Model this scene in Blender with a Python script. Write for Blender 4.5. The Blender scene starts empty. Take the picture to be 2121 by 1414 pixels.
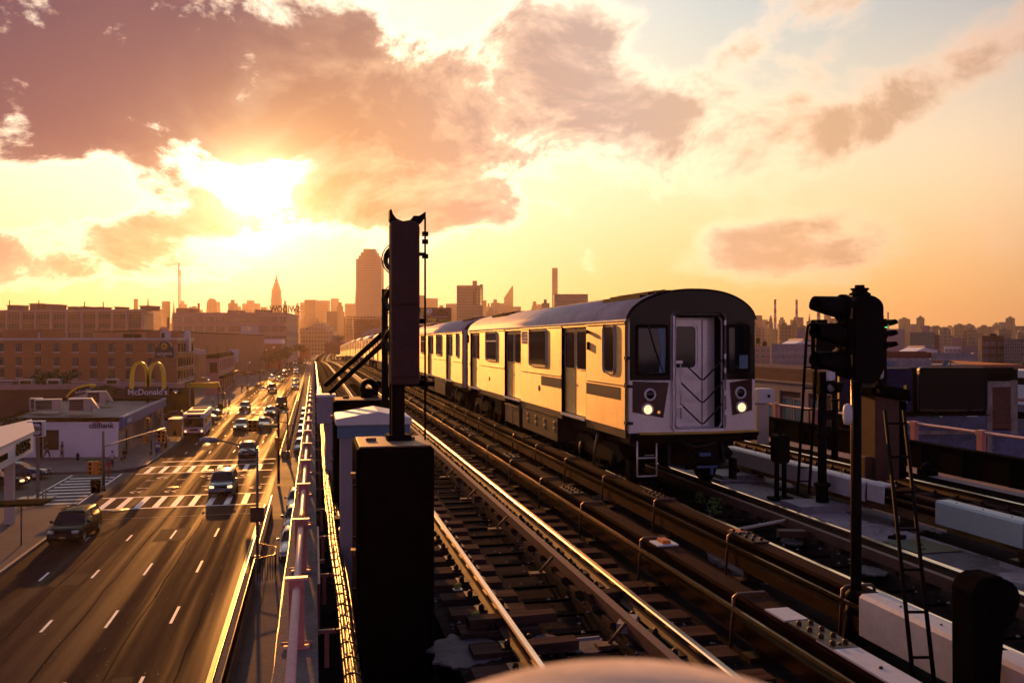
import bpy, bmesh, math, random
from mathutils import Matrix, Vector
R = math.radians
scene = bpy.context.scene
col = scene.collection
rnd = random.Random(7)

# ------------------------------------------------------------------ camera, world, sun, exposure
CAMZ = 2.667            # camera height above the rail heads (z = 0)
ST = -9.2               # street level
FPX = 1800.0            # focal length in photo pixels (photo is 2121 wide)
TH = R(12.83)           # camera looks 12.83 degrees right of the track direction (+Y)
cd = bpy.data.cameras.new('camera'); cam = bpy.data.objects.new('camera', cd); col.objects.link(cam)
cam.location = (0, 0, CAMZ); cam.rotation_euler = (R(90), 0, -TH)
cd.sensor_width = 36; cd.lens = 36 * FPX / 2121
cd.clip_start = 0.05; cd.clip_end = 30000
cd.dof.use_dof = True; cd.dof.focus_distance = 17; cd.dof.aperture_fstop = 4.5
scene.camera = cam
SUN_AZ, SUN_EL = R(-3.7), R(9.2)
sl = bpy.data.lights.new('sun', 'SUN'); sun = bpy.data.objects.new('sun', sl); col.objects.link(sun)
sl.energy = 4.2; sl.angle = R(0.6); sl.color = (1.0, 0.37, 0.075)
sdir = Vector((math.sin(SUN_AZ) * math.cos(SUN_EL), math.cos(SUN_AZ) * math.cos(SUN_EL), math.sin(SUN_EL)))
sun.rotation_euler = sdir.to_track_quat('Z', 'Y').to_euler(); sun.location = (0, 0, 60)
scene.view_settings.view_transform = 'Standard'; scene.view_settings.look = 'None'
scene.view_settings.exposure = 0.12; scene.view_settings.gamma = 1.0
scene.cycles.volume_bounces = 0; scene.cycles.max_bounces = 6

def ray(px):
    u = (px - 1060.5) / FPX
    return math.sin(TH) + u * math.cos(TH), math.cos(TH) - u * math.sin(TH)
def P(px, d):
    a = ray(px); return a[0] * d, a[1] * d
def Zat(py, d): return CAMZ - (py - 707) * d / FPX
def dep(py, z=ST): return FPX * (CAMZ - z) / (py - 707)
def G(px, py, z=ST):
    x, y = P(px, dep(py, z)); return x, y
def onX(px, X):
    a = ray(px); d = X / a[0]; return d * a[1], d
def skydir(px, py):
    u = (px - 1060.5) / FPX; v = (707 - py) / FPX
    az = TH + math.atan(u); el = math.atan(v / math.sqrt(1 + u * u)); return az, el

class N:
    """tiny helper for node trees"""
    def __init__(s, nt): s.nt = nt
    def n(s, t, **k):
        o = s.nt.nodes.new(t)
        for a, b in k.items(): setattr(o, a, b)
        return o
    def put(s, sock, v):
        if v is None: return
        if isinstance(v, bpy.types.NodeSocket): s.nt.links.new(v, sock)
        else:
            if hasattr(sock.default_value, '__len__') and isinstance(v, (tuple, list)):
                v = tuple(v) + (1,) * (len(sock.default_value) - len(v))
            sock.default_value = v
    def m(s, op, a, b=None, c=None, clamp=False):
        o = s.n('ShaderNodeMath', operation=op, use_clamp=clamp)
        s.put(o.inputs[0], a); s.put(o.inputs[1], b); s.put(o.inputs[2], c); return o.outputs[0]
    def mix(s, f, a, b, t='MIX'):
        o = s.n('ShaderNodeMix', data_type='RGBA', blend_type=t, clamp_factor=True)
        s.put(o.inputs[0], f); s.put(o.inputs[6], a); s.put(o.inputs[7], b); return o.outputs[2]
    def ss(s, x, a, b):      # smoothstep a..b
        o = s.n('ShaderNodeMapRange', interpolation_type='SMOOTHSTEP')
        s.put(o.inputs[0], x); s.put(o.inputs[1], a); s.put(o.inputs[2], b); return o.outputs[0]
    def noise(s, vec, scale, detail=4, rough=.55, dist=0, out=0):
        o = s.n('ShaderNodeTexNoise'); s.put(o.inputs['Vector'], vec); s.put(o.inputs['Scale'], scale)
        s.put(o.inputs['Detail'], detail); s.put(o.inputs['Roughness'], rough); s.put(o.inputs['Distortion'], dist)
        return o.outputs[out]
    def ramp(s, f, stops):
        o = s.n('ShaderNodeValToRGB'); s.put(o.inputs[0], f); cr = o.color_ramp
        while len(cr.elements) < len(stops): cr.elements.new(.5)
        for e, (p, c) in zip(cr.elements, stops): e.position = p; e.color = tuple(c) + (1,)
        return o.outputs[0]
    def comb(s, x, y, z):
        o = s.n('ShaderNodeCombineXYZ'); s.put(o.inputs[0], x); s.put(o.inputs[1], y); s.put(o.inputs[2], z); return o.outputs[0]

world = bpy.data.worlds.new('World'); scene.world = world; world.use_nodes = True
wt = world.node_tree; wt.nodes.clear(); w = N(wt)
tc = w.n('ShaderNodeTexCoord').outputs['Generated']
sp = w.n('ShaderNodeSeparateXYZ'); w.put(sp.inputs[0], tc)
X, Y, Z = sp.outputs
az = w.m('ARCTAN2', X, Y); el = w.m('ARCSINE', Z)
dt = w.n('ShaderNodeVectorMath', operation='DOT_PRODUCT'); w.put(dt.inputs[0], tc); w.put(dt.inputs[1], tuple(sdir))
dl = w.m('ARCCOSINE', w.m('MINIMUM', dt.outputs['Value'], 0.99999))      # angle from the sun
def G2(x, s): return w.m('EXPONENT', w.m('MULTIPLY', w.m('POWER', w.m('DIVIDE', x, s), 2), -1))
dld = w.m('DIVIDE', dl, math.pi)
# clear sky: warm at the horizon and round the sun, pale grey blue higher up, violet opposite the sun over a low pink band brightened as fill light
elc = w.m('MAXIMUM', el, 0.0)
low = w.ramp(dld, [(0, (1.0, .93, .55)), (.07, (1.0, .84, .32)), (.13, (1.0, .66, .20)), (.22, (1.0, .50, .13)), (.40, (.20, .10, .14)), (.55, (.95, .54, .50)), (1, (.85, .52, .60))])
mid = w.ramp(dld, [(0, (1.0, .98, .80)), (.09, (1.0, .98, .66)), (.15, (1.0, .88, .52)), (.24, (1.0, .74, .46)), (.40, (.12, .09, .17)), (.55, (.15, .11, .20)), (1, (.15, .12, .24))])
top = w.ramp(dld, [(0, (.9, .9, .80)), (.12, (.84, .84, .74)), (.17, (.58, .64, .64)), (.26, (.34, .41, .47)), (.40, (.08, .08, .16)), (.6, (.10, .09, .20)), (1, (.10, .09, .22))])
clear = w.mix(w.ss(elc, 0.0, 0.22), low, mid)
clear = w.mix(w.ss(elc, 0.13, 0.42), clear, top)
# cloud banks (direction space, azimuth and elevation)
pv = w.comb(w.m('MULTIPLY', az, 1.0), w.m('MULTIPLY', el, 1.5), 0.3)
n1 = w.noise(pv, 6.0, 12, .63, .35); n2 = w.noise(pv, 20.0, 6, .6, .1)
def blob(px, py, rx, ry, ang=0, amp=1.0):
    a0, e0 = skydir(px, py); sx, sy = rx / FPX, ry / FPX; c, s_ = math.cos(R(ang)), math.sin(R(ang))
    da = w.m('SUBTRACT', az, a0); de = w.m('SUBTRACT', el, e0)
    p = w.m('ADD', w.m('MULTIPLY', da, c / sx), w.m('MULTIPLY', de, s_ / sx))
    q = w.m('ADD', w.m('MULTIPLY', da, -s_ / sy), w.m('MULTIPLY', de, c / sy))
    r2 = w.m('ADD', w.m('MULTIPLY', p, p), w.m('MULTIPLY', q, q))
    return w.m('MULTIPLY', w.m('EXPONENT', w.m('MULTIPLY', r2, -1)), amp)
blobs = [(110, 80, 440, 230, -12, 1.5), (560, 260, 300, 130, -14, 1.1), (960, 275, 350, 125, -4, 1.4), (740, 380, 260, 75, -12, .75), (1150, 90, 120, 80, 0, 1.1), (850, 185, 150, 75, -10, 2.2), (1210, 210, 140, 90, 0, 1.0),
         (1480, 290, 190, 95, 14, 1.8), (1630, 515, 175, 60, 5, 2.6), (2000, 120, 260, 46, 30, 1.7), (1780, 250, 150, 40, 10, 1.0), (1505, 125, 85, 45, 30, 1.2),
         (60, 300, 300, 70, -20, .55), (30, 530, 300, 55, 0, 1.2), (330, 465, 170, 30, 6, 1.1), (1730, 15, 90, 40, 0, .6), (600, 440, 90, 30, 0, .5),
         (-900, 200, 500, 260, 0, .8), (3000, 250, 600, 130, 0, .7)]
tot = None
for b in blobs:
    v = blob(*b); tot = v if tot is None else w.m('ADD', tot, v)
dens = w.m('ADD', w.m('MULTIPLY', w.m('SUBTRACT', 1.0, w.m('EXPONENT', w.m('MULTIPLY', tot, -1.0))), .95), w.m('MULTIPLY', w.m('SUBTRACT', n1, .5), 2.3))
dens = w.m('ADD', dens, w.m('MULTIPLY', w.m('SUBTRACT', n2, .5), .45))
hole = blob(550, 380, 95, 60, 40, .55)
hole2 = blob(190, 385, 200, 60, 0, .40)
dens = w.m('SUBTRACT', w.m('SUBTRACT', dens, hole), hole2)
rgt = w.ss(az, .18, .50); cmL = w.ss(dens, .25, .62); cmR = w.m('MULTIPLY', w.ss(dens, .18, .85), .92)
cm = w.m('ADD', w.m('MULTIPLY', cmL, w.m('SUBTRACT', 1.0, rgt)), w.m('MULTIPLY', cmR, rgt))
puff = w.noise(w.comb(w.m('ADD', az, .02), w.m('ADD', w.m('MULTIPLY', el, 1.5), -.02), 0.3), 6.0, 12, .63, .35)
lit = w.m('MULTIPLY', w.m('SUBTRACT', n1, puff), 3.2)
thick = w.m('ADD', w.ss(dens, .36, 1.05), lit, clamp=True)
ccol = w.ramp(dld, [(0, (1.0, .84, .52)), (.02, (1.0, .74, .40)), (.04, (.98, .62, .33)), (.085, (.88, .58, .38)), (.13, (.84, .60, .46)), (.19, (.92, .58, .37)), (.26, (.80, .48, .33)), (.40, (.12, .08, .13)), (1, (.03, .025, .07))])
cthk = w.ramp(dld, [(0, (1, .66, .30)), (.02, (.85, .46, .17)), (.04, (.52, .27, .13)), (.085, (.46, .31, .25)), (.13, (.45, .33, .29)), (.19, (.62, .36, .20)), (.26, (.52, .32, .22)), (.40, (.05, .04, .08)), (1, (.015, .015, .05))])
cc = w.mix(thick, ccol, cthk)
leftdark = w.m('MULTIPLY', w.ss(w.m('ADD', w.m('MULTIPLY', az, -1.0), w.m('MULTIPLY', el, .9)), .02, .46), w.ss(el, .05, .22))
cc = w.mix(leftdark, cc, (.012, .006, .075))
sky = w.mix(w.m('MULTIPLY', cm, .98), clear, cc)
rim = w.m('MULTIPLY', w.m('MULTIPLY', w.m('MULTIPLY', cm, w.m('SUBTRACT', 1.0, cm)), 2.2), G2(dl, .50))
sky = w.mix(rim, sky, (1.2, .95, .62), 'ADD')
glow = w.m('ADD', w.m('MULTIPLY', G2(dl, .046), 4.2), w.m('MULTIPLY', w.m('EXPONENT', w.m('DIVIDE', dl, -.11)), .8))
glow = w.m('MULTIPLY', glow, w.m('SUBTRACT', 1.0, w.m('MULTIPLY', cm, .62)))
gl = w.n('ShaderNodeVectorMath', operation='SCALE'); w.put(gl.inputs[0], (1.0, .68, .32)); w.put(gl.inputs['Scale'], glow)
sky = w.mix(1.0, sky, gl.outputs[0], 'ADD')
nish = w.n('ShaderNodeTexSky', sky_type='NISHITA', sun_disc=False, sun_elevation=SUN_EL, sun_rotation=SUN_AZ, air_density=1.5, dust_density=3.0)
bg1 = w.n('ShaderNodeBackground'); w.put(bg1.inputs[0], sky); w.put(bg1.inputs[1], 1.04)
bg2 = w.n('ShaderNodeBackground'); w.put(bg2.inputs[0], nish.outputs[0]); w.put(bg2.inputs[1], 0.0004)
ad = w.n('ShaderNodeAddShader'); wt.links.new(bg1.outputs[0], ad.inputs[0]); wt.links.new(bg2.outputs[0], ad.inputs[1])
wo = w.n('ShaderNodeOutputWorld'); wt.links.new(ad.outputs[0], wo.inputs[0])
world.cycles.sampling_method = 'MANUAL'; world.cycles.sample_map_resolution = 1024

# ------------------------------------------------------------------ materials
def mat(name, c, rough=.6, metal=0.0, var=.25, vs=3.0, bump=0.0, bs=20.0, spec=.5, st=None, emit=None, es=1.0, stretch=None, c2=None, coat=0, streak=0, pos='Object', aniso=0):
    m = bpy.data.materials.new(name); m.use_nodes = True; nt = m.node_tree; k = N(nt)
    b = nt.nodes['Principled BSDF']
    tcn = k.n('ShaderNodeTexCoord').outputs['Object'] if pos == 'Object' else k.n('ShaderNodeNewGeometry').outputs['Position']
    vec = tcn
    if stretch:
        mp = k.n('ShaderNodeMapping'); k.put(mp.inputs[0], tcn); mp.inputs['Scale'].default_value = stretch; vec = mp.outputs[0]
    if var > 0:
        n = k.noise(vec, vs, 6, .6)
        lo = c2 if c2 else tuple(x * (1 - var) for x in c); hi = c if c2 else tuple(min(1, x * (1 + var)) for x in c)
        cc = k.mix(k.ss(n, .32, .68), lo, hi)
        n3 = k.noise(vec, vs * 9, 3, .6); cc = k.mix(.5, cc, k.mix(k.ss(n3, .3, .7), tuple(x * (1 - var) for x in c), hi))
        k.put(b.inputs['Base Color'], cc)
        k.put(b.inputs['Roughness'], k.m('ADD', k.m('MULTIPLY', n, .25 * rough), rough * .87))
    else:
        k.put(b.inputs['Base Color'], c); b.inputs['Roughness'].default_value = rough
    b.inputs['Metallic'].default_value = metal; b.inputs['Specular IOR Level'].default_value = spec
    if st: b.inputs['Specular Tint'].default_value = tuple(st) + (1,)
    if coat: b.inputs['Coat Weight'].default_value = coat; b.inputs['Coat Roughness'].default_value = .06
    if bump:
        bn = k.n('ShaderNodeBump'); bn.inputs['Strength'].default_value = bump; bn.inputs['Distance'].default_value = .02
        k.put(bn.inputs['Height'], k.noise(vec, bs, 5, .6)); k.put(b.inputs['Normal'], bn.outputs[0])
    if aniso: b.inputs['Anisotropic'].default_value = aniso; k.put(b.inputs['Tangent'], k.comb(0, 0, 1.0))
    if emit: k.put(b.inputs['Emission Color'], emit); b.inputs['Emission Strength'].default_value = es
    return m

def matte(m, f):
    """micro-rough surface: blend part of the glossy coat away"""
    nt = m.node_tree; k = N(nt); b = nt.nodes['Principled BSDF']; d = k.n('ShaderNodeBsdfDiffuse'); c = b.inputs['Base Color']
    if c.links: nt.links.new(c.links[0].from_socket, d.inputs[0])
    else: d.inputs[0].default_value = c.default_value
    nl = b.inputs['Normal'].links
    if nl: nt.links.new(nl[0].from_socket, d.inputs['Normal'])
    mx = k.n('ShaderNodeMixShader'); mx.inputs[0].default_value = f; nt.links.new(b.outputs[0], mx.inputs[1]); nt.links.new(d.outputs[0], mx.inputs[2])
    nt.links.new(mx.outputs[0], nt.nodes['Material Output'].inputs['Surface']); return m

def mat_brick(name, c1, c2, mortar, sc=1.0, rough=.85):
    m = bpy.data.materials.new(name); m.use_nodes = True; nt = m.node_tree; k = N(nt); b = nt.nodes['Principled BSDF']
    s = k.n('ShaderNodeSeparateXYZ'); k.put(s.inputs[0], k.n('ShaderNodeTexCoord').outputs['Object'])
    v = k.comb(k.m('ADD', s.outputs[0], s.outputs[1]), s.outputs[2], 0)
    t = k.n('ShaderNodeTexBrick'); k.put(t.inputs['Vector'], v); t.inputs['Scale'].default_value = sc
    k.put(t.inputs['Color1'], c1); k.put(t.inputs['Color2'], c2); k.put(t.inputs['Mortar'], mortar)
    t.inputs['Mortar Size'].default_value = .012; t.inputs['Brick Width'].default_value = .42; t.inputs['Row Height'].default_value = .14
    n = k.noise(v, .35, 5, .6)
    k.put(b.inputs['Base Color'], k.mix(k.m('MULTIPLY', k.ss(n, .4, .7), .35), t.outputs[0], tuple(x * .55 for x in c1)))
    b.inputs['Roughness'].default_value = rough
    return m

def mat_facade(name, wall, glass, px=3.2, pz=3.4, fx=.55, fz=.5, rough=.8):
    """far towers: window grid in metres on every side"""
    m = bpy.data.materials.new(name); m.use_nodes = True; nt = m.node_tree; k = N(nt); b = nt.nodes['Principled BSDF']
    s = k.n('ShaderNodeSeparateXYZ'); k.put(s.inputs[0], k.n('ShaderNodeTexCoord').outputs['Object'])
    h = k.m('ADD', k.m('ADD', s.outputs[0], s.outputs[1]), 1000.0)
    wx = k.m('LESS_THAN', k.m('FRACT', k.m('DIVIDE', h, px)), fx)
    wz = k.m('LESS_THAN', k.m('FRACT', k.m('DIVIDE', k.m('ADD', s.outputs[2], 500.0), pz)), fz)
    ng = k.n('ShaderNodeNewGeometry'); sn = k.n('ShaderNodeSeparateXYZ'); k.put(sn.inputs[0], ng.outputs['True Normal'])
    side = k.m('LESS_THAN', k.m('ABSOLUTE', sn.outputs[2]), .5)
    w_ = k.m('MULTIPLY', k.m('MULTIPLY', wx, wz), side)
    var = k.noise(k.comb(h, s.outputs[2], 0), .03, 3, .6)
    wc = k.mix(k.ss(var, .3, .7), tuple(x * .8 for x in wall), wall)
    k.put(b.inputs['Base Color'], k.mix(w_, wc, glass)); k.put(b.inputs['Roughness'], k.m('SUBTRACT', rough, k.m('MULTIPLY', w_, rough - .25)))
    return m

# ------------------------------------------------------------------ mesh helpers
class B:
    def __init__(s): s.v = []; s.f = []; s.mi = []; s.M = None; s.sm = []
    def add(s, vs, fs, m=0, smooth=False):
        o = len(s.v)
        for p in vs:
            p = Vector(p)
            s.v.append(tuple(s.M @ p) if s.M else tuple(p))
        for f in fs: s.f.append([i + o for i in f]); s.mi.append(m); s.sm.append(smooth)
        return s
    def box(s, x0, x1, y0, y1, z0, z1, m=0):
        vs = [(x, y, z) for z in (z0, z1) for y in (y0, y1) for x in (x0, x1)]
        return s.add(vs, [(0, 2, 3, 1), (4, 5, 7, 6), (0, 1, 5, 4), (2, 6, 7, 3), (0, 4, 6, 2), (1, 3, 7, 5)], m)
    def prism(s, pts, ax, a, b, m=0, smooth=False):
        """polygon pts (2D) extruded along axis ax from a to b; ax 'x': pts=(y,z), 'y': pts=(x,z), 'z': pts=(x,y)"""
        def mk(p, t): return {'x': (t, p[0], p[1]), 'y': (p[0], t, p[1]), 'z': (p[0], p[1], t)}[ax]
        n = len(pts); vs = [mk(p, a) for p in pts] + [mk(p, b) for p in pts]
        s.add(vs, [list(range(n))[::-1], list(range(n, 2 * n))], m)
        o = len(s.v) - 2 * n
        for i in range(n):
            j = (i + 1) % n; s.f.append([o + i, o + j, o + n + j, o + n + i]); s.mi.append(m); s.sm.append(smooth)
        return s
    def tube(s, pts, r, m=0, seg=8, cap=True, r2=None):
        pts = [Vector(p) for p in pts]; n = len(pts); vs = []; fs = []
        up0 = None
        for i, p in enumerate(pts):
            t = (pts[min(i + 1, n - 1)] - pts[max(i - 1, 0)])
            t = t.normalized() if t.length > 0 else Vector((0, 0, 1))
            a = Vector((0, 0, 1)) if abs(t.z) < .9 else Vector((1, 0, 0))
            if up0 is not None:
                a = up0
            u = t.cross(a)
            if u.length < 1e-4: u = t.orthogonal()
            u.normalize(); q = u.cross(t).normalized(); up0 = q
            rr = r if r2 is None else r + (r2 - r) * i / max(1, n - 1)
            for k in range(seg):
                an = 2 * math.pi * k / seg; vs.append(p + u * math.cos(an) * rr + q * math.sin(an) * rr)
        for i in range(n - 1):
            for k in range(seg):
                fs.append((i * seg + k, i * seg + (k + 1) % seg, (i + 1) * seg + (k + 1) % seg, (i + 1) * seg + k))
        s.add(vs, fs, m, True)
        if cap:
            o = len(s.v) - n * seg
            s.f.append([o + k for k in range(seg)][::-1]); s.mi.append(m); s.sm.append(False)
            s.f.append([o + (n - 1) * seg + k for k in range(seg)]); s.mi.append(m); s.sm.append(False)
        return s
    def lathe(s, prof, c=(0, 0, 0), ax='z', seg=20, m=0, smooth=True):
        """prof: list of (radius, t) along ax"""
        vs = []; fs = []; n = len(prof)
        for r, t in prof:
            for k in range(seg):
                a = 2 * math.pi * k / seg; x, y = math.cos(a) * r, math.sin(a) * r
                v = {'z': (x, y, t), 'y': (x, t, y), 'x': (t, x, y)}[ax]; vs.append((v[0] + c[0], v[1] + c[1], v[2] + c[2]))
        for i in range(n - 1):
            for k in range(seg): fs.append((i * seg + k, i * seg + (k + 1) % seg, (i + 1) * seg + (k + 1) % seg, (i + 1) * seg + k))
        return s.add(vs, fs, m, smooth)
    def build(s, name, mats, parent=None, loc=(0, 0, 0), rz=0, bevel=0, recalc=True):
        me = bpy.data.meshes.new(name); me.from_pydata(s.v, [], s.f)
        if not isinstance(mats, (list, tuple)): mats = [mats]
        for m in mats: me.materials.append(m)
        me.polygons.foreach_set('material_index', s.mi); me.polygons.foreach_set('use_smooth', s.sm)
        if recalc:
            bm = bmesh.new(); bm.from_mesh(me); bmesh.ops.recalc_face_normals(bm, faces=bm.faces); bm.to_mesh(me); bm.free()
        o = bpy.data.objects.new(name, me); col.objects.link(o); o.parent = parent; o.location = loc; o.rotation_euler = (0, 0, rz)
        if bevel:
            bv = o.modifiers.new('bevel', 'BEVEL'); bv.width = bevel; bv.segments = 2; bv.limit_method = 'ANGLE'; bv.angle_limit = R(50)
        return o

def tag(o, label, cat, group=None, kind=None):
    if label: o['label'] = label
    if cat: o['category'] = cat
    if group: o['group'] = group
    if kind: o['kind'] = kind
    return o
def T(name, label, cat, loc=(0, 0, 0), rz=0, group=None):
    o = bpy.data.objects.new(name, None); col.objects.link(o); o.location = loc; o.rotation_euler = (0, 0, rz); o.empty_display_size = .2
    return tag(o, label, cat, group)
def dup(root, loc, rz=0, label=None, group=None):
    r = root.copy(); col.objects.link(r); r.location = loc; r.rotation_euler = (0, 0, rz)
    if label: r['label'] = label
    if group: r['group'] = group
    for ch in list(root.children):
        c = ch.copy(); col.objects.link(c); c.parent = r
        for g in list(ch.children):
            d = g.copy(); col.objects.link(d); d.parent = c
    return r
def ref(o, parent, loc, rz=0, label=None):
    """another part sharing o's mesh"""
    c = o.copy(); col.objects.link(c); c.parent = parent; c.location = loc; c.rotation_euler = (0, 0, rz)
    if label: c['label'] = label
    return c
def S(name, b, m, kind='structure', **k):
    o = b.build(name, m, **k); o['kind'] = kind; return o
def text(s, size, depth, name, m, parent, loc, rot=(R(90), 0, 0), align='CENTER', sx=1.0, bold=0.0, shear=0.0):
    cu = bpy.data.curves.new(name, 'FONT'); cu.body = s; cu.size = size; cu.extrude = depth; cu.align_x = align; cu.align_y = 'CENTER'; cu.offset = bold; cu.shear = shear
    t = bpy.data.objects.new(name, cu); col.objects.link(t)
    bpy.context.view_layer.update()
    me = bpy.data.meshes.new_from_object(t.evaluated_get(bpy.context.evaluated_depsgraph_get()))
    bpy.data.objects.remove(t); me.materials.clear(); me.materials.append(m)
    o = bpy.data.objects.new(name, me); col.objects.link(o); o.parent = parent; o.location = loc; o.rotation_euler = rot; o.scale = (sx, 1, 1)
    return o
# ------------------------------------------------------------------ palette
M_steel = mat('stainless', (.42, .30, .15), .52, 1.0, .14, 1.2, 0, 90, stretch=(1, .5, 1.6), aniso=.8)
M_steel2 = mat('stainless_front', (.74, .70, .72), .40, .5, .12, 2.0)
M_roof = mat('train_roof', (.74, .60, .50), .60, .0, .25, 1.5, .1, 30)
M_blk = mat('black_gloss', (.006, .003, .004), .16, 0, .2, 2.0, spec=.35)
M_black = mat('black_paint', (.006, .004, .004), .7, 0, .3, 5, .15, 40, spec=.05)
M_dark = mat('dark_iron', (.009, .0045, .004), .6, 0, .5, 6, .2, 40, spec=.25)
M_rub = mat('rubber', (.012, .011, .012), .8, 0, .2, 10)
M_glass = mat('dark_glass', (.006, .005, .006), .08, 0, 0, 1, spec=.4)
M_glassb = mat('cab_glass', (.006, .009, .014), .06, 0, 0, 1, spec=.4)
M_maroon = mat('maroon_panel', (.045, .008, .010), .25, 0, .15, 4)
M_rail = mat('rail_head', (.70, .55, .42), .22, 1.0, .18, 3, stretch=(1, .05, 1))
M_rust = mat('rail_rust', (.060, .026, .014), .75, .2, .5, 4, .3, 40)
M_board = mat('cover_board', (.036, .011, .007), .75, 0, .5, 3, .4, 30, stretch=(3, .25, 3), spec=.12)
M_third = mat('third_rail', (.26, .15, .06), .26, 1.0, .35, 2, stretch=(1, .3, 1))
M_white = mat('white_fibreglass', (.55, .50, .52), .5, 0, .14, 2, .1, 60)
M_conc = mat('deck_concrete', (.042, .028, .026), .9, 0, .6, .9, .5, 25, pos='P', spec=.1, c2=(.010, .006, .006))
M_concl = mat('light_concrete', (.30, .26, .27), .75, 0, .35, 1.6, .4, 30, pos='P')
M_tie = mat('tie_wood', (.125, .070, .052), .85, 0, .5, 3, .6, 30, stretch=(.6, 5, 5), pos='P', spec=.12, c2=(.022, .012, .009))
M_iron = mat('iron_fastener', (.045, .022, .014), .5, .7, .5, 10, .2, 60)
M_pink = mat('pink_paint', (.55, .20, .17), .5, 0, .18, 5, .15, 60)
M_pinkp = mat('pink_pipe', (.74, .38, .32), .42, 0, .16, 2.2, .1, 40)
M_ledge = mat('ledge_concrete', (.16, .125, .12), .85, 0, .35, 3, .6, 40, pos='P')
M_patch = mat('cement_patch', (.20, .165, .175), .85, 0, .5, 3.5, .5, 40, pos='P', spec=.15, c2=(.05, .038, .038))
M_cable = mat('cable', (.20, .105, .035), .30, .35, .4, 8, .1, 40)
M_asph = mat('asphalt', (.030, .014, .017), .62, 0, .30, .35, .35, 60, stretch=(1, .15, 1), pos='P', spec=.13, st=(1, .66, .42))
def worn(m):
    k = N(m.node_tree); b = m.node_tree.nodes['Principled BSDF']; g = k.n('ShaderNodeNewGeometry').outputs['Position']; mp = k.n('ShaderNodeMapping'); k.put(mp.inputs[0], g); mp.inputs['Scale'].default_value = (.75, .016, 0)
    n = k.noise(mp.outputs[0], 1.0, 3, .5, .2); k.put(b.inputs['Roughness'], k.m('ADD', .47, k.m('MULTIPLY', k.ss(n, .34, .66), .42)))
worn(M_asph)
def streaky(m):
    k = N(m.node_tree); b = m.node_tree.nodes['Principled BSDF']; g = k.n('ShaderNodeTexCoord').outputs['Object']; mp = k.n('ShaderNodeMapping'); k.put(mp.inputs[0], g); mp.inputs['Scale'].default_value = (1, 5.0, .55)
    n = k.noise(mp.outputs[0], 1.0, 6, .65, .3); src = b.inputs['Base Color'].links[0].from_socket
    f = k.m('MULTIPLY', k.ss(n, .52, .74), .55); k.put(b.inputs['Base Color'], k.mix(f, src, (.22, .12, .06)))
    mp2 = k.n('ShaderNodeMapping'); k.put(mp2.inputs[0], g); mp2.inputs['Scale'].default_value = (1, .35, .9); n2 = k.noise(mp2.outputs[0], 1.2, 4, .6)
    k.put(b.inputs['Roughness'], k.m('ADD', .40, k.m('MULTIPLY', n2, .26)))
streaky(M_steel)
M_asphx = mat('asphalt_side', (.050, .042, .048), .7, 0, .3, .5, .3, 50, pos='P')
M_walk = mat('pavement', (.13, .105, .11), .8, 0, .25, .4, .2, 40, pos='P')
M_paint = mat('road_paint', (.82, .78, .76), .6, 0, .22, 2, .1, 60, pos='P')
M_yel = mat('yellow_paint', (.55, .33, .04), .5, 0, .25, 3, pos='P')
M_ground = mat('city_ground', (.070, .058, .060), .9, 0, .4, .02, pos='P')
M_wood = mat('board_wood', (.86, .70, .56), .8, 0, .3, 9, .3, 30, stretch=(.6, 3, 3), c2=(.30, .24, .21)); matte(M_wood, .8)
M_cab = mat('grey_cabinet', (.30, .28, .31), .45, .1, .12, 3, .1, 40)
M_cream = mat('cream_cabinet', (.55, .46, .34), .5, 0, .15, 4)
M_rustbox = mat('rusty_cabinet', (.085, .030, .014), .7, 0, .55, 3, .3, 30)
M_tyw = mat('street_yellow', (.60, .24, .02), .45, 0, .12, 4)
M_pole = mat('pole_grey', (.16, .14, .15), .4, .6, .2, 4)
M_orange = mat('orange_plastic', (.75, .20, .02), .45, 0, .1, 4)
M_signw = mat('sign_white', (.70, .70, .68), .5, 0, .06, 4)
M_signb = mat('sign_dark', (.030, .010, .012), .5, 0, .1, 4)
M_green = mat('sign_green', (.01, .13, .06), .5, 0, .1, 4)
M_blue = mat('fascia_blue', (.02, .09, .35), .4, 0, .1, 4)
M_yarch = mat('arch_yellow', (.92, .62, .02), .4, 0, .05, 4)
M_letw = mat('letters_white', (.75, .72, .72), .5, 0, 0)
M_lity = mat('lit_yellow_lamp', (1, .6, .2), .3, 0, 0, emit=(1, .60, .26), es=1.9)
M_litw = mat('lit_white_lamp', (1, .9, .8), .3, 0, 0, emit=(1, .85, .65), es=3.0)
M_litg = mat('lit_green_lens', (.02, .9, .3), .3, 0, 0, emit=(.05, 1, .35), es=1.6)
M_leaf = mat('leaves', (.060, .055, .015), .7, 0, .5, 1.5)
M_leafg = mat('leaves_green', (.08, .17, .02), .6, 0, .4, 5)
M_bark = mat('bark', (.06, .035, .022), .9, 0, .3, 3)

matte(M_asph, .70); matte(M_asphx, .5); matte(M_walk, .6); matte(M_conc, .8); matte(M_tie, .75); matte(M_board, .6); matte(M_black, .85); matte(M_blk, .45); matte(M_roof, .6); matte(M_dark, .7); matte(M_ledge, .6); matte(M_ground, .7)
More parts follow.
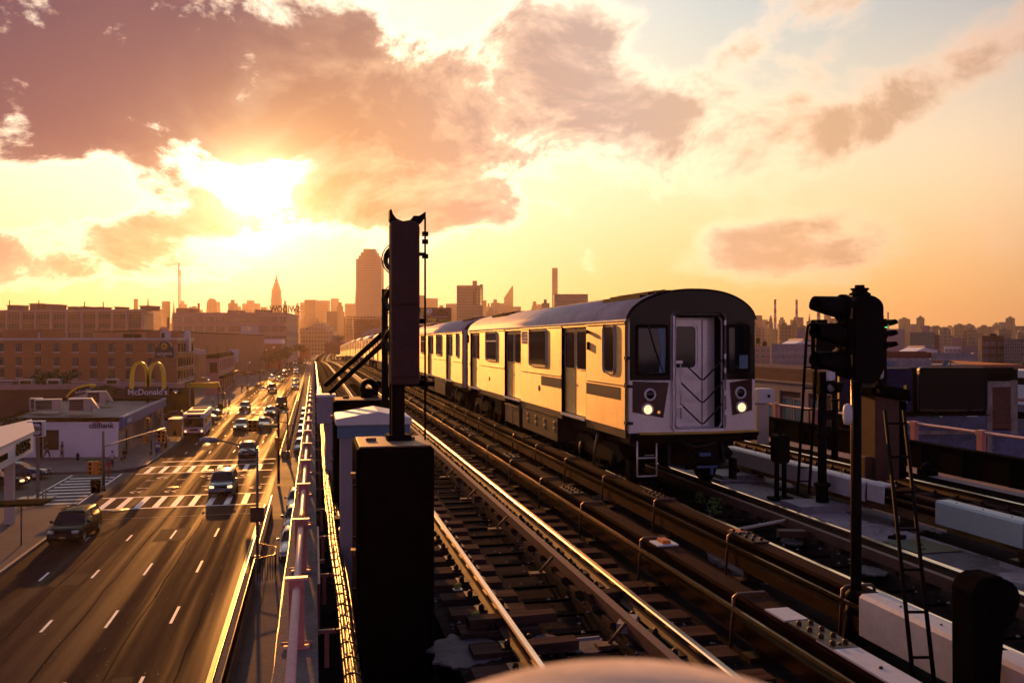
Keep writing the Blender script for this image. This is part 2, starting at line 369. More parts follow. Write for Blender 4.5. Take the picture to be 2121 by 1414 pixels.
# ------------------------------------------------------------------ viaduct path: straight, then a falling grade and a gentle right curve
def off(y):
    z = 0.0
    if y > 50: z = -8.3e-5 * (min(y, 165) - 50) ** 2
    if y > 165: z -= .0191 * (min(y, 250) - 165)
    x = 1.0e-4 * max(0, y - 190) ** 2
    return x, z
YS = [-4, 10, 25, 40, 50] + [50 + 8 * i for i in range(1, 46)]
def sweep(b, prof, y0, y1, m=0, closed=True, smooth=False):
    ys = [y0] + [y for y in YS if y0 + .01 < y < y1 - .01] + [y1]; n = len(prof); vs = []; fs = []
    for y in ys:
        dx, dz = off(y)
        for x, z in prof: vs.append((x + dx, y, z + dz))
    for i in range(len(ys) - 1):
        for k in range(n if closed else n - 1):
            k2 = (k + 1) % n; fs.append((i * n + k, i * n + k2, (i + 1) * n + k2, (i + 1) * n + k))
    b.add(vs, fs, m, smooth)
    if closed:
        o = len(b.v) - n * len(ys); b.f.append([o + k for k in range(n)]); b.mi.append(m); b.sm.append(False)
        o = len(b.v) - n; b.f.append([o + k for k in range(n)][::-1]); b.mi.append(m); b.sm.append(False)
    return b
def sbox(b, x0, x1, z0, z1, y0, y1, m=0): return sweep(b, [(x0, z0), (x1, z0), (x1, z1), (x0, z1)], y0, y1, m)

# ground, street level
b = B(); b.add([(-5450, -600, ST - .3), (5450, -600, ST - .3), (5450, 5450, ST - .3), (-5450, 5450, ST - .3)], [(0, 1, 2, 3)]); S('ground', b, M_ground)
KX, RX = -15.7, -3.3
b = B(); b.box(KX - .2, RX, -60, 900, ST - .5, ST); S('road', b, M_asph)
b = B(); b.box(-90, KX - .2, 67.5, 84.5, ST - .5, ST - .004); b.box(-90, KX - .2, 151, 161, ST - .5, ST - .004)
b.box(RX, 1, 60, 92, ST - .5, ST - .004); S('cross_street', b, M_asphx)
b = B(); b.box(RX, 30, -60, 60, ST - .5, ST + .02); b.box(RX, 30, 92, 900, ST - .5, ST + .02); S('path', b, M_walk)
def slab(b, x0, x1, y0, y1, r0=0, r1=0):
    """pavement block whose street corners (x1 side) are rounded"""
    pts = [(x0, y0)]
    if r0: pts += [(x1 - r0 + r0 * math.sin(a), y0 + r0 - r0 * math.cos(a)) for a in [i * math.pi / 12 for i in range(7)]]
    else: pts += [(x1, y0)]
    if r1: pts += [(x1 - r1 + r1 * math.cos(a), y1 - r1 + r1 * math.sin(a)) for a in [i * math.pi / 12 for i in range(7)]]
    else: pts += [(x1, y1)]
    pts += [(x0, y1)]
    b.prism(pts, 'z', ST - .4, ST + .15)
b = B(); slab(b, -90, KX, -40, 67.0, 0, 3.5); slab(b, -90, KX, 85.0, 150.5, 3.5, 3); slab(b, -90, KX, 161.5, 900, 3, 0); S('pavement', b, M_walk)
M_kerb = mat('kerb', (.22, .18, .18), .7, 0, .2, 3, pos='P')
b = B(); b.box(KX + .003, KX + .17, -40, 63.2, ST - .2, ST + .155); b.box(KX + .003, KX + .17, 88.6, 147, ST - .2, ST + .155); b.box(KX + .003, KX + .17, 165, 700, ST - .2, ST + .155)
S('kerb', b, M_kerb)

# painted markings
b = B(); zp = (ST + .001, ST + .006)
def mark(x0, x1, y0, y1): b.box(min(x0, x1), max(x0, x1), min(y0, y1), max(y0, y1), *zp)
for X_ in (-5.9, -8.45, -10.9, -13.3):
    for k in range(-2, 18):
        y0 = 22.2 + 8.35 * k
        if 62 < y0 < 92 or 148 < y0 < 166: continue
        mark(X_ - .06, X_ + .06, y0, y0 + (2.4 if X_ > -9 else 1.6))
    for k in range(20, 60): mark(X_ - .06, X_ + .06, 22.2 + 8.35 * k, 24.4 + 8.35 * k)
for (a, c) in ((66.2, 71.0), (83.4, 87.8), (150, 154), (160, 164)):
    mark(-15.6, RX - .5, a - .12, a + .12); mark(-15.6, RX - .5, c - .12, c + .12)
    x = -15.0
    while x < RX - 1: mark(x, x + .42, a + .2, c - .2); x += 1.22
mark(-14.6, RX - .5, 91.0, 91.35); mark(-14.6, RX - .5, 62.6, 62.62)
# turn arrows / chevrons inside the junction
for X_, Y_ in ((-14.2, 73.4), (-11.6, 73.2), (-8.6, 73.4), (-5.2, 73.6), (-13.4, 80.6), (-9.8, 80.8), (-6.4, 80.6)):
    for q in (0, .55):
        for s_ in (1, -1):
            b.add([(X_ + q, Y_, zp[1]), (X_ + q + .12, Y_, zp[1]), (X_ + q + .5, Y_ + .5 * s_, zp[1]), (X_ + q + .38, Y_ + .5 * s_, zp[1])], [(0, 1, 2, 3)])
for X_ in (-14, -11.5, -9, -6.5, -4.4): mark(X_, X_ + .9, 75.2, 75.32); mark(X_, X_ + .7, 79.2, 79.3)
# side street crossing
for i in range(9): mark(-20.6, -17.0, 69.2 + i * 1.55, 69.2 + i * 1.55 + .42)
mark(-21.0, -20.85, 68.2, 83.8); mark(-16.9, -16.75, 68.2, 83.8); mark(-25.6, -25.0, 68, 75.6)
for i in range(9): mark(-20.6, -17.0, 152 + i * 1.0, 152 + i * 1.0 + .3)
S('road_markings', b, M_paint)
M_tar = matte(mat('tar_seam', (.008, .006, .008), .8, 0, .3, 3, pos='P', spec=.1), .8)
b = B(); rs_ = random.Random(5)
for X_ in (-7.25, -9.7, -12.1, -4.75, -14.6):
    y = 14.0; x = X_
    while y < 150:
        y2 = y + rs_.uniform(1.5, 3.5); x2 = X_ + rs_.uniform(-.07, .07); w_ = rs_.uniform(.02, .05)
        b.add([(x - w_, y, ST + .003), (x + w_, y, ST + .003), (x2 + w_, y2, ST + .003), (x2 - w_, y2, ST + .003)], [(0, 1, 2, 3)]); x, y = x2, y2
S('road_seams', b, M_tar)
b = B()
for (x0, x1, y0, y1) in ((-14.9, -13.6, 34, 41), (-9.4, -7.6, 55, 58.5), (-12.6, -11.2, 46, 48.2), (-6.9, -6.2, 26, 33), (-15.2, -12.5, 58, 61), (-8.9, -6.8, 108, 118), (-13, -11, 100, 104)): b.box(x0, x1, y0, y1, ST - .01, ST + .0025)
S('road_patches', b, matte(mat('asphalt_patch', (.018, .013, .017), .75, 0, .3, 2, .3, 60, pos='P', spec=.15), .6))
b = B()
for i in range(420):
    x, y = rs_.uniform(-15.4, -3.7), 24 + 90 * rs_.random() ** 1.6; q = rs_.uniform(.012, .035); a = rs_.uniform(0, 3)
    b.add([(x - q, y - q, ST + .006), (x + q, y - q * .4, ST + .006 + q * .5), (x + q * .5, y + q, ST + .012), (x - q, y + q * .6, ST + .008)], [(0, 1, 2, 3)])
o = b.build('road_grit', mat('grit', (.75, .55, .35), .25, .6, 0), recalc=False); tag(o, 'small bits of glass and grit glinting on the avenue', 'grit', kind='stuff')
b = B(); b.box(RX - .38, RX - .22, -40, 62, *zp); b.box(RX - .3, RX - .18, 92, 620, *zp); b.box(-60, -26, 76.0, 76.12, *zp); b.box(-60, -26, 76.25, 76.37, *zp); S('edge_line', b, M_yel)
# manholes and patches
M_manhole = mat('manhole_iron', (.12, .085, .06), .45, .5, .3, 8, pos='P')
for (px, py, r, lb) in ((245, 1056, .7, 'round iron manhole cover in the near lane below the crossing'), (357, 1009, .5, 'round iron manhole cover lying on the near crossing stripes'), (432, 974, .5, 'left one of two round manhole covers inside the junction'), (458, 970, .45, 'right one of two round manhole covers inside the junction')):
    x, y = G(px, py); b = B(); b.lathe([(0, .012), (r, .012), (r, 0)], ax='z', seg=24)
    b.lathe([(r * .55, .014), (r * .62, .014)], ax='z', seg=24); tag(b.build('manhole_cover', M_manhole, loc=(x, y, ST)), lb, 'manhole cover', 'manhole covers in the road')

# ------------------------------------------------------------------ viaduct deck
b = B()
def deckprof():
    p = [(-.29, -1.4), (-.29, .24), (.03, .24), (.03, -.75), (1.25, -.75), (1.25, -.22)]
    for c in (2.56, 6.63, 10.65): p += [(c - .3, -.22), (c - .26, -.40), (c + .26, -.40), (c + .3, -.22)]
    return p + [(12.0, -.22), (12.0, -.04), (13.2, -.04), (13.2, -1.4)]
prof = deckprof()
sweep(b, prof, -4, 410, 0)
S('track_bed', b, M_conc)
b = B(); sbox(b, -.291, .031, .236, .246, -4, 410); S('ledge_top', b, M_ledge)
M_strip = mat('strip_concrete', (.085, .060, .052), .9, 0, .5, 1.3, .5, 30, pos='P', spec=.12, c2=(.035, .024, .022)); M_strip2 = mat('strip_pale', (.46, .37, .39), .85, 0, .4, 1.1, .5, 30, pos='P', spec=.15, c2=(.15, .115, .12))
b = B(); sbox(b, 4.12, 4.88, -.24, -.216, -4, 200); S('path', b, M_strip)
b = B(); sbox(b, 7.72, 8.80, -.24, -.216, -4, 200); S('path', b, M_strip2)
b = B(); sbox(b, 12.02, 13.0, -.045, -.032, -4, 200); S('walkway', b, mat('walkway_concrete', (.34, .24, .23), .8, 0, .25, 1.2, .3, 30, pos='P'))
# lower viaduct: girders and columns standing in the median
g = T('viaduct', 'concrete viaduct carrying the tracks above the median', 'viaduct', (6.4, 0, ST))
b = B(); sweep(b, [(-.1 - 6.4, -1.4 - ST), (13.0 - 6.4, -1.4 - ST), (12.6 - 6.4, -2.6 - ST), (.4 - 6.4, -2.6 - ST)], -4, 410); b.build('girder', M_ledge, g)
b = B(); b.box(-5.2, -3.9, 8, 10, 0, 6.62); c0 = b.build('column', M_ledge, g)
for k in range(1, 12):
    ref(c0, g, (0, 14 * k, 0))
for k in range(0, 12): ref(c0, g, (9.1, 14 * k, 0))

# rails
def rail(x, y0, y1, label, mats=None, h=0.0, grp='running rails of the three tracks'):
    b = B(); sweep(b, [(x - .068, -.15 + h), (x + .068, -.15 + h), (x + .02, -.12 + h), (x + .012, -.04 + h), (x - .012, -.04 + h), (x - .02, -.12 + h)], y0, y1, 0)
    sweep(b, [(x - .035, -.045 + h), (x + .035, -.045 + h), (x + .037, -.012 + h), (x + .024, 0 + h), (x - .024, 0 + h), (x - .037, -.012 + h)], y0, y1, 1)
    return tag(b.build('rail', mats or [M_rust, M_rail]), label, 'rail', grp)
rail(1.83, -2, 400, 'outer running rail of the near left track, beside the big black relay box')
rail(3.29, -2, 400, 'shiny running rail of the left track next to the brown guard rail')
rail(5.90, -2, 400, 'left running rail under the oncoming train')
rail(7.35, -2, 400, 'right running rail under the oncoming train')
rail(9.92, -2, 400, 'left running rail of the far right track, beyond the white boards')
rail(11.37, -2, 400, 'outermost running rail at right, along the pale walkway')
b = B(); sweep(b, [(2.95, -.15), (3.03, -.15), (3.02, -.01), (2.93, -.01)], -2, 400)
gr = tag(b.build('guard_rail', mat('guard_rust', (.15, .065, .05), .7, .1, .3, 4, .3, 30)), 'brown rusty guard rail inside the right rail of the left track', 'guard rail')
b = B(); sweep(b, [(7.00, -.15), (7.08, -.15), (7.06, -.01), (6.98, -.01)], -2, 400)
tag(b.build('guard_rail', bpy.data.materials['guard_rust']), 'rusty guard rail inside the right rail of the train track', 'guard rail')
# braces on the guard rail
bb = B(); bb.tube([(-.23, 0, -.18), (-.05, .05, -.02)], .018, seg=6); bb.box(-.36, -.16, -.06, .06, -.21, -.18)
br0 = None
for i in range(14):
    y = 5.2 + i * 2.6; lb = 'diagonal iron brace holding the brown guard rail'
    if br0 is None: br0 = tag(bb.build('brace', M_rustbox, loc=(2.95, y, 0)), lb, 'brace', 'braces along the guard rail')
    else:
        c = br0.copy(); col.objects.link(c); c.location = (2.95, y, 0)

# ties: two half ties set in the concrete, with tie plates and spikes
def tie_mesh(seed):
    r = random.Random(seed); b = B()
    for s_ in (-1, 1):
        w0 = .13 + r.uniform(-.01, .02); x0, x1 = (.34 + r.uniform(-.03, .05)), (1.18 + r.uniform(-.05, .06)); h = r.uniform(-.165, -.150)
        b.box(min(s_ * x0, s_ * x1), max(s_ * x0, s_ * x1), -w0, w0, -.3, h, 0)
        if s_ > 0: b.box(-.5, .5, -.012, .012, -.30, -.27, 2)
        xr = s_ * .73
        b.box(xr - .17, xr + .17, -.10, .10, h, h + .02, 1)
        for q in (-.12, .12):
            b.lathe([(.030, h), (.030, h + .05), (.018, h + .075), (0, h + .08)], (xr + q, .06 * (1 if q > 0 else -1), 0), seg=8, m=1)
    return b
protos = []
lbs = {2.56: 'dark wooden tie set in the bed of the near left track', 6.63: 'dark wooden tie under the track the train runs on', 10.65: 'dark wooden tie in the bed of the far right track'}
for cx, cnt in ((2.56, 105), (6.63, 105), (10.65, 85)):
    for i in range(cnt):
        y = 3.4 + i * .56 + rnd.uniform(-.02, .02)
        if len(protos) < 6:
            o = tie_mesh(len(protos)).build('railway_tie', [M_tie, M_iron, M_black], loc=(cx, y, 0)); protos.append(o)
        else:
            o = protos[rnd.randrange(6)].copy(); col.objects.link(o); o.location = (cx + rnd.uniform(-.03, .03), y, 0); o.rotation_euler = (0, 0, R(rnd.uniform(-1, 1)))
        dx, dz = off(y); o.location.z = dz; o.location.x += dx
        tag(o, lbs[cx], 'railway tie', 'ties of the ' + {2.56: 'left', 6.63: 'middle', 10.65: 'right'}[cx] + ' track')
b = B()
for cx in (2.56, 6.63, 10.65):
    y = 62.0 if cx < 10 else 51.0
    while y < 260:
        dx, dz = off(y)
        for s_ in (-1, 1): b.box(cx + dx + min(s_ * .34, s_ * 1.18), cx + dx + max(s_ * .34, s_ * 1.18), y - .13, y + .13, -.3 + dz, -.155 + dz)
        y += .7
o = b.build('railway_ties', M_tie); tag(o, 'distant wooden ties running on towards the curve', 'railway ties', kind='stuff')

# third rails with brown boards, supports and straps
def third(x, y0, y1, label, side, whites, strap=True, boardw=.19):
    t = T('third_rail', label, 'third rail', (x, 0, 0), 0, 'covered third rails beside the tracks')
    def sw(prof, a, c, nm, m, loc=None):
        b = B(); sweep(b, prof, a, c); return b.build(nm, m, t)
    sw([(-.04 - side * .09, -.05), (.04 - side * .09, -.05), (.045 - side * .09, .09), (-.045 - side * .09, .09)], y0, y1, 'conductor_rail', M_third)
    sw([(-boardw / 2, .26), (boardw / 2, .26), (boardw / 2, .305), (-boardw / 2, .305)], y0, y1, 'cover_board', M_board)
    sw([(side * .10, -.02), (side * .14, -.02), (side * .14, .258), (side * .10, .258)], y0, y1, 'side_board', M_board)
    sw([(-.03 - side * .20, .20), (.0 - side * .20, .20), (-.0 - side * .20, .235), (-.03 - side * .20, .235)], y0, y1, 'conduit', M_third)
    b = B(); b.box(-.16, .16, -.09, .09, -.24, -.17); b.box(-.05, .05, -.05, .05, -.17, -.05); b.box(side * .06, side * .16, -.03, .03, -.17, .02)
    s0 = b.build('support', M_iron, t)
    s1 = None; y = y0 + 1
    b = B(); b.tube([(-side * .02 - .19, -.0, -.2), (-.175, 0, .30), (-.14, 0, .325), (.14, 0, .325), (.17, 0, .29), (.17, 0, .05)], .016, seg=6)
    s1 = b.build('strap', mat('strap_iron', (.12, .07, .05), .45, .6, .2, 6) if not bpy.data.materials.get('strap_iron') else bpy.data.materials['strap_iron'], t)
    first = True; k = 0
    while y < min(y1, 75):
        if first: s0.location = (0, y, 0); s1.location = (0, y + .2, 0); first = False
        else:
            ref(s0, t, (0, y, off(y)[1]))
            if strap and k % 1 == 0: ref(s1, t, (0, y + .2, off(y)[1]))
        y += 2.35; k += 1
    # splice plates with bolts
    b = B(); b.box(-.11, .11, -.33, .33, .306, .325)
    for i in range(4):
        for q in (-.055, .055): b.lathe([(.022, .325), (.022, .35), (0, .36)], (q, -.24 + .16 * i, 0), seg=8)
    p0 = None
    for yy in whites:
        if p0 is None: p0 = b.build('splice_plate', M_iron, t, (0, yy, 0))
        else: ref(p0, t, (0, yy, 0))
    return t
tA = third(3.97, 1.5, 380, 'covered third rail between the left track and the bare concrete strip, nearer the camera', 1, (6.25, 13.2, 17.5, 23, 31, 44))
tB = third(5.10, 1.5, 380, 'covered third rail just left of the track the train runs on', 1, (9.6, 12.5, 21, 33, 47))
tC = third(9.02, 1.5, 380, 'covered third rail of the far right track behind the white boards', 1, (10, 15, 20, 27), False)
def wboard(x, y0, y1, z0, z1, label, m=M_white):
    b = B(); b.prism([(x, z0), (x, z1 - .03), (x + .03, z1), (x + .24, z1), (x + .24, z1 - .03), (x + .03, z1 - .04), (x + .025, z0)], 'y', y0, y1)
    for i in range(int((y1 - y0) / .5)):
        b.lathe([(.012, z1), (.012, z1 + .01), (0, z1 + .012)], (x + .12, y0 + .3 + i * .5, 0), seg=6, m=1)
    o = b.build('protection_board', [m, M_iron], bevel=.012); tag(o, label, 'protection board', 'white boards beside the third rails'); return o
def yat(px, X_): return onX(px, X_)[0]
wboard(4.86, yat(1978, 4.86), yat(1779, 4.86), -.02, .36, 'long white board right of the black signal mast, beside the third rail')
wboard(4.86, 3.2, yat(2038, 4.86), -.02, .36, 'white board in the bottom right corner behind the dark hooked post')
wboard(8.75, yat(1830, 8.75), yat(1795, 8.75), .10, .40, 'short white board right of the long white board, between its straps')
wboard(8.75, yat(1790, 8.75), yat(1500, 8.75), .06, .38, 'longest white board, starting beside the train front')
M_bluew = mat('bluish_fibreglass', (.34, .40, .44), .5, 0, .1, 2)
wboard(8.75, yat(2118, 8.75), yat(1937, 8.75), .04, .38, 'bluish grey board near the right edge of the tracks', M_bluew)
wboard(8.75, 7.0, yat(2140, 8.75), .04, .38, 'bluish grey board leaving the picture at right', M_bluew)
# white cap on the nearest brown board
b = B(); b.box(3.86, 4.08, 3.3, 6.15, .306, .322); b.box(3.86, 4.08, 6.62, 6.95, .306, .322)
for i in range(6): b.lathe([(.016, .322), (.016, .334), (0, .337)], (3.97, 3.5 + i * .5, 0), seg=8, m=1)
tag(b.build('cap_strip', [M_white, M_iron]), 'white cap strip with bolts on top of the nearest brown board', 'cap strip')
# yellow markers
b = B(); b.box(-.13, .13, -.13, .13, 0, .02, 0); b.box(-.05, .05, -.09, .09, .02, .06, 1); x_, y_ = 3.98, yat(1375, 3.98)
tag(b.build('marker_plate', [M_signw, M_orange], loc=(x_, y_, .306), bevel=.004), 'square white plate with an orange block on the brown board', 'marker plate')
b = B(); b.box(-.06, .06, -.1, .1, 0, .03, 0); tag(b.build('marker_block', M_orange, loc=(5.10, yat(1527, 5.10), .306), bevel=.004), 'small orange block on the board left of the train track', 'marker block')
x_, y_ = G(1580, 1098, -.15); b = B(); b.tube([(-.5, -.1, .0), (.45, .14, .05)], .028); tag(b.build('measuring_stick', M_cream, loc=(x_, y_, -.1)), 'pale yellow stick lying across the train track', 'stick')
M_cl = mat('clamp_green', (.35, .40, .05), .5, 0, .1, 4)
for i, (px, py, lb) in enumerate(((948, 1215, 'yellow green rail clamp, the farther of two by the nearest rail'), (985, 1275, 'yellow green rail clamp, the nearer of two by the nearest rail'))):
    x_, y_ = G(px, py, -.1); b = B(); b.box(-.05, .05, -.04, .04, 0, .01, 1); b.tube([(-.02, 0, .01), (-.03, 0, .05), (.02, 0, .065), (.035, 0, .05)], .018, 0); b.lathe([(.025, 0), (.02, .04), (0, .045)], (.01, 0, .01), seg=10)
    tag(b.build('rail_clamp', [M_cl, M_signw], loc=(x_, y_, -.13)), lb, 'rail clamp')
# pale cement patches, hatches and bits on the deck
def patch(px, py, rx, ry, m=M_patch, z=-.212):
    x, y = G(px, py, z); n = 46; r = random.Random(px)
    pts = [(x + rx * math.cos(2 * math.pi * i / n) * r.uniform(.72, 1.12), y + ry * math.sin(2 * math.pi * i / n) * r.uniform(.8, 1.12)) for i in range(n)]
    b = B(); b.prism(pts, 'z', z - .02, z); return S('cement_patch', b, m)
for a in ((1540, 1175, .28, .9), (1620, 1200, .2, .5), (960, 1345, .35, .45), (1640, 1120, .14, .2), (1800, 1180, .2, .25), (1260, 1030, .3, .35), (1215, 1335, .22, .2), (1130, 1320, .12, .12), (1590, 998, .5, .7), (1850, 1075, .55, 1.1), (1960, 1150, .5, .9), (1900, 1060, .4, .5), (2060, 1210, .35, .4)): patch(*a)
M_dia = mat('diamond_plate', (.10, .11, .085), .45, .7, .2, 3, .9, 110)
x_, y_ = G(1908, 1130, -.2); b = B(); b.box(-.33, .33, -.38, .38, 0, .02); b.box(-.05, .05, .02, .04, .02, .028, 1); b.box(-.2, -.08, -.2, -.18, .02, .028, 1); tag(b.build('floor_hatch', [M_dia, M_black], loc=(x_, y_, -.216)), 'dark chequered metal hatch in the concrete between the right tracks', 'hatch')
x_, y_ = G(1513, 990, -.2); b = B(); b.box(-.5, .5, -.55, .55, 0, .07); b.box(-.4, .4, -.45, .45, .07, .15); b.lathe([(.1, .15), (.1, .2), (.05, .24), (0, .24)], (.1, 0, 0), seg=12, m=1)
tag(b.build('hatch_box', [M_concl, M_black], loc=(x_, y_, -.22), bevel=.01), 'raised concrete hatch right of the train front with a black knob', 'hatch')
for i, (px, py) in enumerate(((1858, 1112), (1920, 1105))):
    x_, y_ = G(px, py, -.2); b = B(); b.lathe([(.12, 0), (.12, .025), (.06, .03), (.05, .06), (0, .07)], seg=12); b.box(-.14, .14, -.02, .02, 0, .04)
    tag(b.build('deck_fitting', M_dark, loc=(x_, y_, -.216)), ('left' if i == 0 else 'right') + ' one of two small iron fittings behind the chequered hatch', 'deck fitting')
b = B(); rs_ = random.Random(8)
for i in range(2600):
    r_ = rs_.random(); y = 3.2 + 30 * rs_.random() ** 1.7
    x = rs_.uniform(4.15, 4.85) if r_ < .35 else rs_.uniform(7.72, 8.8) if r_ < .55 else rs_.uniform(1.3, 3.75) if r_ < .8 else rs_.uniform(5.4, 7.8)
    q = rs_.uniform(.008, .028); z = -.214 if r_ < .55 else -.218; a = rs_.uniform(0, 6.3); c_, s_ = math.cos(a) * q, math.sin(a) * q
    b.add([(x + c_, y + s_, z), (x - s_, y + c_, z), (x - c_, y - s_, z), (x + s_, y - c_, z), (x, y, z + q * .9)], [(0, 1, 4), (1, 2, 4), (2, 3, 4), (3, 0, 4)])
o = b.build('track_gravel', mat('gravel', (.26, .19, .17), .8, 0, .5, 30, pos='P'), recalc=False); tag(o, 'loose grit and small stones scattered over the track bed', 'gravel', kind='stuff')
def weed(px, py, s, lb, z=-.2):
    x, y = G(px, py, z); b = B(); r = random.Random(px)
    for i in range(90):
        a = r.uniform(0, 6.28); h = r.uniform(.02, 1) * s; q = r.uniform(0, .45) * s; cx, cy = math.cos(a) * q, math.sin(a) * q; l = .10 * s
        v = Vector((r.uniform(-1, 1), r.uniform(-1, 1), r.uniform(-.3, 1))).normalized() * l; u = v.orthogonal().normalized() * l * .5; p = Vector((cx, cy, h))
        b.add([p - v, p + u, p + v, p - u], [(0, 1, 2, 3)])
    tag(b.build('weed', M_leafg, loc=(x, y, z), recalc=False), lb, 'plant')
weed(1478, 1065, .28, 'small green weed growing between the rails in front of the train'); weed(1450, 1042, .2, 'smallest green weed nearest the train coupler')
# loose planks between left rails
for i, (px, py, L, a, m, lb) in enumerate(((1300, 1300, .34, 60, M_concl, 'pale concrete block between the left rails near the bottom'), (1140, 1345, .5, 4, M_tie, 'short dark plank lying near the bottom of the left track'), (1200, 1327, .4, 3, M_cab, 'thin pale metal strip across the left track'), (1060, 1290, .9, 3, M_tie, 'long dark plank across the left track'), (1250, 1240, .4, 5, M_tie, 'short plank right of the brown guard rail'), (1640, 1110, .4, -15, M_rustbox, 'long red brown plank in the train track right of the yellow stick'))):
    x_, y_ = G(px, py, -.15); b = B(); b.box(-L / 2, L / 2, -.08 if i != 2 else -.01, .08 if i != 2 else .01, 0, .09 if i != 2 else .03); tag(b.build('plank' if i not in (0, 2) else ('concrete_block' if i == 0 else 'metal_strip'), m, loc=(x_, y_, -.15), rz=R(a)), lb, 'plank' if i not in (0, 2) else ('block' if i == 0 else 'strip'))

# ------------------------------------------------------------------ left parapet: pink rail, posts, cables
XR = -.135
t = T('pipe_railing', 'pale pink pipe railing on the concrete parapet at left, above the street', 'railing', (XR, 0, .246))
b = B(); sweep(b, [(.032 * math.cos(a), .46 + .032 * math.sin(a)) for a in [i * math.pi / 5 for i in range(10)]], 1, 330, 0, smooth=True); b.build('pipe', M_pinkp, t)
b = B(); sweep(b, [(.0335 * math.cos(a), .46 + .0335 * math.sin(a)) for a in [i * math.pi / 5 for i in range(10)]], 9.75, 10.25, 0, smooth=True); b.build('orange_band', M_orange, t)
b = B(); b.box(-.06, .06, -.012, .012, 0, .54); b.box(-.085, .085, -.03, .03, .54, .56, 1); b.box(-.1, .1, -.05, .05, 0, .015); b.tube([(-.12, .03, .03), (.12, .03, .03)], .012, 0, 6)
p0 = b.build('post', [M_pink, M_pinkp], t)
first = True
for k in range(60):
    y = 4.75 + 2.33 * k; dx, dz = off(y)
    if first: p0.location = (0, y, 0); first = False
    else: ref(p0, t, (dx, y, dz))
# right parapet
t = T('pipe_railing', 'pink pipe railing above the dark barrier wall on the right side of the viaduct', 'railing', (12.85, 0, .45))
b = B(); sweep(b, [(.032 * math.cos(a), .42 + .032 * math.sin(a)) for a in [i * math.pi / 5 for i in range(10)]], 4, 250, 0, smooth=True); b.build('pipe', M_pinkp, t)
b = B(); b.box(-.05, .05, -.07, .07, -.5, .40); b.box(-.06, .06, -.09, .09, .36, .47); p0 = b.build('post', [M_pink], t)
for k in range(24):
    y = 8.8 + 1.96 * k
    if k == 0: p0.location = (0, y, 0)
    else: ref(p0, t, (0, y, off(y)[1]))
b = B(); sbox(b, 12.56, 12.66, -.03, .50, 2, 330); sbox(b, 12.52, 12.70, .50, .53, 2, 330)
for i in range(60):
    y = 4 + i * 1.2; b.box(12.53, 12.56, y, y + .05, -.03, .5)
tag(b.build('barrier_wall', M_black), 'low dark barrier wall along the pale walkway on the right', 'barrier')
b = B(); b.tube([(12.5, 8.6, -.03), (12.5, 8.6, .12)] + [(12.5 + .02 * i, 8.6 - .12 - .12 * math.cos(a), .18 + .09 * math.sin(a)) for i, a in enumerate([math.pi - k * .6 for k in range(10)])], .012, seg=6)
x_, y_ = G(2033, 996, -.03)
b = B(); b.tube([(0, 0, 0), (0, 0, .16), (.02, .0, .24), (.1, 0, .30), (.2, 0, .28), (.24, 0, .2), (.16, 0, .15), (.06, 0, .18)], .012, seg=6)
tag(b.build('hose_loop', M_cab, loc=(x_, y_, -.03)), 'thin grey conduit loop sticking up from the walkway at right', 'conduit')
# cable bundles along the parapet
def cables(label, cx, cz, n, rad, y0, y1, amp, seed, r=.014, xc=None, tie=True):
    t = T('cable_bundle', label, 'cables', (0, 0, 0)); rr = random.Random(seed)
    ys = []; y = y0
    while y < y1: ys.append(y); y += (.5 if y < 20 else 1.5 if y < 50 else 5)
    b = B()
    for i in range(n):
        a0 = rr.uniform(0, 6.28); q = rad * math.sqrt(rr.uniform(.05, 1)); ph = rr.uniform(0, 6.28); fr = rr.uniform(.1, .35)
        pts = []
        for y in ys:
            dx, dz = off(y); a = a0 + .35 * math.sin(fr * y + ph); c = xc(y) if xc else cx
            pts.append((c + dx + q * math.cos(a) + .008 * math.sin(y * 1.3 + ph), y, cz + dz + q * math.sin(a) * .8 + amp * math.sin(.5 * y + ph) * .6))
        b.tube(pts, r * rr.uniform(.6, 1.3), i % 2, 6)
    b.build('cable', [M_cable, M_rub if False else M_cable], t, recalc=False)
    if tie:
        b = B(); b.lathe([(rad + .022, -.01), (rad + .032, 0), (rad + .022, .01)], (0, 0, 0), 'y', 14); c0 = b.build('cable_tie', M_dark, t)
        y = y0 + .2; f = True; k = 0
        while y < 34 and k < 95:
            dx, dz = off(y); l = ((xc(y) if xc else cx) + dx, y, cz + dz)
            if f: c0.location = l; f = False
            else: ref(c0, t, l)
            y += .34; k += 1
    return t
cables('thick yellow lit bundle of tied cables right of the parapet ledge', .22, .18, 11, .055, 3.5, 150, .012, 3, xc=lambda y: .21 + .06 * math.exp(-((y - 5) / 5) ** 2) if y < 200 else .2)
cables('thin cable pair lying beside the thick bundle', .34, .12, 3, .02, 3.5, 60, .02, 5, tie=False, r=.010)
cables('golden lit cables strapped along the outer face of the parapet', -.40, -.9, 5, .035, 3, 120, .02, 9, tie=False, r=.018)
b = B(); b.box(-.02, .30, -.02, .02, .0, .03); b.box(.05, .09, -.03, .03, -.3, .0)
c0 = None
for k in range(16):
    y = 7.9 + k * 1.9
    if c0 is None: c0 = tag(b.build('cable_bracket', M_pink, loc=(0.04, y, .08)), 'pinkish metal bracket carrying the tied cable bundle', 'bracket', 'brackets under the cable bundle')
    else:
        c = c0.copy(); col.objects.link(c); c.location = (0.04, y, .08)
b = B(); b.box(.035, .06, 9.0, 11.8, -.3, .22); b.box(.035, .12, 10.3, 10.34, .1, .14); tag(b.build('ledge_plate', M_pink), 'flat dark pink steel plate bolted to the ledge beside the cables', 'plate')
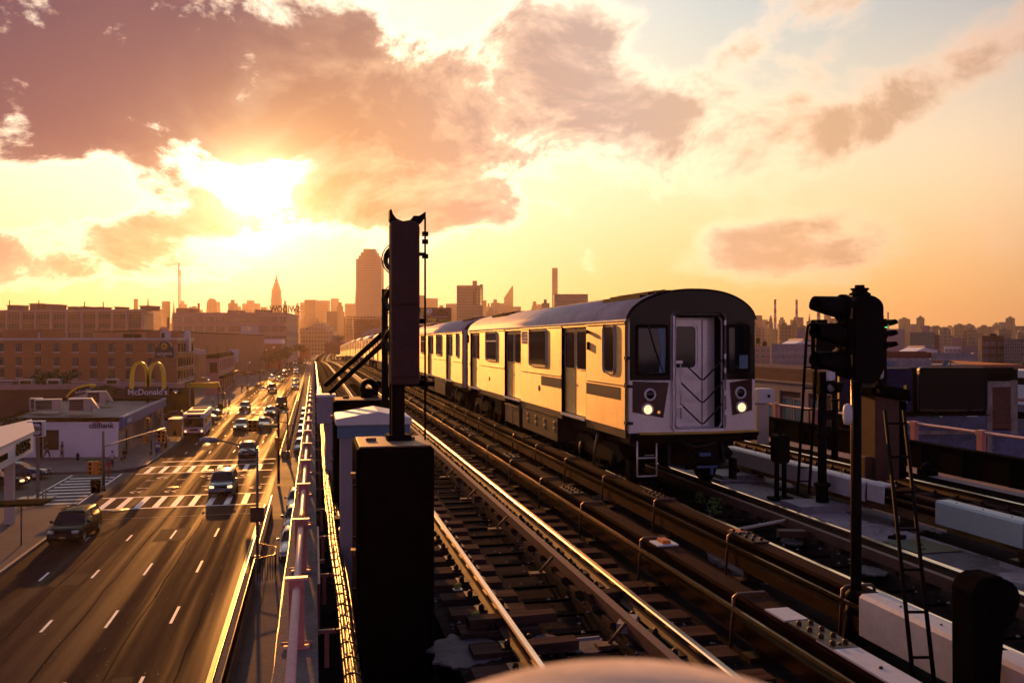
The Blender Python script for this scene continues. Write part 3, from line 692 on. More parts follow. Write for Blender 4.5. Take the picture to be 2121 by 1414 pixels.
# ------------------------------------------------------------------ subway train
TX, TY = 6.63, 14.5; HW = 1.25; CL = 16.25
def roofz(x):
    return 3.06 + .53 * max(0, 1 - abs(x / HW) ** 2.3) ** .62
def sy(px): return onX(px, TX - HW)[0] - TY
def fx(px):
    a = ray(px); d = 14.38 / a[1]; return d * a[0] - TX
def fz(py, px=1440): return Zat(py, 14.38 / ray(px)[1])
M_int = mat('dark_interior', (.02, .012, .010), .8, 0, .3, 4)
M_gray = mat('underfloor_grey', (.060, .036, .022), .5, .4, .4, 6, .2, 40)
M_tan = mat('louvre_tan', (.20, .13, .07), .5, .3, .3, 6)
M_navy = mat('end_wall', (.10, .10, .22), .5, .3, .2, 3)
M_amber = mat('amber_marker', (.8, .3, .05), .3, 0, 0, emit=(1, .35, .05), es=.6)
M_flag_r = mat('flag_red', (.30, .05, .05), .5, 0, 0); M_flag_b = mat('flag_blue', (.05, .05, .2), .5, 0, 0)
M_rib = mat('black_stripe', (.035, .02, .022), .45, .2, .3, 60, stretch=(.01, .01, 3))

def rrect(y0, y1, z0, z1, r, n=5):
    pts = []
    for cy, cz, a0 in ((y1 - r, z0 + r, -90), (y1 - r, z1 - r, 0), (y0 + r, z1 - r, 90), (y0 + r, z0 + r, 180)):
        for i in range(n + 1):
            a = R(a0 + 90 * i / n); pts.append((cy + r * math.cos(a), cz + r * math.sin(a)))
    return pts
def ring(b, p_out, p_in, ax, a, c, m=0):
    """frame between two outlines with the same point count, extruded a..c along ax"""
    n = len(p_out)
    def mk(p, t): return {'x': (t, p[0], p[1]), 'y': (p[0], t, p[1])}[ax]
    vs = [mk(p, t) for t in (a, c) for P_ in (p_out, p_in) for p in P_]
    fs = []
    for i in range(n):
        j = (i + 1) % n
        fs += [(2 * n + i, 2 * n + j, 3 * n + j, 3 * n + i), (i, j, 2 * n + j, 2 * n + i), (n + i, n + j, 3 * n + j, 3 * n + i)]
    b.add(vs, fs, m)

doors = [(sy(1214), sy(1163)), (sy(1079), sy(1045)), (sy(993.5), sy(974))]
doors = [(min(a), max(a)) for a in doors]
wins = [(sy(1275), sy(1249), 2.07, 2.99, .14), (sy(1132.5), sy(1096), 2.06, 2.97, .12), (sy(1029.5), sy(1006), 2.07, 2.97, .12)]
XL = -HW
def make_car(front):
    t = T('subway_car', 'x', 'subway car', (TX, TY, 0))
    # core shell
    b = B(); n = 28; pr = [(-HW + .10, 1.0)] + [(-HW + .10 + (2 * HW - .2) * i / n, roofz((-HW + .05) + (2 * HW - .1) * i / n) - .05) for i in range(n + 1)] + [(HW - .10, 1.0)]
    b.prism(pr, 'y', .15 if front else .05, CL - .02); b.build('body', M_int if front else M_navy, t)
    # roof skin
    b = B(); y0 = 0.03; xs = [-HW + 2 * HW * i / 32 for i in range(33)]
    vs = []; ys = (y0, CL)
    for y in ys: vs += [(x, y, roofz(x)) for x in xs]
    for y in ys: vs += [(x * .98, y, roofz(x) - .04) for x in xs]
    fs = [(i, i + 1, 33 + i + 1, 33 + i) for i in range(32)] + [(66 + i, 67 + i, 99 + i + 1, 99 + i) for i in range(32)] + [(i, i + 1, 67 + i, 66 + i) for i in range(32)] + [(33 + i, 34 + i, 100 + i, 99 + i) for i in range(32)]
    b.add(vs, fs, 0, True)
    for k in range(9):
        x = -.50 + .125 * k
        b.box(x - .012, x + .012, 2.9 if front else .4, CL - .5, roofz(x) - .01, roofz(x) + .022)
    rf = b.build('roof', [M_roof], t)
    for (a, c) in (((.5, 2.6) if front else (.6, 2.6)), (CL - 4.4, CL - 2.2)):
        b = B()
        for x0 in (-.80, -.64, -.48, -.32, .20, .36, .52, .68):
            z_ = roofz(x0 + .06)
            for k in range(14):
                yy = a + (c - a) * k / 14; b.box(x0, x0 + .13, yy, yy + (c - a) / 14 * .6, z_ - .05, z_ + .035)
            b.box(x0 - .012, x0, a, c, z_ - .05, z_ + .045)
        b.build('roof_vent', M_dark, rf)
    b = B()
    for s_ in (-1, 1): b.box(s_ * HW - .02 if s_ > 0 else -HW - .015, s_ * HW + .015 if s_ > 0 else -HW + .02, .03, CL, 3.035, 3.06)
    b.build('gutter', M_steel2, t)
    # side skin between the doorways, both sides
    segs = []; y = .10
    for a, c in doors: segs.append((y, a)); y = c
    segs.append((y, CL - .02))
    for s_ in (-1, 1):
        b = B(); x0, x1 = (-HW, -HW + .05) if s_ < 0 else (HW - .05, HW)
        for a, c in segs:
            b.box(x0, x1, a, c, 1.09, 1.885); b.box(x0, x1, a, c, 1.925, 3.035)
            xm = (x0 - .012, x1) if s_ < 0 else (x0, x1 + .012)
            b.box(xm[0], xm[1], a, c, 1.885, 1.925)
            b.box(xm[0], xm[1], a, c, 2.985, 3.005)
            b.box(x0 + .01 if s_ < 0 else x0 - .01, x1 + .01 if s_ < 0 else x1 - .01, a, c, .94, 1.087, 1)
        for a, c in doors:
            b.box(x0, x1, a - .001, c + .001, 2.965, 3.035)
            if s_ > 0: b.box(HW - .1, HW - .06, a - .01, c + .01, 1.12, 2.965)
        b.build('side_panel', [M_steel, M_gray], t, bevel=.004)
    # doors: recessed pairs of leaves
    for a, c in doors:
        mid = (a + c) / 2
        b = B(); xd = -HW + .06
        b.box(xd, xd + .04, a + .01, mid - .012, 1.12, 2.965); b.box(xd, xd + .04, mid + .012, c - .01, 1.12, 2.965)
        b.box(xd - .002, xd + .03, mid - .012, mid + .012, 1.12, 2.965, 1)
        b.box(-HW - .03, -HW + .08, a + .02, c - .02, 1.05, 1.10, 2)
        b.box(-HW + .0, -HW + .06, a - .0, a + .012, 1.1, 2.965, 1); b.box(-HW + .0, -HW + .06, c - .012, c, 1.1, 2.965, 1)
        d = b.build('door', [M_steel, M_black, M_steel2], t)
        for (p, q) in ((a + .12, mid - .10), (mid + .10, c - .12)):
            b = B(); ring(b, rrect(p - .03, q + .03, 2.07, 2.90, .12), rrect(p, q, 2.10, 2.87, .09), 'x', xd - .008, xd + .002, 1)
            b.prism(rrect(p, q, 2.10, 2.87, .09), 'x', xd - .003, xd + .01, 0); b.build('door_window', [M_glass, M_steel2], d)
    for i, (p, q, z0, z1, r) in enumerate(wins):
        p, q = min(p, q), max(p, q)
        if not front and i == 0: p, q = .9, 1.5
        b = B(); ring(b, rrect(p, q, z0, z1, r), rrect(p + .06, q - .06, z0 + .06, z1 - .06, r - .05), 'x', -HW - .022, -HW + .01, 1)
        b.prism(rrect(p + .05, q - .05, z0 + .05, z1 - .05, r - .05), 'x', -HW - .006, -HW + .01, 0)
        if i == 2: b.box(-HW - .018, -HW + .01, p + .05, q - .05, 2.66, 2.70, 1)
        b.build('window', [M_glass, M_steel2], t)
    # decals and fittings on the side
    x = -HW - .004
    if front:
        b = B(); b.box(x, x + .02, sy(1288) if False else .35, sy(1214) - .03, 1.62, 1.84)
        t_ = b.build('stripe', M_rib, t)
        b = B(); b.box(x, x + .02, sy(1163) + .03, sy(1121), 1.62, 1.84); b.build('stripe', M_rib, t)
        f0, f1 = sy(1091.5), sy(1080.5)
        b = B(); b.box(x, x + .02, f0, f1, 2.62, 2.93, 0)
        for k in range(4): b.box(x - .003, x + .01, f0, f1, 2.62 + k * .09, 2.66 + k * .09, 1)
        b.box(x - .005, x + .01, (f0 + f1) / 2, f1, 2.78, 2.93, 2); b.build('flag', [M_signw, M_flag_r, M_flag_b], t)
        b = B(); b.lathe([(.0, -.05), (.035, -.05), (.045, -.03), (.03, 0)], (-HW, sy(1218.5), 2.86), 'x', 12); b.box(-HW - .03, -HW, sy(1219) - .03, sy(1219) + .03, 2.50, 2.66); b.build('side_lamp', M_dark, t)
        for yc, zc in ((sy(1116.5), 1.53), (sy(1013.5), 1.50)):
            b = B(); b.lathe([(.075, -.004), (.062, -.006), (.0, -.006)], (-HW, yc, zc), 'x', 20, 0); b.box(-HW - .009, -HW, yc - .035, yc + .035, zc - .02, zc + .03, 1); b.build('round_emblem', [M_gray, M_tan], t)
        b = B(); b.box(x, x + .02, sy(971.5), sy(966.5), 2.62, 2.9); b.build('number_panel', M_black, t)
    # underfloor equipment
    b = B()
    b.box(-.95, .95, .3, CL - .3, .75, 1.0)
    for (a, c, z0) in ((4.6, 5.3, .42), (8.2, 8.9, .35), (9.6, 10.5, .5), (11.2, 12.2, .45)): b.box(-1.1, .9, a, c, z0, .9)
    b.build('underframe', M_dark, t)
    u0, u1 = sorted((sy(1152), sy(1080))); b = B(); b.box(-1.22, -.6, u0, u1, .38, .93)
    for k in range(4):
        yy = u0 + (u1 - u0) * (k + .25) / 4
        b.box(-1.235, -1.21, yy, yy + .16, .72, .82, 1); b.box(-1.235, -1.21, yy, yy + .16, .58, .68, 1); b.box(-1.25, -1.1, yy - .02, yy + .03, .93, .97, 1)
    b.build('resistor_box', [M_gray, M_tan], t, bevel=.01)
    u0, u1 = sorted((sy(1074), sy(1046))); b = B(); b.box(-1.20, -.6, u0, u1, .36, .86, 0)
    for k in range(6): b.box(-1.235, -1.19, u0 + .05, u1 - .05, .40 + k * .075, .435 + k * .075, 1)
    b.box(-1.24, -1.2, u0, u0 + .05, .36, .88, 1); b.box(-1.24, -1.2, u1 - .05, u1, .36, .88, 1); b.box(-1.24, -1.2, (u0 + u1) / 2 - .03, (u0 + u1) / 2 + .03, .38, .86, 1); b.box(-1.26, -1.15, u0, u1, .86, .90, 1)
    b.build('louvre_box', [M_gray, M_tan], t)
    for yb in (2.1, CL - 2.1):
        b = B()
        for s_ in (-1, 1):
            b.prism([(yb - 1.5, .55), (yb - 1.2, .72), (yb - .5, .74), (yb, .62), (yb + .5, .74), (yb + 1.2, .72), (yb + 1.5, .55), (yb + 1.3, .42), (yb + .3, .36), (yb - .3, .36), (yb - 1.3, .42)], 'x', s_ * 1.02 - .08, s_ * 1.02 + .08)
            for q in (-1.0, 1.0): b.lathe([(0, -.14), (.14, -.12), (.16, .1)], (s_ * 1.02, yb + q, .42), 'x', 14)
            b.lathe([(.1, .62), (.12, .66), (.12, .86), (.1, .9)], (s_ * 1.0, yb, 0), 'z', 12)
            b.box(s_ * 1.02 - .04, s_ * 1.02 + .04, yb - 1.72, yb - 1.55, .1, .5)
        if s_: b.box(-1.3, -1.02, yb - .35, yb + .35, .16, .22); b.tube([(-1.2, yb - .1, .2), (-1.22, yb - .2, .5), (-1.15, yb - .2, .85)], .03, 1)
        b.box(-.9, .9, yb - .25, yb + .25, .4, .8)
        bg = b.build('bogie', [M_dark, M_tan], t)
        for q in (-1.0, 1.0):
            b = B(); b.tube([(-.9, yb + q, .42), (.9, yb + q, .42)], .07)
            for s_ in (-1, 1):
                b.lathe([(0, -.06), (.10, -.05), (.13, -.02), (.33, -.02), (.37, -.065), (.42, -.065), (.42, .04), (.46, .05), (.45, .075), (0, .075)][::1], (s_ * .725, yb + q, .425), 'x', 28)
            b.build('wheelset', M_dark, bg)
    # drips on the door ends: side ladder handles near the ends
    for s_ in (-1, 1):
        b = B(); b.box(s_ * 1.15 - .05, s_ * 1.15 + .05, -.02, .12, .95, 3.1); b.build('corner_post', M_steel2, t)
    return t
carA = make_car(True)
carA['label'] = 'lead silver subway car with lit headlights, black front and yellow edge'
# the cab front of the lead car
def yf(x): return -.14 * (1 - (x / HW) ** 2) - .02
def fpanel(name, outline, m, parent, t0=.012, t1=.0, off_=0.0, sub=0):
    """plate lying on the curved cab front: outline in (x, z)"""
    bm = bmesh.new(); n = len(outline)
    def q(p, o): return (p[0], yf(p[0]) - o, p[1])
    b = B(); vs = [q(p, off_ + t0) for p in outline] + [q(p, off_ - .03) for p in outline]; bm.free()
    fs = [list(range(n))] + [(i, (i + 1) % n, n + (i + 1) % n, n + i) for i in range(n)]
    b.add(vs, fs, 0); return b.build(name, m, parent)
DX0, DX1 = -.44, .50
b = B(); cols = [-HW + .04, -1.1, -.9, -.7, DX0, ]; cols2 = [DX1, .7, .9, 1.1, HW - .04]
def strip(b, cs, zb, zt, m):
    vs = []
    for x in cs: vs += [(x, yf(x), zb), (x, yf(x), (zt(x) if callable(zt) else zt))]
    b.add(vs, [(2 * i, 2 * i + 2, 2 * i + 3, 2 * i + 1) for i in range(len(cs) - 1)], m, True)
rz = lambda x: roofz(x) + .012
strip(b, cols, 1.05, 1.98, 1); strip(b, cols2, 1.05, 1.98, 1); strip(b, cols, 1.98, rz, 0); strip(b, cols2, 1.98, rz, 0)
strip(b, [DX0, -.2, .03, .27, DX1], 3.13, rz, 0)
# roof rim round the front
xs = [-HW + 2 * HW * i / 40 for i in range(41)]
vs = []
for x in xs:
    vs += [(x, yf(x) - .006, rz(x) - .03), (x, yf(x) - .006, rz(x) + .006), (x, .06, rz(x) + .006)]
b.add(vs, [(3 * i, 3 * i + 3, 3 * i + 4, 3 * i + 1) for i in range(40)] + [(3 * i + 1, 3 * i + 4, 3 * i + 5, 3 * i + 2) for i in range(40)], 2, True)
b.build('cab_front', [M_blk, M_steel2, M_dark], carA)
# recessed door way
yd = .10
b = B(); z0, z1 = 1.12, 3.12
b.box(DX0, DX1, yd, yd + .03, z0, z1, 0); b.box(DX0 - .01, DX0 + .03, -.17, yd + .02, z0, z1, 0); b.box(DX1 - .03, DX1 + .01, -.17, yd + .02, z0, z1, 1); b.box(DX0, DX1, -.16, yd, z1 - .02, z1 + .01, 1); b.box(DX0, DX1, -.20, yd, z0 - .06, z0, 0)
fr = b.build('door_recess', [M_steel2, M_black], carA)
b = B()
ring(b, rrect(DX0 - .05, DX1 + .05, 1.08, 3.19, .12), rrect(DX0 + .03, DX1 - .03, 1.13, 3.11, .08), 'y', -.215, -.12)
for zz in (3.0, 2.4, 2.15, 1.75, 1.4):
    for xx in (DX0 - .02, DX1 + .02): b.box(xx - .02, xx + .02, -.24, -.21, zz - .05, zz + .05)
b.build('door_frame', M_steel2, carA, bevel=.01)
b = B(); b.box(DX0 + .05, DX1 - .18, yd - .04, yd + .01, 1.14, 3.06, 0); b.box(DX1 - .30, DX1 - .28, yd - .045, yd - .03, 1.15, 3.06, 1); b.tube([(DX0 + .10, yd - .08, 1.95), (DX0 + .10, yd - .08, 2.35)], .014, 0)
dr = b.build('end_door', [M_steel2, M_dark], carA, bevel=.006)
b = B(); wx0, wx1 = DX0 + .08, DX0 + .56
ring(b, rrect(wx0, wx1, 2.16, 2.98, .10), rrect(wx0 + .05, wx1 - .05, 2.21, 2.93, .07), 'y', yd - .062, yd - .03, 1); b.prism(rrect(wx0 + .04, wx1 - .04, 2.2, 2.94, .07), 'y', yd - .048, yd - .035, 0)
b.build('door_window', [M_glass, M_steel2], dr)
b = B()
for zc in (2.28, 1.88, 1.50):
    pts = [(DX0 + .14, -.17, zc + .06), (DX0 + .25, -.19, zc - .05), (DX0 + .50, -.20, zc - .28), (DX0 + .56, -.20, zc - .29), (DX0 + .68, -.2, zc - .18), (DX1 - .02, -.19, zc + .06)]
    b.tube(pts, .016, 0, 6)
b.build('safety_gate', M_rub, carA)
b = B(); b.tube([(DX0 + .13, -.18, 1.3), (DX0 + .13, -.18, 2.3)], .012, 0); b.box(DX0 + .02, DX0 + .16, -.2, -.17, 2.28, 2.33); b.box(DX0 + .02, DX0 + .16, -.2, -.17, 1.5, 1.54); b.build('gate_post', M_steel2, carA)
# cab windows
def cabwin(x0, x1, z0, z1):
    w_ = fpanel('cab_window', rrect(x0, x1, z0, z1, .07), M_dark, carA, .006, off_=.001)
    fpanel('pane', rrect(x0 + .06, x1 - .06, z0 + .05, z1 - .05, .04), M_glassb, w_, .012, off_=.004); return w_
cw = cabwin(-1.12, -.52, 2.06, 2.97)
b = B(); b.tube([(-.62, yf(-.62) - .03, 2.12), (-.78, yf(-.75) - .04, 2.55), (-.90, yf(-.9) - .03, 2.98)], .010, 0, 5); b.build('wiper', M_rub, cw)
M_blind = mat('cab_blind', (.10, .20, .30), .5, 0, .2, 3)
fpanel('blind', [(-.70, 2.12), (-.60, 2.12), (-.60, 2.90), (-.72, 2.90), (-.66, 2.5)], M_blind, cw, .018, off_=.005)
cw2 = cabwin(.58, 1.10, 2.10, 2.98)
fpanel('blind', [(.86, 2.18), (1.04, 2.18), (1.04, 2.42), (.86, 2.42)], M_blind, cw2, .018, off_=.005)
# maroon headlight panels
def hpanel(pts, lamps, lit_amber):
    p = fpanel('headlight_panel', pts, M_maroon, carA, .010, off_=.002)
    for (x, z, lit) in lamps:
        b = B(); y = yf(x) - .012
        b.lathe([(.115, 0), (.105, -.035), (.085, -.04), (.075, -.02)], (x, y, z), 'y', 24, 1)
        b.lathe([(.076, -.018), (.05, -.028), (0, -.03)], (x, y, z), 'y', 24, 0)
        b.build('headlight', [M_lity if lit else M_glass, M_steel2], p)
    return p
hp = hpanel([(-1.16, 1.42), (-1.16, 1.97), (-.52, 1.94), (-.62, 1.32)], [(-.86, 1.73, False), (-.90, 1.47, True)], True)
b = B(); b.lathe([(.028, 0), (.02, -.02), (0, -.025)], (-.70, yf(-.7) - .012, 1.42), 'y', 10); b.build('marker_lamp', M_amber, hp)
hp2 = hpanel([(1.14, 1.42), (1.14, 1.99), (.66, 1.93), (.72, 1.34)], [(.88, 1.74, False), (.90, 1.48, True)], True)
b = B(); b.tube([(-.94, yf(-.9) - .03, 1.965), (-.58, yf(-.6) - .03, 1.955)], .014); b.build('hand_rail', M_steel2, carA)
# anti climber and yellow edge, step ladder, coupler
b = B(); xs = [-HW + .02 + (2 * HW - .04) * i / 16 for i in range(17)]
for (z0, z1, o) in ((.96, 1.045, .10), (.88, .95, .06), (1.0, 1.02, .13)):
    vs = []
    for x in xs: vs += [(x, yf(x) - o, z0), (x, yf(x) - o, z1), (x, .3, z0), (x, .3, z1)]
    fs = [[0, 1, 3, 2], [64, 66, 67, 65]]
    for i in range(16):
        a = 4 * i; c = a + 4; fs += [(a, c, c + 1, a + 1), (a + 1, c + 1, c + 3, a + 3), (a, a + 2, c + 2, c)]
    b.add(vs, fs, 0)
b.build('anti_climber', M_dark, carA)
b = B(); vs = []
for x in xs: vs += [(x, yf(x) - .112, 1.035), (x, yf(x) - .112, 1.068), (x, yf(x) + .02, 1.046), (x, yf(x) + .02, 1.068)]
b.add(vs, [f for i in range(1, 16) for f in ((4 * i, 4 * i + 4, 4 * i + 5, 4 * i + 1), (4 * i + 1, 4 * i + 5, 4 * i + 7, 4 * i + 3))], 0)
b.build('yellow_edge', M_yel, carA)
b = B()
for xx in (-1.10, -.74): b.tube([(xx, -.12, .92), (xx, -.12, .30)], .014, 0, 6)
for zz in (.30, .62): b.tube([(-1.10, -.12, zz), (-.74, -.12, zz)], .014, 0, 6)
b.build('step_ladder', M_steel2, carA)
M_bluem = mat('coupler_blue', (.05, .10, .25), .5, .3, .2, 5)
b = B(); b.box(-.28, .34, -.35, .5, .42, .84, 0); b.box(-.2, .22, -.48, -.34, .50, .78, 0); b.lathe([(0, -.56), (.16, -.54), (.20, -.45), (.20, -.35)], (.02, 0, .62), 'y', 18, 0)
b.box(-.12, .08, -.57, -.5, .68, .74, 1); b.box(-.16, .20, -.58, -.52, .48, .515, 1); b.box(.08, .12, -.585, -.53, .36, .5, 1)
for xx in (-.5, .5): b.tube([(xx, -.1, .85), (xx * 1.05, -.2, .5), (xx * .6, -.3, .45)], .03, 2, 6)
b.tube([(-.35, -.1, .9), (-.1, -.4, .82), (.3, -.3, .88)], .02, 2, 6)
b.build('coupler', [M_dark, M_bluem, M_rub], carA)
b = B()
for zz in (1.2, 1.85, 2.35): b.box(-HW - .03, -HW + .10, -.05, .07, zz, zz + .05)
b.build('post_bracket', M_rub, carA)
# trailing cars
carB = make_car(False)
b = B()
for zc in (2.35, 1.75, 1.15): b.tube([(-1.1, -.08, zc), (-.9, -.10, zc - .12), (-.6, -.1, zc - .14), (-.3, -.1, zc), (.6, -.1, zc)], .02, 0, 6)
b.build('safety_gate', M_signw, carB)
ords = ['second', 'third', 'fourth', 'fifth', 'sixth', 'seventh', 'eighth', 'ninth', 'tenth']
for k in range(1, 10):
    y = TY + k * (CL + 1.15); c = carB if k == 1 else dup(carB, (0, 0, 0))
    dx, dz = off(y); dx2, dz2 = off(y + CL)
    c.location = (TX + dx, y, dz); c.rotation_euler = (math.atan2(dz2 - dz, CL), 0, 0)
    c['label'] = ords[k - 1] + ' silver car of the train counted from the lit front'
    if k == 1: c['label'] = 'second silver car of the train, right behind the lead car, glinting in the sun'
    if k == 9: c['label'] = 'last visible silver car of the train at the far end of the track'
    c['group'] = 'cars of the subway train'
carA['group'] = 'cars of the subway train'
# black fabric flag of soot on the lead car: worn streaks live in the steel

# ------------------------------------------------------------------ left foreground: relay cases and signal seen from behind
def relay(label, x0, x1, y0, y1, z0, z1, m, top, nm='relay_box', plates=True):
    t = T(nm, label, 'relay box', ((x0 + x1) / 2, (y0 + y1) / 2, z0))
    w_, d_, h_ = (x1 - x0) / 2, (y1 - y0) / 2, z1 - z0
    b = B(); b.box(-w_, w_, -d_, d_, 0, h_); b.build('case', m, t, bevel=.03)
    b = B(); b.box(-w_ + .03, w_ - .03, -d_ + .04, d_ - .03, h_ + .001, h_ + .018); 
    for xx in (-w_ * .55, w_ * .5):
        b.box(xx - .05, xx + .05, 0, .07, h_ + .018, h_ + .05)
    b.build('lid', top, t, bevel=.006)
    b = B()
    for q in (.25, .45, .65, .85):
        for s_ in (-1,): b.box(-w_ - .03, -w_, -d_ + .05, -d_ + .10, h_ * q, h_ * q + .02)
    b.box(-w_ + .04, w_ - .04, -d_ - .012, -d_, .05, h_ - .06); b.build('door', m, t, bevel=.004)
    b = B()
    for q in (.3, .6, .9): b.box(-w_ - .045, -w_ - .002, -d_ + .12, -d_ + .22, h_ * q - .05, h_ * q)
    b.build('hinge', M_cable, t)
    return t
relay('tall black relay box in the near left foreground, carrying the dark signal mast', .385, 1.115, 8.2, 9.15, -.75, 1.665, M_black, mat('rusty_lid', (.20, .12, .075), .6, .2, .3, 5))
t = T('equipment_cabinet', 'pale grey cabinet with a peaked metal roof, directly behind the tall black relay box', 'cabinet', (.70, 10.9, -.75))
b = B(); b.box(-.38, .38, -.35, .45, 0, 2.42); b.box(-.40, .40, -.37, -.33, 0, 2.3); b.build('case', M_cab, t, bevel=.01)
b = B(); b.prism([(-.45, 2.42), (.45, 2.42), (.45, 2.50), (.05, 2.58), (-.45, 2.50)], 'y', -.43, .55); b.build('roof', M_signw, t, bevel=.01)
b = B(); b.box(-.43, .43, -.40, -.37, 2.27, 2.42); b.build('blue_trim', M_blind, t)
b = B(); b.box(-.46, -.38, -.3, -.1, 1.2, 1.3); b.build('latch', M_dark, t)
relay('dark relay box farther back, behind the pale peaked cabinet', .30, 1.22, 14.0, 14.9, -.6, 1.72, M_black, M_rustbox)
t = T('equipment_cabinet', 'small pinkish grey cabinet on a post, left of the farther dark relay box', 'cabinet', (.22, 16.9, -.5))
b = B(); b.box(-.17, .17, -.2, .2, 1.62, 2.12); b.build('case', M_cab, t, bevel=.01)
b = B(); b.box(-.18, .18, -.22, .22, 2.12, 2.17); b.build('lid', M_signw, t)
b = B(); b.box(-.02, .17, -.08, .12, -.2, 1.62); b.build('post', M_cab, t)

SM = T('signal_mast', 'tall dark signal mast seen from behind, standing on the black relay box', 'signal', (.79, 8.75, 1.68))
def sz(py, d=8.75): return Zat(py, d) - 1.68
def sx(px, d=None):
    # lateral position on the plane y = 8.75
    a = ray(px); return a[0] / a[1] * 8.75 - .79
b = B(); b.box(sx(811), sx(837), -.06, .06, 0, 1.2); b.box(sx(800), sx(850), -.1, .1, 0, .06); b.box(sx(806), sx(809.5), -.05, -.02, 0, sz(455)); b.build('mast', M_dark, SM)
xa, xb = sx(807.5), sx(866)
b = B(); zt = sz(462); zb = sz(795)
pts = [(xa, zb), (xb - .02, zb)] + [(xb, zb + .02)] + [(xb, zt - .06)] + [(xb - .06 + .06 * math.cos(a), zt - .06 + .06 * math.sin(a)) for a in (R(30), R(60), R(90))] + [(xa + .02, zt), (xa, zt - .02)]
b.prism(pts, 'y', -.14, .14)
b.box(xa + .01, xb - .01, -.155, -.14, sz(780), sz(640)); b.box(xa + .01, xb - .01, -.155, -.14, sz(632), sz(480))
b.build('housing', mat('signal_back', (.055, .013, .009), .6, .1, .35, 4, .3, 30), SM, bevel=.01)
for py in (535, 620, 705):
    b = B(); zc = sz(py); b.lathe([(.15, .0), (.155, .02), (.10, .12), (.09, .20)], (xa + .10, .14, zc), 'y', 20)
    b.lathe([(.165, -.02), (.175, .0), (.165, .02)], (xa + .10, .14, zc), 'y', 20); b.build('lens_hood', M_dark, SM)
b = B(); xr = sx(880)
b.tube([(xr, -.02, -.02), (xr, -.02, sz(452)), (xr - .012, -.02, sz(441)), (xr - .03, -.02, sz(452))], .011, 0, 6)
for py in (484, 500, 530): b.box(xr - .03, xr + .03, -.045, .005, sz(py + 5), sz(py - 4))
b.box(sx(866) - .01, xr, -.03, 0, sz(530), sz(523)); b.box(sx(862), xr, -.03, 0, sz(670), sz(660)); b.box(sx(840), xr, -.03, 0, sz(796), sz(786))
b.tube([(sx(862), -.02, sz(617)), (sx(866), -.05, sz(612))], .015, 0, 6)
b.box(sx(838), sx(900), -.03, .0, sz(800), sz(790))
b.build('ladder', M_dark, SM)
b = B(); cx, r = (sx(806) + sx(880)) / 2, (sx(880) - sx(806)) / 2
pts = []
za = sz(462)
outer = [(sx(805), sz(440)), (sx(809), sz(436)), (sx(813), sz(447)), (sx(820), sz(456)), (sx(833), sz(461)), (sx(848), sz(458)), (sx(855), sz(449)), (sx(866), sz(449)), (sx(874), sz(444)), (sx(880), sz(440)), (sx(880), sz(450)), (sx(872), sz(462)), (sx(865), sz(466)), (sx(850), sz(462)), (sx(835), sz(470)), (sx(812), sz(470)), (sx(805), sz(458))]
b.prism(outer, 'y', -.08, .05); b.build('crest_bracket', M_dark, SM)
b = B(); b.lathe([(0, -.03), (.03, -.02), (.04, .02), (.02, .05)], (sx(862), -.08, sz(644)), 'z', 12); b.build('glass_insulator', M_glassb, SM)
# struts leaning from the mast to the farther relay box
t = T('diagonal_struts', 'pair of parallel diagonal struts running down left from behind the signal mast', 'struts', (.3, 13.6, 1.0))
b = B()
for o in (0, .0):
    pass
def pt(px, py, d):
    x, y = P(px, d); return (x - .3, y - 13.6, Zat(py, d) - 1.0)
for k, q in enumerate(((674, 797, 790, 694), (684, 812, 797, 708))):
    p0_, p1_ = pt(q[0], q[1], 13.2), pt(q[2], q[3], 12.2); b.tube([p0_, p1_], .045, 0, 4)
b.build('strut', M_dark, t)
t2 = B(); x_, y_ = P(797, 12.2); t2.tube([(0, 0, 0), (0, 0, 3.6)], .05, 0, 6); t2.tube([(0, 0, .2), (-.35, .1, -.1)], .04); t2.tube([(0, 0, .3), (.35, .1, -.1)], .04)
tag(t2.build('strut_post', M_dark, loc=(x_, y_, -.2)), 'dark post just left of the signal housing that carries the diagonal struts', 'post')
t = T('dwarf_signal', 'rounded dark helmet shaped hood on the farther relay box, under the struts', 'signal', (*P(765, 14.5), 1.72))
b = B(); b.lathe([(.14, -.1), (.16, -.05), (.16, .2), (.05, .24)], (0, 0, .17), 'y', 20); b.box(-.14, .14, -.08, .2, 0, .16); b.build('hood', M_dark, t)
b = B(); b.tube([(.12, 0, .25), (.28, .05, .2), (.33, .05, .02)], .05); b.build('neck', M_dark, t)

# ------------------------------------------------------------------ right foreground signal with three hooded lenses facing left
x_, y_ = P(1773, 8.3)
RS = T('track_signal', 'large dark three lens signal on a mast at right, hoods pointing left', 'signal', (x_, y_, -.2))
D = 8.3
def rz_(py): return Zat(py, D) + .2
def rx_(px):
    a = ray(px); return a[0] / a[1] * y_ - x_
b = B(); b.tube([(0, 0, 0), (0, 0, rz_(790))], .05, 0, 14); b.tube([(0, 0, 0), (0, 0, .42)], .12, 0, 14, r2=.085); b.lathe([(.085, .40), (.10, .42), (.10, .46), (.06, .50)], seg=16); b.box(-.2, .2, -.2, .2, -.02, .03)
b.tube([(-.055, -.02, rz_(1000)), (-.055, -.02, rz_(780))], .012, 1, 6); b.build('mast', [M_dark, M_cable], RS)
b = B(); xl, xr2 = rx_(1748), rx_(1813)
zt, zb = rz_(612), rz_(792); pr = []
for k in range(13): a = R(180 * k / 12); pr.append(((xl + xr2) / 2 + (xr2 - xl) / 2 * math.cos(a), zt - .12 + .12 * math.sin(a)))
for k in range(9): a = R(180 + 180 * k / 8); pr.append(((xl + xr2) / 2 + (xr2 - xl) / 2 * math.cos(a), zb + .13 + .11 * math.sin(a)))
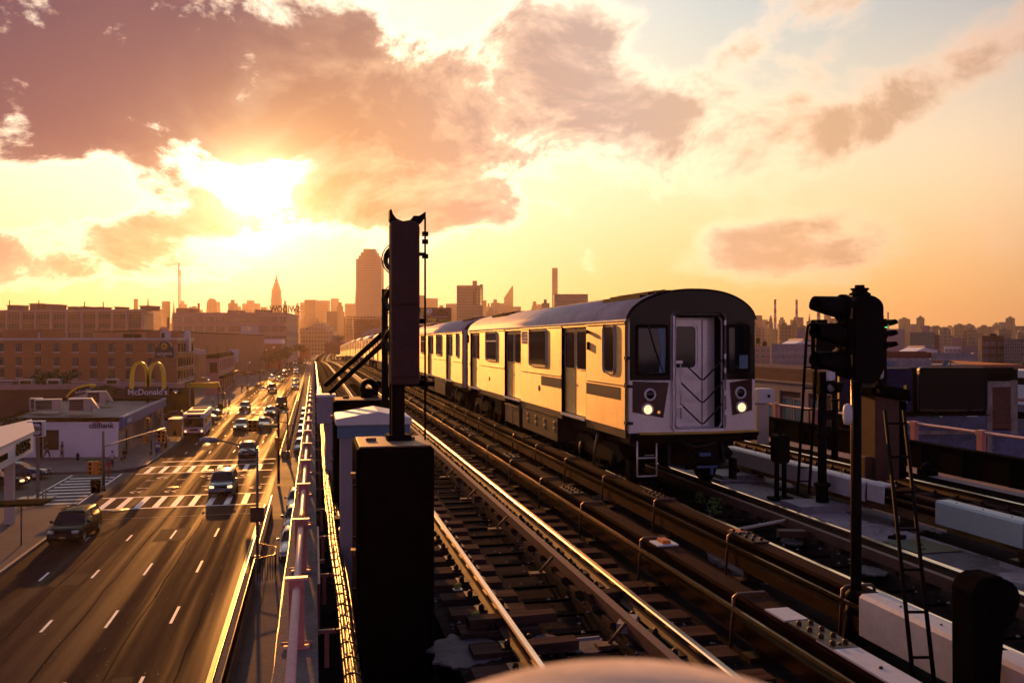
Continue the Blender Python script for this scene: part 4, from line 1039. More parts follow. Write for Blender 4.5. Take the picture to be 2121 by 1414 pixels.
b.prism(pr, 'y', -.13, .13, 0, True); b.prism([(xl + (p[0] - xl) * .82 + .02, p[1] * .96 + .07) for p in pr], 'y', -.155, -.13, 0)
for zz in (rz_(650), rz_(745)): b.box(xl - .012, xl, -.14, -.10, zz - .05, zz + .05, 1)
b.build('housing', [M_dark, M_cable], RS, bevel=.008)
b = B(); b.lathe([(.10, 0), (.10, .02), (.075, .03), (.07, .05), (.085, .055), (.085, .07), (.045, .075), (.045, .10), (0, .10)], ((xl + xr2) / 2 + .0, 0, zt), seg=16); b.build('cap', M_dark, RS)
for py in (635, 690, 748):
    # hood: open cylinder with a slanted lower edge, pointing left
    b = B(); zc = rz_(py + 4); L = .32; r = .115; n = 26; vs = []
    for k in range(n):
        a = 2 * math.pi * k / n; c_, s_ = math.cos(a), math.sin(a)
        ln = L if s_ > -.2 else L * (.30 + .70 * max(0, (s_ + 1) / .8))
        vs += [(xl + .01, c_ * r, zc + s_ * r), (xl - ln, c_ * r * .9 - .02, zc + s_ * r * .86 + .015)]
    fs = [(2 * k, 2 * ((k + 1) % n), 2 * ((k + 1) % n) + 1, 2 * k + 1) for k in range(n)]
    b.add(vs, fs, 0, True)
    vs2 = [(v[0], v[1] * .93, zc + (v[2] - zc) * .93) for v in vs]; b.add(vs2, [f[::-1] for f in fs], 0, True)
    b.lathe([(r + .02, -.03), (r + .02, .01), (r, .02)], (xl, 0, zc), 'x', 24)
    h = b.build('hood', M_dark, RS, recalc=False)
    b = B(); b.lathe([(r * .9, 0), (r * .6, -.03), (0, -.04)], (xl - .005, 0, zc), 'x', 20); b.build('lens', M_glass, h)
# ladder of that signal
LD = T('signal_ladder', 'dark narrow ladder leaning down right from the big track signal', 'ladder', (x_ + .35, y_ - .5, -.2))
def lp(px, py, d):
    a, c = P(px, d); return (a - x_ - .35, c - y_ + .5, Zat(py, d) + .2)
b = B(); L1 = [lp(1833, 850, 8.2), lp(1893, 1420, 6.6)]; L2 = [lp(1872, 850, 8.2), lp(1936, 1420, 6.6)]
b.tube(L1, .017, 0, 6); b.tube(L2, .017, 0, 6); b.build('rail', M_dark, LD)
for k in range(7):
    f = (k + .4) / 7; a = Vector(L1[0]).lerp(Vector(L1[1]), f); c = Vector(L2[0]).lerp(Vector(L2[1]), f); b = B(); b.tube([a, c], .012, 0, 6); b.build('rung', M_dark, LD)
t = T('loudspeaker', 'white rounded capsule fixed to the left side of the big signal mast', 'lamp', (*P(1756, 8.28), Zat(878, 8.28)))
b = B(); b.lathe([(0, .2), (.035, .18), (.045, .13), (.045, .05), (.035, 0), (0, -.01)], seg=14); b.build('capsule', M_signw, t)
b = B(); b.tube([(.03, 0, .1), (.08, 0, .1)], .012); b.build('clip', M_dark, t)
# rusty cabinet behind
x2, y2 = P(1822, 17.0); RC = T('rusty_cabinet', 'rusty brown cabinet with a dark hood, behind the big signal mast', 'cabinet', (x2, y2, 0))
zz = lambda py: Zat(py, 17.0)
b = B(); b.box(-.30, .22, -.3, .3, 0, zz(815)); b.box(-.45, -.28, -.2, .2, 0, .45); b.build('case', M_rustbox, RC, bevel=.02)
b = B(); b.prism([(-.42, zz(815)), (.42, zz(830)), (.40, zz(806)), (0, zz(797)), (-.42, zz(800))], 'y', -.38, .35); b.box(.22, .42, -.25, .25, 0, zz(830)); b.build('hood', M_black, RC, bevel=.02)
# small three lens signal with the green light
x3, y3 = P(1825, 16.4); GS = T('track_signal', 'small three lens signal with the green light on, right of the big signal', 'signal', (x3, y3, zz(800)))
q = lambda py: Zat(py, 16.4) - zz(800)
b = B(); b.box(-.09, .07, -.08, .1, 0, q(660)); b.lathe([(.05, q(660)), (.06, q(656)), (.03, q(650)), (0, q(648))], (-.01, 0, 0), seg=12); b.box(-.06, -.0, -.05, .05, -.1, .02); b.tube([(-.05, -.08, q(700)), (-.13, -.1, q(720)), (-.09, -.1, q(745)), (0, -.08, 0.02)], .02)
b.build('housing', M_dark, GS, bevel=.01)
for i, py in enumerate((669, 691, 714)):
    zc = q(py + 3); b = B(); n = 16; vs = []
    for k in range(n):
        a = 2 * math.pi * k / n; c_, s_ = math.cos(a), math.sin(a); ln = .20 if s_ > -.1 else .08
        vs += [(.03 + c_ * .085, -.07, zc + s_ * .085), (.10 + c_ * .07 , -.07 - ln, zc + s_ * .075 + .02)]
    fs = [(2 * k, 2 * ((k + 1) % n), 2 * ((k + 1) % n) + 1, 2 * k + 1) for k in range(n) if math.sin(2 * math.pi * k / n) > -.5]
    b.add(vs, fs, 0, True); h = b.build('hood', M_dark, GS, recalc=False)
    b = B(); b.lathe([(.06, 0), (.04, -.02), (0, -.03)], (.03, -.09, zc), 'y', 14); b.build('lens', M_litg if i == 0 else M_glass, h)
t = T('lamp', 'small white bulkhead lamp on the dark hood below the green signal', 'lamp', (*P(1822, 16.2), Zat(800, 16.2)))
b = B(); b.box(-.07, .07, -.05, .05, -.02, .15); b.tube([(0, 0, -.02), (0, 0, .15)], .09, 0, 8, r2=.05); b.build('stand', M_dark, t)
b = B(); b.lathe([(0, .36), (.06, .34), (.075, .28), (.07, .18), (.05, .14)], seg=14); b.build('globe', M_white, t)
# second smaller signal with ladder
D2 = 15.0; x4, y4 = P(1703, D2); z4 = lambda py: Zat(py, D2) + .2
S2 = T('track_signal', 'slim dark signal post with a white plate, left of the big signal', 'signal', (x4, y4, -.2))
b = B(); b.tube([(0, 0, .1), (0, 0, z4(800))], .075, 0, 12); b.lathe([(.16, 0), (.16, .05), (.11, .08), (.10, .35), (.14, .38), (.14, .42), (.08, .45)], seg=14); b.box(-.6, .35, -.35, .35, -.02, .10, 1)
b.lathe([(.09, z4(905)), (.12, z4(900)), (.09, z4(895))], seg=12); b.build('post', [M_dark, M_concl], S2)
b = B(); b.box(-.15, .04, -.1, .1, z4(765), z4(662)); b.box(-.12, .15, -.12, .12, z4(815), z4(770)); b.prism([(-.15, z4(662)), (.30, z4(690)), (.30, z4(715)), (-.15, z4(765))], 'y', -.02, .12); b.build('housing', M_dark, S2, bevel=.01)
b = B(); b.box(-.02, .14, -.17, -.15, z4(787), z4(766), 0)
for a in (0.0, .12):
    for c in (z4(784), z4(769)): b.box(a - .008, a + .008, -.178, -.17, c - .008, c + .008, 1)
b.build('white_plate', [M_signw, M_dark], S2)
b = B(); b.lathe([(.11, 0), (.12, -.06), (.10, -.07), (.075, -.02)], (.08, -.12, z4(801)), 'y', 20, 1); b.lathe([(.08, -.02), (.05, -.05), (0, -.06)], (.08, -.12, z4(801)), 'y', 20, 0); b.prism([(.03, z4(792)), (.26, z4(790)), (.20, z4(812)), (.15, z4(805))], 'y', -.25, -.1, 1); b.build('lamp', [M_cab, M_dark], S2)
L = T('signal_ladder', 'tall dark ladder with a curved top beside the slim signal post', 'ladder', (*P(1668, 14.6), -.1))
a0 = P(1668, 14.6)
def l2(px, py, d=14.6):
    a, c = P(px, d); return (a - a0[0], c - a0[1], Zat(py, d) + .1)
b = B(); b.tube([l2(1652, 1022), l2(1671, 690), l2(1673, 676), l2(1680, 671), l2(1695, 670)], .024, 0, 6); b.tube([l2(1676, 1022), l2(1690, 770), l2(1694, 680)], .024, 0, 6); b.build('rail', M_dark, L)
for k, py in enumerate((716, 760, 804, 848, 892, 932, 968, 996)):
    f = (py - 690) / 332.0; b = B(); b.tube([l2(1671 - 19 * f, py), l2(1693 - 17 * f, py)], .014, 0, 6); b.build('rung', M_dark, L)
x5, y5 = P(1618, 15.8); t = T('dwarf_signal', 'low dark dwarf signal on two legs between the tracks, beside the ladder', 'signal', (x5, y5, -.2)); z5 = lambda py: Zat(py, 15.8) + .2
b = B(); b.tube([(-.09, 0, 0), (-.09, 0, z5(955))], .045, 0, 8); b.tube([(.06, 0, 0), (.06, 0, z5(955))], .045, 0, 8); b.box(-.22, .18, -.12, .12, 0, .05); b.build('leg', M_dark, t)
b = B(); pr = rrect(-.15, .11, z5(958), z5(899), .07); b.prism(pr, 'y', -.12, .12); b.lathe([(.04, z5(899)), (.05, z5(896)), (0, z5(892))], (-.03, 0, 0), seg=10); b.build('head', M_dark, t, bevel=.01)
# junction box post and boxes on the right walkway
x6, y6 = P(1577, 23.0); t = T('equipment_cabinet', 'cream cabinet on a thick post, just right of the train', 'cabinet', (x6, y6, -.03)); z6 = lambda py: Zat(py, 23) + .03
b = B(); b.box(-.22, .12, -.18, .18, 0, z6(835)); b.build('post', M_cream, t, bevel=.01)
b = B(); b.box(-.24, .24, -.22, .22, z6(834), z6(804)); b.build('case', M_cream, t, bevel=.01)
b = B(); b.box(-.24, .24, -.235, -.225, z6(833), z6(805)); b.box(.05, .11, -.27, -.235, z6(822), z6(816), 1); b.build('door', [M_signw, M_dark], t)
x7, y7 = P(1729, 20); t = T('bollard', 'thin dark vent pipe on the far walkway between the two masts', 'pipe', (x7, y7, -.03)); z7 = lambda py: Zat(py, 20) + .03
b = B(); b.tube([(0, 0, 0), (0, 0, z7(830))], .08, 0, 10); b.lathe([(.10, z7(830)), (.10, z7(826)), (0, z7(825))], seg=12); b.build('pipe', M_dark, t)
b = B(); b.box(-.32, -.1, -.08, .08, z7(868), z7(848)); b.tube([(-.2, 0, z7(868)), (-.25, 0, z7(900)), (-.15, 0, .2)], .012); b.tube([(-.15, 0, z7(868)), (-.12, 0, z7(900)), (-.1, 0, .2)], .012); b.build('box', M_dark, t)
x8, y8 = P(1922, 17.6); b = B(); b.box(-.14, .12, -.15, .15, 0, .12); b.lathe([(.10, .12), (.12, .16), (.1, .22), (0, .26)], (-.02, 0, 0), seg=14); b.tube([(-.12, -.1, .1), (-.17, -.15, .2), (-.1, -.15, .3)], .02)
tag(b.build('track_lubricator', M_dark, loc=(x8, y8, -.03)), 'small black device sitting on the pale walkway at right', 'device')
x9, y9 = P(1828, 11.5)
# dark hooked post at bottom right
xh, yh = P(2040, 6.3); t = T('trip_arm', 'black rounded hook shaped post in the bottom right corner', 'post', (xh, yh, -.25)); zh = lambda py: Zat(py, 6.3) + .25
b = B(); xs_ = lambda px: (ray(px)[0] / ray(px)[1] * yh - xh)
pts = [(xs_(1996), 0), (xs_(1993), zh(1215)), (xs_(2003), zh(1194)), (xs_(2022), zh(1186)), (xs_(2050), zh(1186)), (xs_(2074), zh(1204)), (xs_(2085), zh(1235)), (xs_(2078), zh(1275)), (xs_(2056), zh(1300)), (xs_(2048), zh(1400)), (xs_(2042), 0)]
b.prism(pts, 'y', -.12, .12, 0, False); b.build('arm', M_black, t, bevel=.02)
b = B(); b.lathe([(0, -.16), (.10, -.15), (.15, -.11), (.15, .1)], (xs_(2052), 0, zh(1235)), 'y', 20); b.build('wheel', M_black, t)
# blurred wooden ledge right in front of the lens
t = B(); n = 24; vs = []
x0, y0 = P(1300, .62)
for j, (hh, dd) in enumerate(((-.25, -.03), (-.01, -.03), (0, -.01), (0, .05), (-.02, .06), (-.25, .06))):
    for i in range(n + 1):
        f = i / n; xx = -.125 + .25 * f
        zz_ = .0 - .024 * (abs(f - .50) * 2) ** 2.0
        vs.append((xx, dd, zz_ + hh))
t.add(vs, [(j * (n + 1) + i, j * (n + 1) + i + 1, (j + 1) * (n + 1) + i + 1, (j + 1) * (n + 1) + i) for j in range(5) for i in range(n)], 0, True)
o = t.build('ledge_board', M_wood, loc=(x0, y0, Zat(1416, .62)), rz=-TH); tag(o, 'blurred pale wooden board right in front of the camera at the bottom', 'board')
# ------------------------------------------------------------------ buildings
M_brickL = mat_brick('tan_brick', (.46, .19, .065), (.38, .15, .05), (.42, .22, .11))
M_brickR = mat_brick('red_brick', (.17, .055, .030), (.10, .030, .020), (.12, .07, .055), sc=1.0)
M_trimw = mat('white_trim', (.55, .47, .45), .6, 0, .1, 2)
M_pinkw = mat('pink_stucco', (.55, .25, .22), .8, 0, .12, .6)
M_brown = mat('brown_wall', (.33, .125, .075), .85, 0, .2, .3)
M_stone = mat('pinkish_stone', (.30, .20, .185), .8, 0, .2, 1)
M_wallw = mat('white_wall', (.84, .78, .80), .7, 0, .07, .8)
M_roofg = mat('flat_roof', (.16, .12, .12), .8, 0, .35, .4)
M_curt = mat('curtained_glass', (.10, .065, .06), .2, 0, .8, 1.2, stretch=(3, 3, .1), spec=.7)
M_win = mat('window_dark', (.014, .008, .010), .3, 0, .5, .7, spec=.3)
M_wing = mat('window_green', (.03, .12, .09), .15, 0, .4, .7, spec=.8)
M_fac = mat('factory_wall', (.22, .11, .10), .8, 0, .2, .2)
M_facp = mat('factory_pier', (.38, .24, .22), .8, 0, .1, .5)
M_hvac = mat('hvac_metal', (.42, .36, .34), .4, .5, .15, 2)

def Bld(name, label, cat, foot, zt, m, z0=ST, cap=None, roof=None, group=None, par=.35):
    ox, oy = foot[0]; t = T(name, label, cat, (ox, oy, z0), 0, group)
    f = [(x - ox, y - oy) for x, y in foot]; h = zt - z0
    b = B(); b.prism(f, 'z', 0, h - par); b.build('wall', m, t)
    cx = sum(p[0] for p in f) / len(f); cy = sum(p[1] for p in f) / len(f)
    def sc(k, o): return [(p[0] + (cx - p[0]) * k * (-1 if o else 1), p[1] + (cy - p[1]) * k * (-1 if o else 1)) for p in f]
    per = max(math.dist(f[0], f[1]), math.dist(f[1], f[2])); k = .3 / per
    o = sc(.004, True); i = sc(k + .01, False); n = len(f); b = B()
    vs = [(p[0], p[1], z) for z in (h - par, h) for q in (o, i) for p in q]; fs = []
    for a in range(n):
        c = (a + 1) % n; fs += [(a, c, 2 * n + c, 2 * n + a), (n + a, 3 * n + a, 3 * n + c, n + c), (2 * n + a, 2 * n + c, 3 * n + c, 3 * n + a), (a, n + a, n + c, c)]
    b.add(vs, fs); b.build('parapet', cap or m, t)
    b = B(); b.add([(p[0], p[1], h - par + .02) for p in i], [tuple(range(n))]); b.build('roof', roof or M_roofg, t)
    return t
def wframe(root, a, c):
    """placement on the wall running from a (left) to c (right), seen from outside"""
    ox, oy, oz = root.location; L = math.dist(a, c); ang = math.atan2(c[1] - a[1], c[0] - a[0])
    def pl(o, s, z, out=0.0):
        x = a[0] + (c[0] - a[0]) * s / L + math.sin(ang) * out; y = a[1] + (c[1] - a[1]) * s / L - math.cos(ang) * out
        o.location = (x - ox, y - oy, z - oz); o.rotation_euler = (0, 0, ang); return o
    return pl, L
def winmesh(w_, h, g=None, nx=2, nz=1, sill=True, fr=.06):
    b = B(); b.box(-w_ / 2, w_ / 2, -.02, .02, 0, h, 0)
    for x0 in [-w_ / 2 + (w_ - fr) * i / nx for i in range(nx + 1)]: b.box(x0, x0 + fr, -.06, .02, 0, h, 1)
    for z0 in [(h - fr) * i / nz for i in range(nz + 1)]: b.box(-w_ / 2, w_ / 2, -.055, .02, z0, z0 + fr, 1)
    if sill: b.box(-w_ / 2 - .05, w_ / 2 + .05, -.14, .02, -.22, -.02, 2)
    return b
class Wins:
    def __init__(s, b, mats, parent): s.p = b.build('window', mats, parent); s.n = 0; s.par = parent
    def get(s):
        s.n += 1
        if s.n == 1: return s.p
        c = s.p.copy(); col.objects.link(c); return c
def s_at(px, a, c):
    """distance along a-c where the view ray at px meets the wall"""
    rx, ry = ray(px); dx, dy = c[0] - a[0], c[1] - a[1]
    det = dx * -ry + rx * dy; s = (-a[0] * -ry - rx * a[1]) / det if det else 0
    # solve a + s*(c-a) = t*r
    s = (rx * a[1] - ry * a[0]) / (ry * dx - rx * dy)
    return s * math.hypot(dx, dy)

# --- tan brick hotel
A, C_, D_ = P(-60, 153), P(366, 140), P(402, 157)
E_ = (A[0] + (D_[0] - C_[0]) + 6, A[1] + 30)
ht = Bld('hotel', 'tan brick hotel with rows of curtained windows and a sun sign on its corner', 'hotel', [A, C_, D_, E_], 3.25, M_brickL, z0=-3.95, cap=M_trimw)
b = B(); f = [(x - A[0], y - A[1]) for x, y in (A, C_, D_, E_)]; b.prism(f, 'z', -.3, 0); b.build('white_band', M_trimw, ht)
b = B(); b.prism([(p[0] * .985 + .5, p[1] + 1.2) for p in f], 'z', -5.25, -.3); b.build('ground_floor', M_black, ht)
pl, L = wframe(ht, A, C_)
W_ = Wins(winmesh(1.2, 1.42), [M_curt, M_dark, M_trimw], ht)
for px in (3, 39.5, 78.5, 117.5, 156, 194, 231, 268, 313):
    for z in (.82, -1.55, -3.62): pl(W_.get(), s_at(px, A, C_), z + .12, .02)
pl2, L2 = wframe(ht, C_, D_)
for k, px in enumerate((370.5, 376.3, 382, 387.5, 393, 398.3)):
    for z in (.82, -1.55, -3.62): pl2(W_.get(), s_at(px, C_, D_), z + .12, .02)
b = B(); n = 12
pts = [(-1.8, 0), (1.8, 0), (1.8, 1.75), (1.5, 1.9)] + [(1.25 * math.cos(R(180 * k / n)), 1.75 + 1.05 * math.sin(R(180 * k / n))) for k in range(n + 1)] + [(-1.5, 1.9), (-1.8, 1.75)]
b.prism(pts, 'y', -.16, .04); sg = b.build('sign_board', M_signb, ht); pl(sg, s_at(342.5, A, C_), Zat(741.5, 141), .1)
b = B(); b.prism([(p[0] * 1.06, (p[1] - 1) * 1.05 + 1) for p in pts], 'y', -.1, .03); o = b.build('sign_edge', M_trimw, ht); pl(o, s_at(342.5, A, C_), Zat(741.5, 141), .06)
b = B()
b.lathe([(.28, 0), (.38, 0), (.38, -.03), (.28, -.03)], (0, -.17, 1.95), 'y', 24)
for k in range(20):
    a = R(18 * k); r0, r1 = .42, (.85 if k % 2 else .68); w_ = R(6)
    b.add([(r0 * math.cos(a - w_), -.19, 1.95 + r0 * math.sin(a - w_)), (r0 * math.cos(a + w_), -.19, 1.95 + r0 * math.sin(a + w_)), (r1 * math.cos(a), -.19, 1.95 + r1 * math.sin(a))], [(0, 1, 2)])
b.build('sun_emblem', M_yarch, sg)
text('LaQUINTA', .62, .02, 'lettering', M_letw, sg, (0, -.19, .72)); text('INN', .22, .02, 'lettering', M_letw, sg, (0, -.19, .32))
b = B(); b.prism([(-1.0, -2.2), (1.0, -2.2), (1.1, -.2), (.8, .5), (.5, 1.0), (0, 1.2), (-.5, 1.0), (-.8, .5), (-1.1, -.2)], 'y', -.5, .3); o = b.build('roof_crest', M_trimw, ht); pl2(o, s_at(386, C_, D_), 3.25, .1)
b = B(); b.box(0, 4.2, 0, 3, 0, 1.6); o = b.build('roof_room', M_brickL, ht); pl(o, s_at(250, A, C_), 2.9, -6)
b = B(); b.box(0, 2.0, 0, 2, 0, 1.0); o = b.build('roof_unit', M_dark, ht); pl(o, s_at(219, A, C_), 2.9, -4)
b = B(); b.box(0, 1.1, 0, 1.2, 0, 1.5); b.box(.2, .8, -.02, .0, .3, 1.2, 1); o = b.build('roof_unit', [M_trimw, M_dark], ht); pl(o, s_at(306, A, C_), 2.9, -3)
b = B(); b.box(0, 9, 0, 5, 0, 1.9); b.box(8.1, 8.6, -.02, 0, .2, 1.4, 1); o = b.build('roof_room', [M_brickL, M_trimw], ht); pl(o, s_at(-45, A, C_), 2.9, -5)
b = B(); b.box(-8, 12, 0, .3, 0, .9, 0); o = b.build('yellow_fascia', M_yarch, ht); o.location = (P(412, 150)[0] - A[0] - 0, P(412, 150)[1] - A[1], Zat(803, 150) + 3.95); o.scale = (.28, 1, 1)

# --- burger restaurant: building, roof sign, big arches
fb = Bld('restaurant', 'low brown restaurant with a pale roof band in front of the tan hotel', 'restaurant', [P(-60, 120), P(262, 124), P(272, 134), P(-60, 134)], Zat(799, 123), M_brickR, cap=M_facp)
b = B(); b.box(0, 26, -.35, 0, 0, .7); o = b.build('purple_band', M_facp, fb); plx, _ = wframe(fb, P(-60, 120), P(262, 124)); plx(o, 2, Zat(806, 122), 0.05)
for px in (30, 90, 215): 
    b = B(); b.box(-.9, .9, -.6, .6, 0, .8); b.box(-.7, .7, -.65, -.6, .1, .6, 1); o = b.build('roof_unit', [M_hvac, M_dark], fb); plx(o, s_at(px, P(-60, 120), P(262, 124)), Zat(799, 123), -5)
ga = T('roof_sign', 'yellow curved roof arch with a name board, on the low restaurant', 'sign', (*P(168, 118), Zat(823, 118)))
q = lambda px, py: ((px - 168) * 118 / FPX, Zat(py, 118) - Zat(823, 118))
pts = [q(141, 818), q(150, 808), q(160, 801), q(172, 796.5), q(184, 794.5), q(195, 796)]
b = B(); b.prism([(p[0], p[1]) for p in pts] + [(p[0], p[1] - .28) for p in pts[::-1]], 'y', -.4, .4); b.build('arch', M_yarch, ga)
b = B(); b.prism([q(152, 812), q(162, 804), q(184, 799), q(187, 812), q(160, 820)], 'y', -.1, .1); b.build('board', M_signb, ga)
b = B(); b.prism([q(143, 824), q(187, 812), q(190, 824)], 'y', -.05, .3); b.build('gable', M_trimw, ga)
text("McDonald's", .55, .02, 'lettering', M_letw, ga, (q(170, 810)[0] + .1, -.14, q(170, 810)[1]), rot=(R(90), R(-14), 0), sx=.75)
bx, by = P(306, 116); gm = T('arch_sign', 'pair of tall yellow arches over a dark red name board, beside the tan hotel', 'sign', (bx, by, Zat(822, 116)))
q = lambda px, py: ((px - 306) * 116 / FPX, 0, Zat(py, 116) - Zat(822, 116))
def arch(xs):
    b = B(); n = 22; cs = []
    (xa_, ya_), (xm, ym), (xb_, yb_) = xs
    for k in range(n + 1):
        f_ = k / n; a = math.pi * (1 - f_); ex = .62
        x = xm + ((xb_ - xm) if f_ > .5 else (xm - xa_)) * math.copysign(abs(math.cos(a)) ** .9, math.cos(a)); yb2 = ya_ if f_ < .5 else yb_
        y = yb2 + (ym - yb2) * math.sin(a) ** ex; cs.append(q(x, y))
    for k in range(n):
        p0, p1 = Vector(cs[k]), Vector(cs[k + 1])
        w0 = .17 + .10 * abs(k / n - .5) * 2; w1 = .17 + .10 * abs((k + 1) / n - .5) * 2
        def nr(i):
            a_ = Vector(cs[min(i + 1, n)]) - Vector(cs[max(i - 1, 0)]); return Vector((-a_.z, 0, a_.x)).normalized()
        n0, n1 = nr(k), nr(k + 1)
        vs = [p0 + n0 * w0 + Vector((0, -.2, 0)), p0 - n0 * w0 + Vector((0, -.2, 0)), p0 - n0 * w0 + Vector((0, .2, 0)), p0 + n0 * w0 + Vector((0, .2, 0)), p1 + n1 * w1 + Vector((0, -.2, 0)), p1 - n1 * w1 + Vector((0, -.2, 0)), p1 - n1 * w1 + Vector((0, .2, 0)), p1 + n1 * w1 + Vector((0, .2, 0))]
        b.add(vs, [(0, 1, 5, 4), (1, 2, 6, 5), (2, 3, 7, 6), (3, 0, 4, 7)])
        if k in (0, n - 1): b.add(vs[:4] if k == 0 else vs[4:], [(0, 1, 2, 3)])
    return b.build('arch', M_yarch, gm)
arch(((275, 804), (290.5, 751), (306, 801))); arch(((308, 801), (324, 752), (338, 805)))
b = B(); x0, _, z1 = q(263, 800); x1, _, z0 = q(347, 822); b.box(x0, x1, -.1, .25, 0, z1); b.build('board', M_signb, gm)
b = B(); b.box(-.2, .2, -.15, .15, -(Zat(822, 116) - ST), 0); b.build('pole', M_dark, gm)
text("McDonald's", 1.05, .04, 'lettering', M_letw, gm, (0, -.16, q(0, 812)[2]), sx=1.0, bold=.02)

# --- white bank
A, C_, D_ = P(2, 87.6), P(246, 88.4), P(338, 118.5); E_ = P(128, 119)
bk = Bld('bank', 'white walled corner bank with a blue fascia along the avenue', 'bank', [A, C_, D_, E_], -5.05, M_wallw, cap=M_black, par=.42)
pl, L = wframe(bk, A, C_); pl2, L2 = wframe(bk, C_, D_)
b = B(); b.box(-.75, .75, -.02, .02, 0, 2.0); b.box(-.75, .75, -.05, .02, 1.55, 1.62, 1); pl(b.build('window', [M_win, M_dark], bk), s_at(106, A, C_), Zat(931, 88), .02)
b = B(); b.box(-.3, .3, -.03, .02, 0, 2.3); pl(b.build('door', M_dark, bk), s_at(82, A, C_), ST + .15, .02)
sgn = text('citibank', .78, .03, 'lettering', mat('letters_navy', (.03, .04, .13), .5, 0, 0), bk, (0, 0, 0), bold=.015); pl(sgn, s_at(210, A, C_), Zat(881.5, 88), .05); sgn.rotation_euler = (R(90), 0, sgn.rotation_euler[2])
b = B(); n = 12; vs = []
for k in range(n + 1):
    a = R(25 + 130 * k / n)
    for r in (.36, .46): vs.append((r * math.cos(a), -.03, r * .8 * math.sin(a)))
b.add(vs, [(2 * k, 2 * k + 1, 2 * k + 3, 2 * k + 2) for k in range(n)]); o = b.build('red_arc', mat('logo_red', (.6, .04, .03), .5, 0, 0), bk); pl(o, s_at(202, A, C_), Zat(881, 88), .04)
b = B(); b.box(0, L2 * .995, -.35, .05, 0, 1.1, 0); b.box(0, L2 * .995, -.38, -.35, .95, 1.1, 1); o = b.build('blue_fascia', [M_blue, M_trimw], bk); pl2(o, .1, -6.1, .05)
o = text('citibank', .8, .03, 'lettering', M_letw, bk, (0, 0, 0)); pl2(o, 3.2, -5.6, .46); o.rotation_euler = (R(90), 0, o.rotation_euler[2])
b = B(); b.box(0, L2, -.05, .05, 0, 3.0); o = b.build('side_wall', M_stone, bk); pl2(o, 0, ST, 0)
WB = Wins(winmesh(1.7, 2.3, nx=2, nz=1, sill=False), [M_win, M_hvac, M_trimw], bk)
for k in range(9): pl2(WB.get(), 9.0 + 2.35 * k, ST + .65, .08)
b = B(); b.box(-.6, .6, -.05, .02, 0, 2.4); pl2(b.build('door', M_win, bk), 4.2, ST + .1, .08)
def hv(px, py, w_, d_, h, d, hood=False, lab=None):
    x, y = P(px, d); t = T('air_unit', lab, 'air conditioner', (x, y, -5.2), .15)
    b = B(); b.box(-w_ / 2, w_ / 2, -d_ / 2, d_ / 2, .2, h); b.box(-w_ / 2, -w_ / 2 + .1, -d_ / 2, d_ / 2, 0, .2); b.box(w_ / 2 - .1, w_ / 2, -d_ / 2, d_ / 2, 0, .2); b.build('casing', M_hvac, t, bevel=.02)
    b = B(); b.box(-w_ / 2 + .15, w_ / 6, -d_ / 2 - .02, -d_ / 2 + .01, .35, h - .15)
    for k in range(6): b.box(-w_ / 2 + .15, w_ / 6, -d_ / 2 - .04, -d_ / 2, .4 + k * (h - .6) / 6, .43 + k * (h - .6) / 6, 1)
    b.build('grille', [M_dark, M_hvac], t)
    if hood: b = B(); b.prism([(w_ / 2, .7), (w_ / 2 + .75, .35), (w_ / 2 + .78, .42), (w_ / 2, h)], 'y', -d_ / 2, d_ / 2); b.build('hood', M_hvac, t)
hv(75, 0, 1.2, 1.4, 1.5, 98, lab='boxy grey roof unit with a narrow body, leftmost on the bank roof')
hv(100, 0, 2.6, 1.5, 1.45, 97, lab='wide grey roof unit with a black louvre, second from left on the bank roof')
hv(166, 0, 2.3, 1.6, 1.6, 96, True, 'roof unit with a sunlit slanted hood, nearest the front edge of the bank roof')
hv(200, 0, 2.2, 1.8, 1.7, 108, True, 'roof unit with a slanted hood farther back on the bank roof')
for k, (px, d) in enumerate(((135, 98), (140, 93))):
    x, y = P(px, d); b = B(); b.tube([(-.9, 0, .25), (.9, .3, .35)], .06); b.tube([(-.8, 0, 0), (-.8, 0, .25)], .03); b.tube([(.8, .3, 0), (.8, .3, .3)], .03); tag(b.build('roof_duct', M_hvac, loc=(x, y, -5.2)), ('upper' if k == 0 else 'lower') + ' sunlit duct between the units on the bank roof', 'duct')

# --- petrol station canopy and signs
A_, B_ = P(-70, 43), P(69, 58); cx, cy = A_; t = T('canopy', 'white petrol station canopy with dark green letters at the left edge', 'canopy', (cx, cy, ST))
F = [A_, B_, P(62, 67), P(-90, 55)]; f = [(x - cx, y - cy) for x, y in F]
b = B(); b.prism(f, 'z', -4.65 - ST, -3.4 - ST); b.build('fascia', M_wallw, t)
b = B(); b.prism([(p[0] * .985, p[1] + .2) for p in f], 'z', -3.4 - ST + .002, -3.33 - ST); b.build('roof', M_trimw, t)
plc, Lc = wframe(t, A_, B_)
M_hess = matte(mat('letters_dark_green', (.006, .028, .018), .7, 0, 0, spec=.1), .8)
o = text('HESS', 1.0, .05, 'lettering', M_hess, t, (0, 0, 0), bold=.015, sx=1.75); plc(o, s_at(46, A_, B_), -4.0, .08); o.rotation_euler = (R(90), 0, o.rotation_euler[2])
b = B(); b.box(0, s_at(14, A_, B_), -.03, .02, 0, .35); o = b.build('dark_stripe', M_black, t); plc(o, 0, -4.2, .03)
b = B(); b.box(-.25, .25, -.25, .25, 0, 4.6); o = b.build('column', M_trimw, t); o.location = (P(20, 56)[0] - cx, P(20, 56)[1] - cy, 0)
x, y = P(77, 65); t = T('pole_sign', 'white box sign on a grey pole with dark green letters beside the canopy', 'sign', (x, y, ST + .15)); zq = lambda py: Zat(py, 65) - ST - .15
b = B(); b.box(-.62, .55, -.25, .25, zq(904), zq(871)); b.build('box', M_wallw, t, bevel=.03)
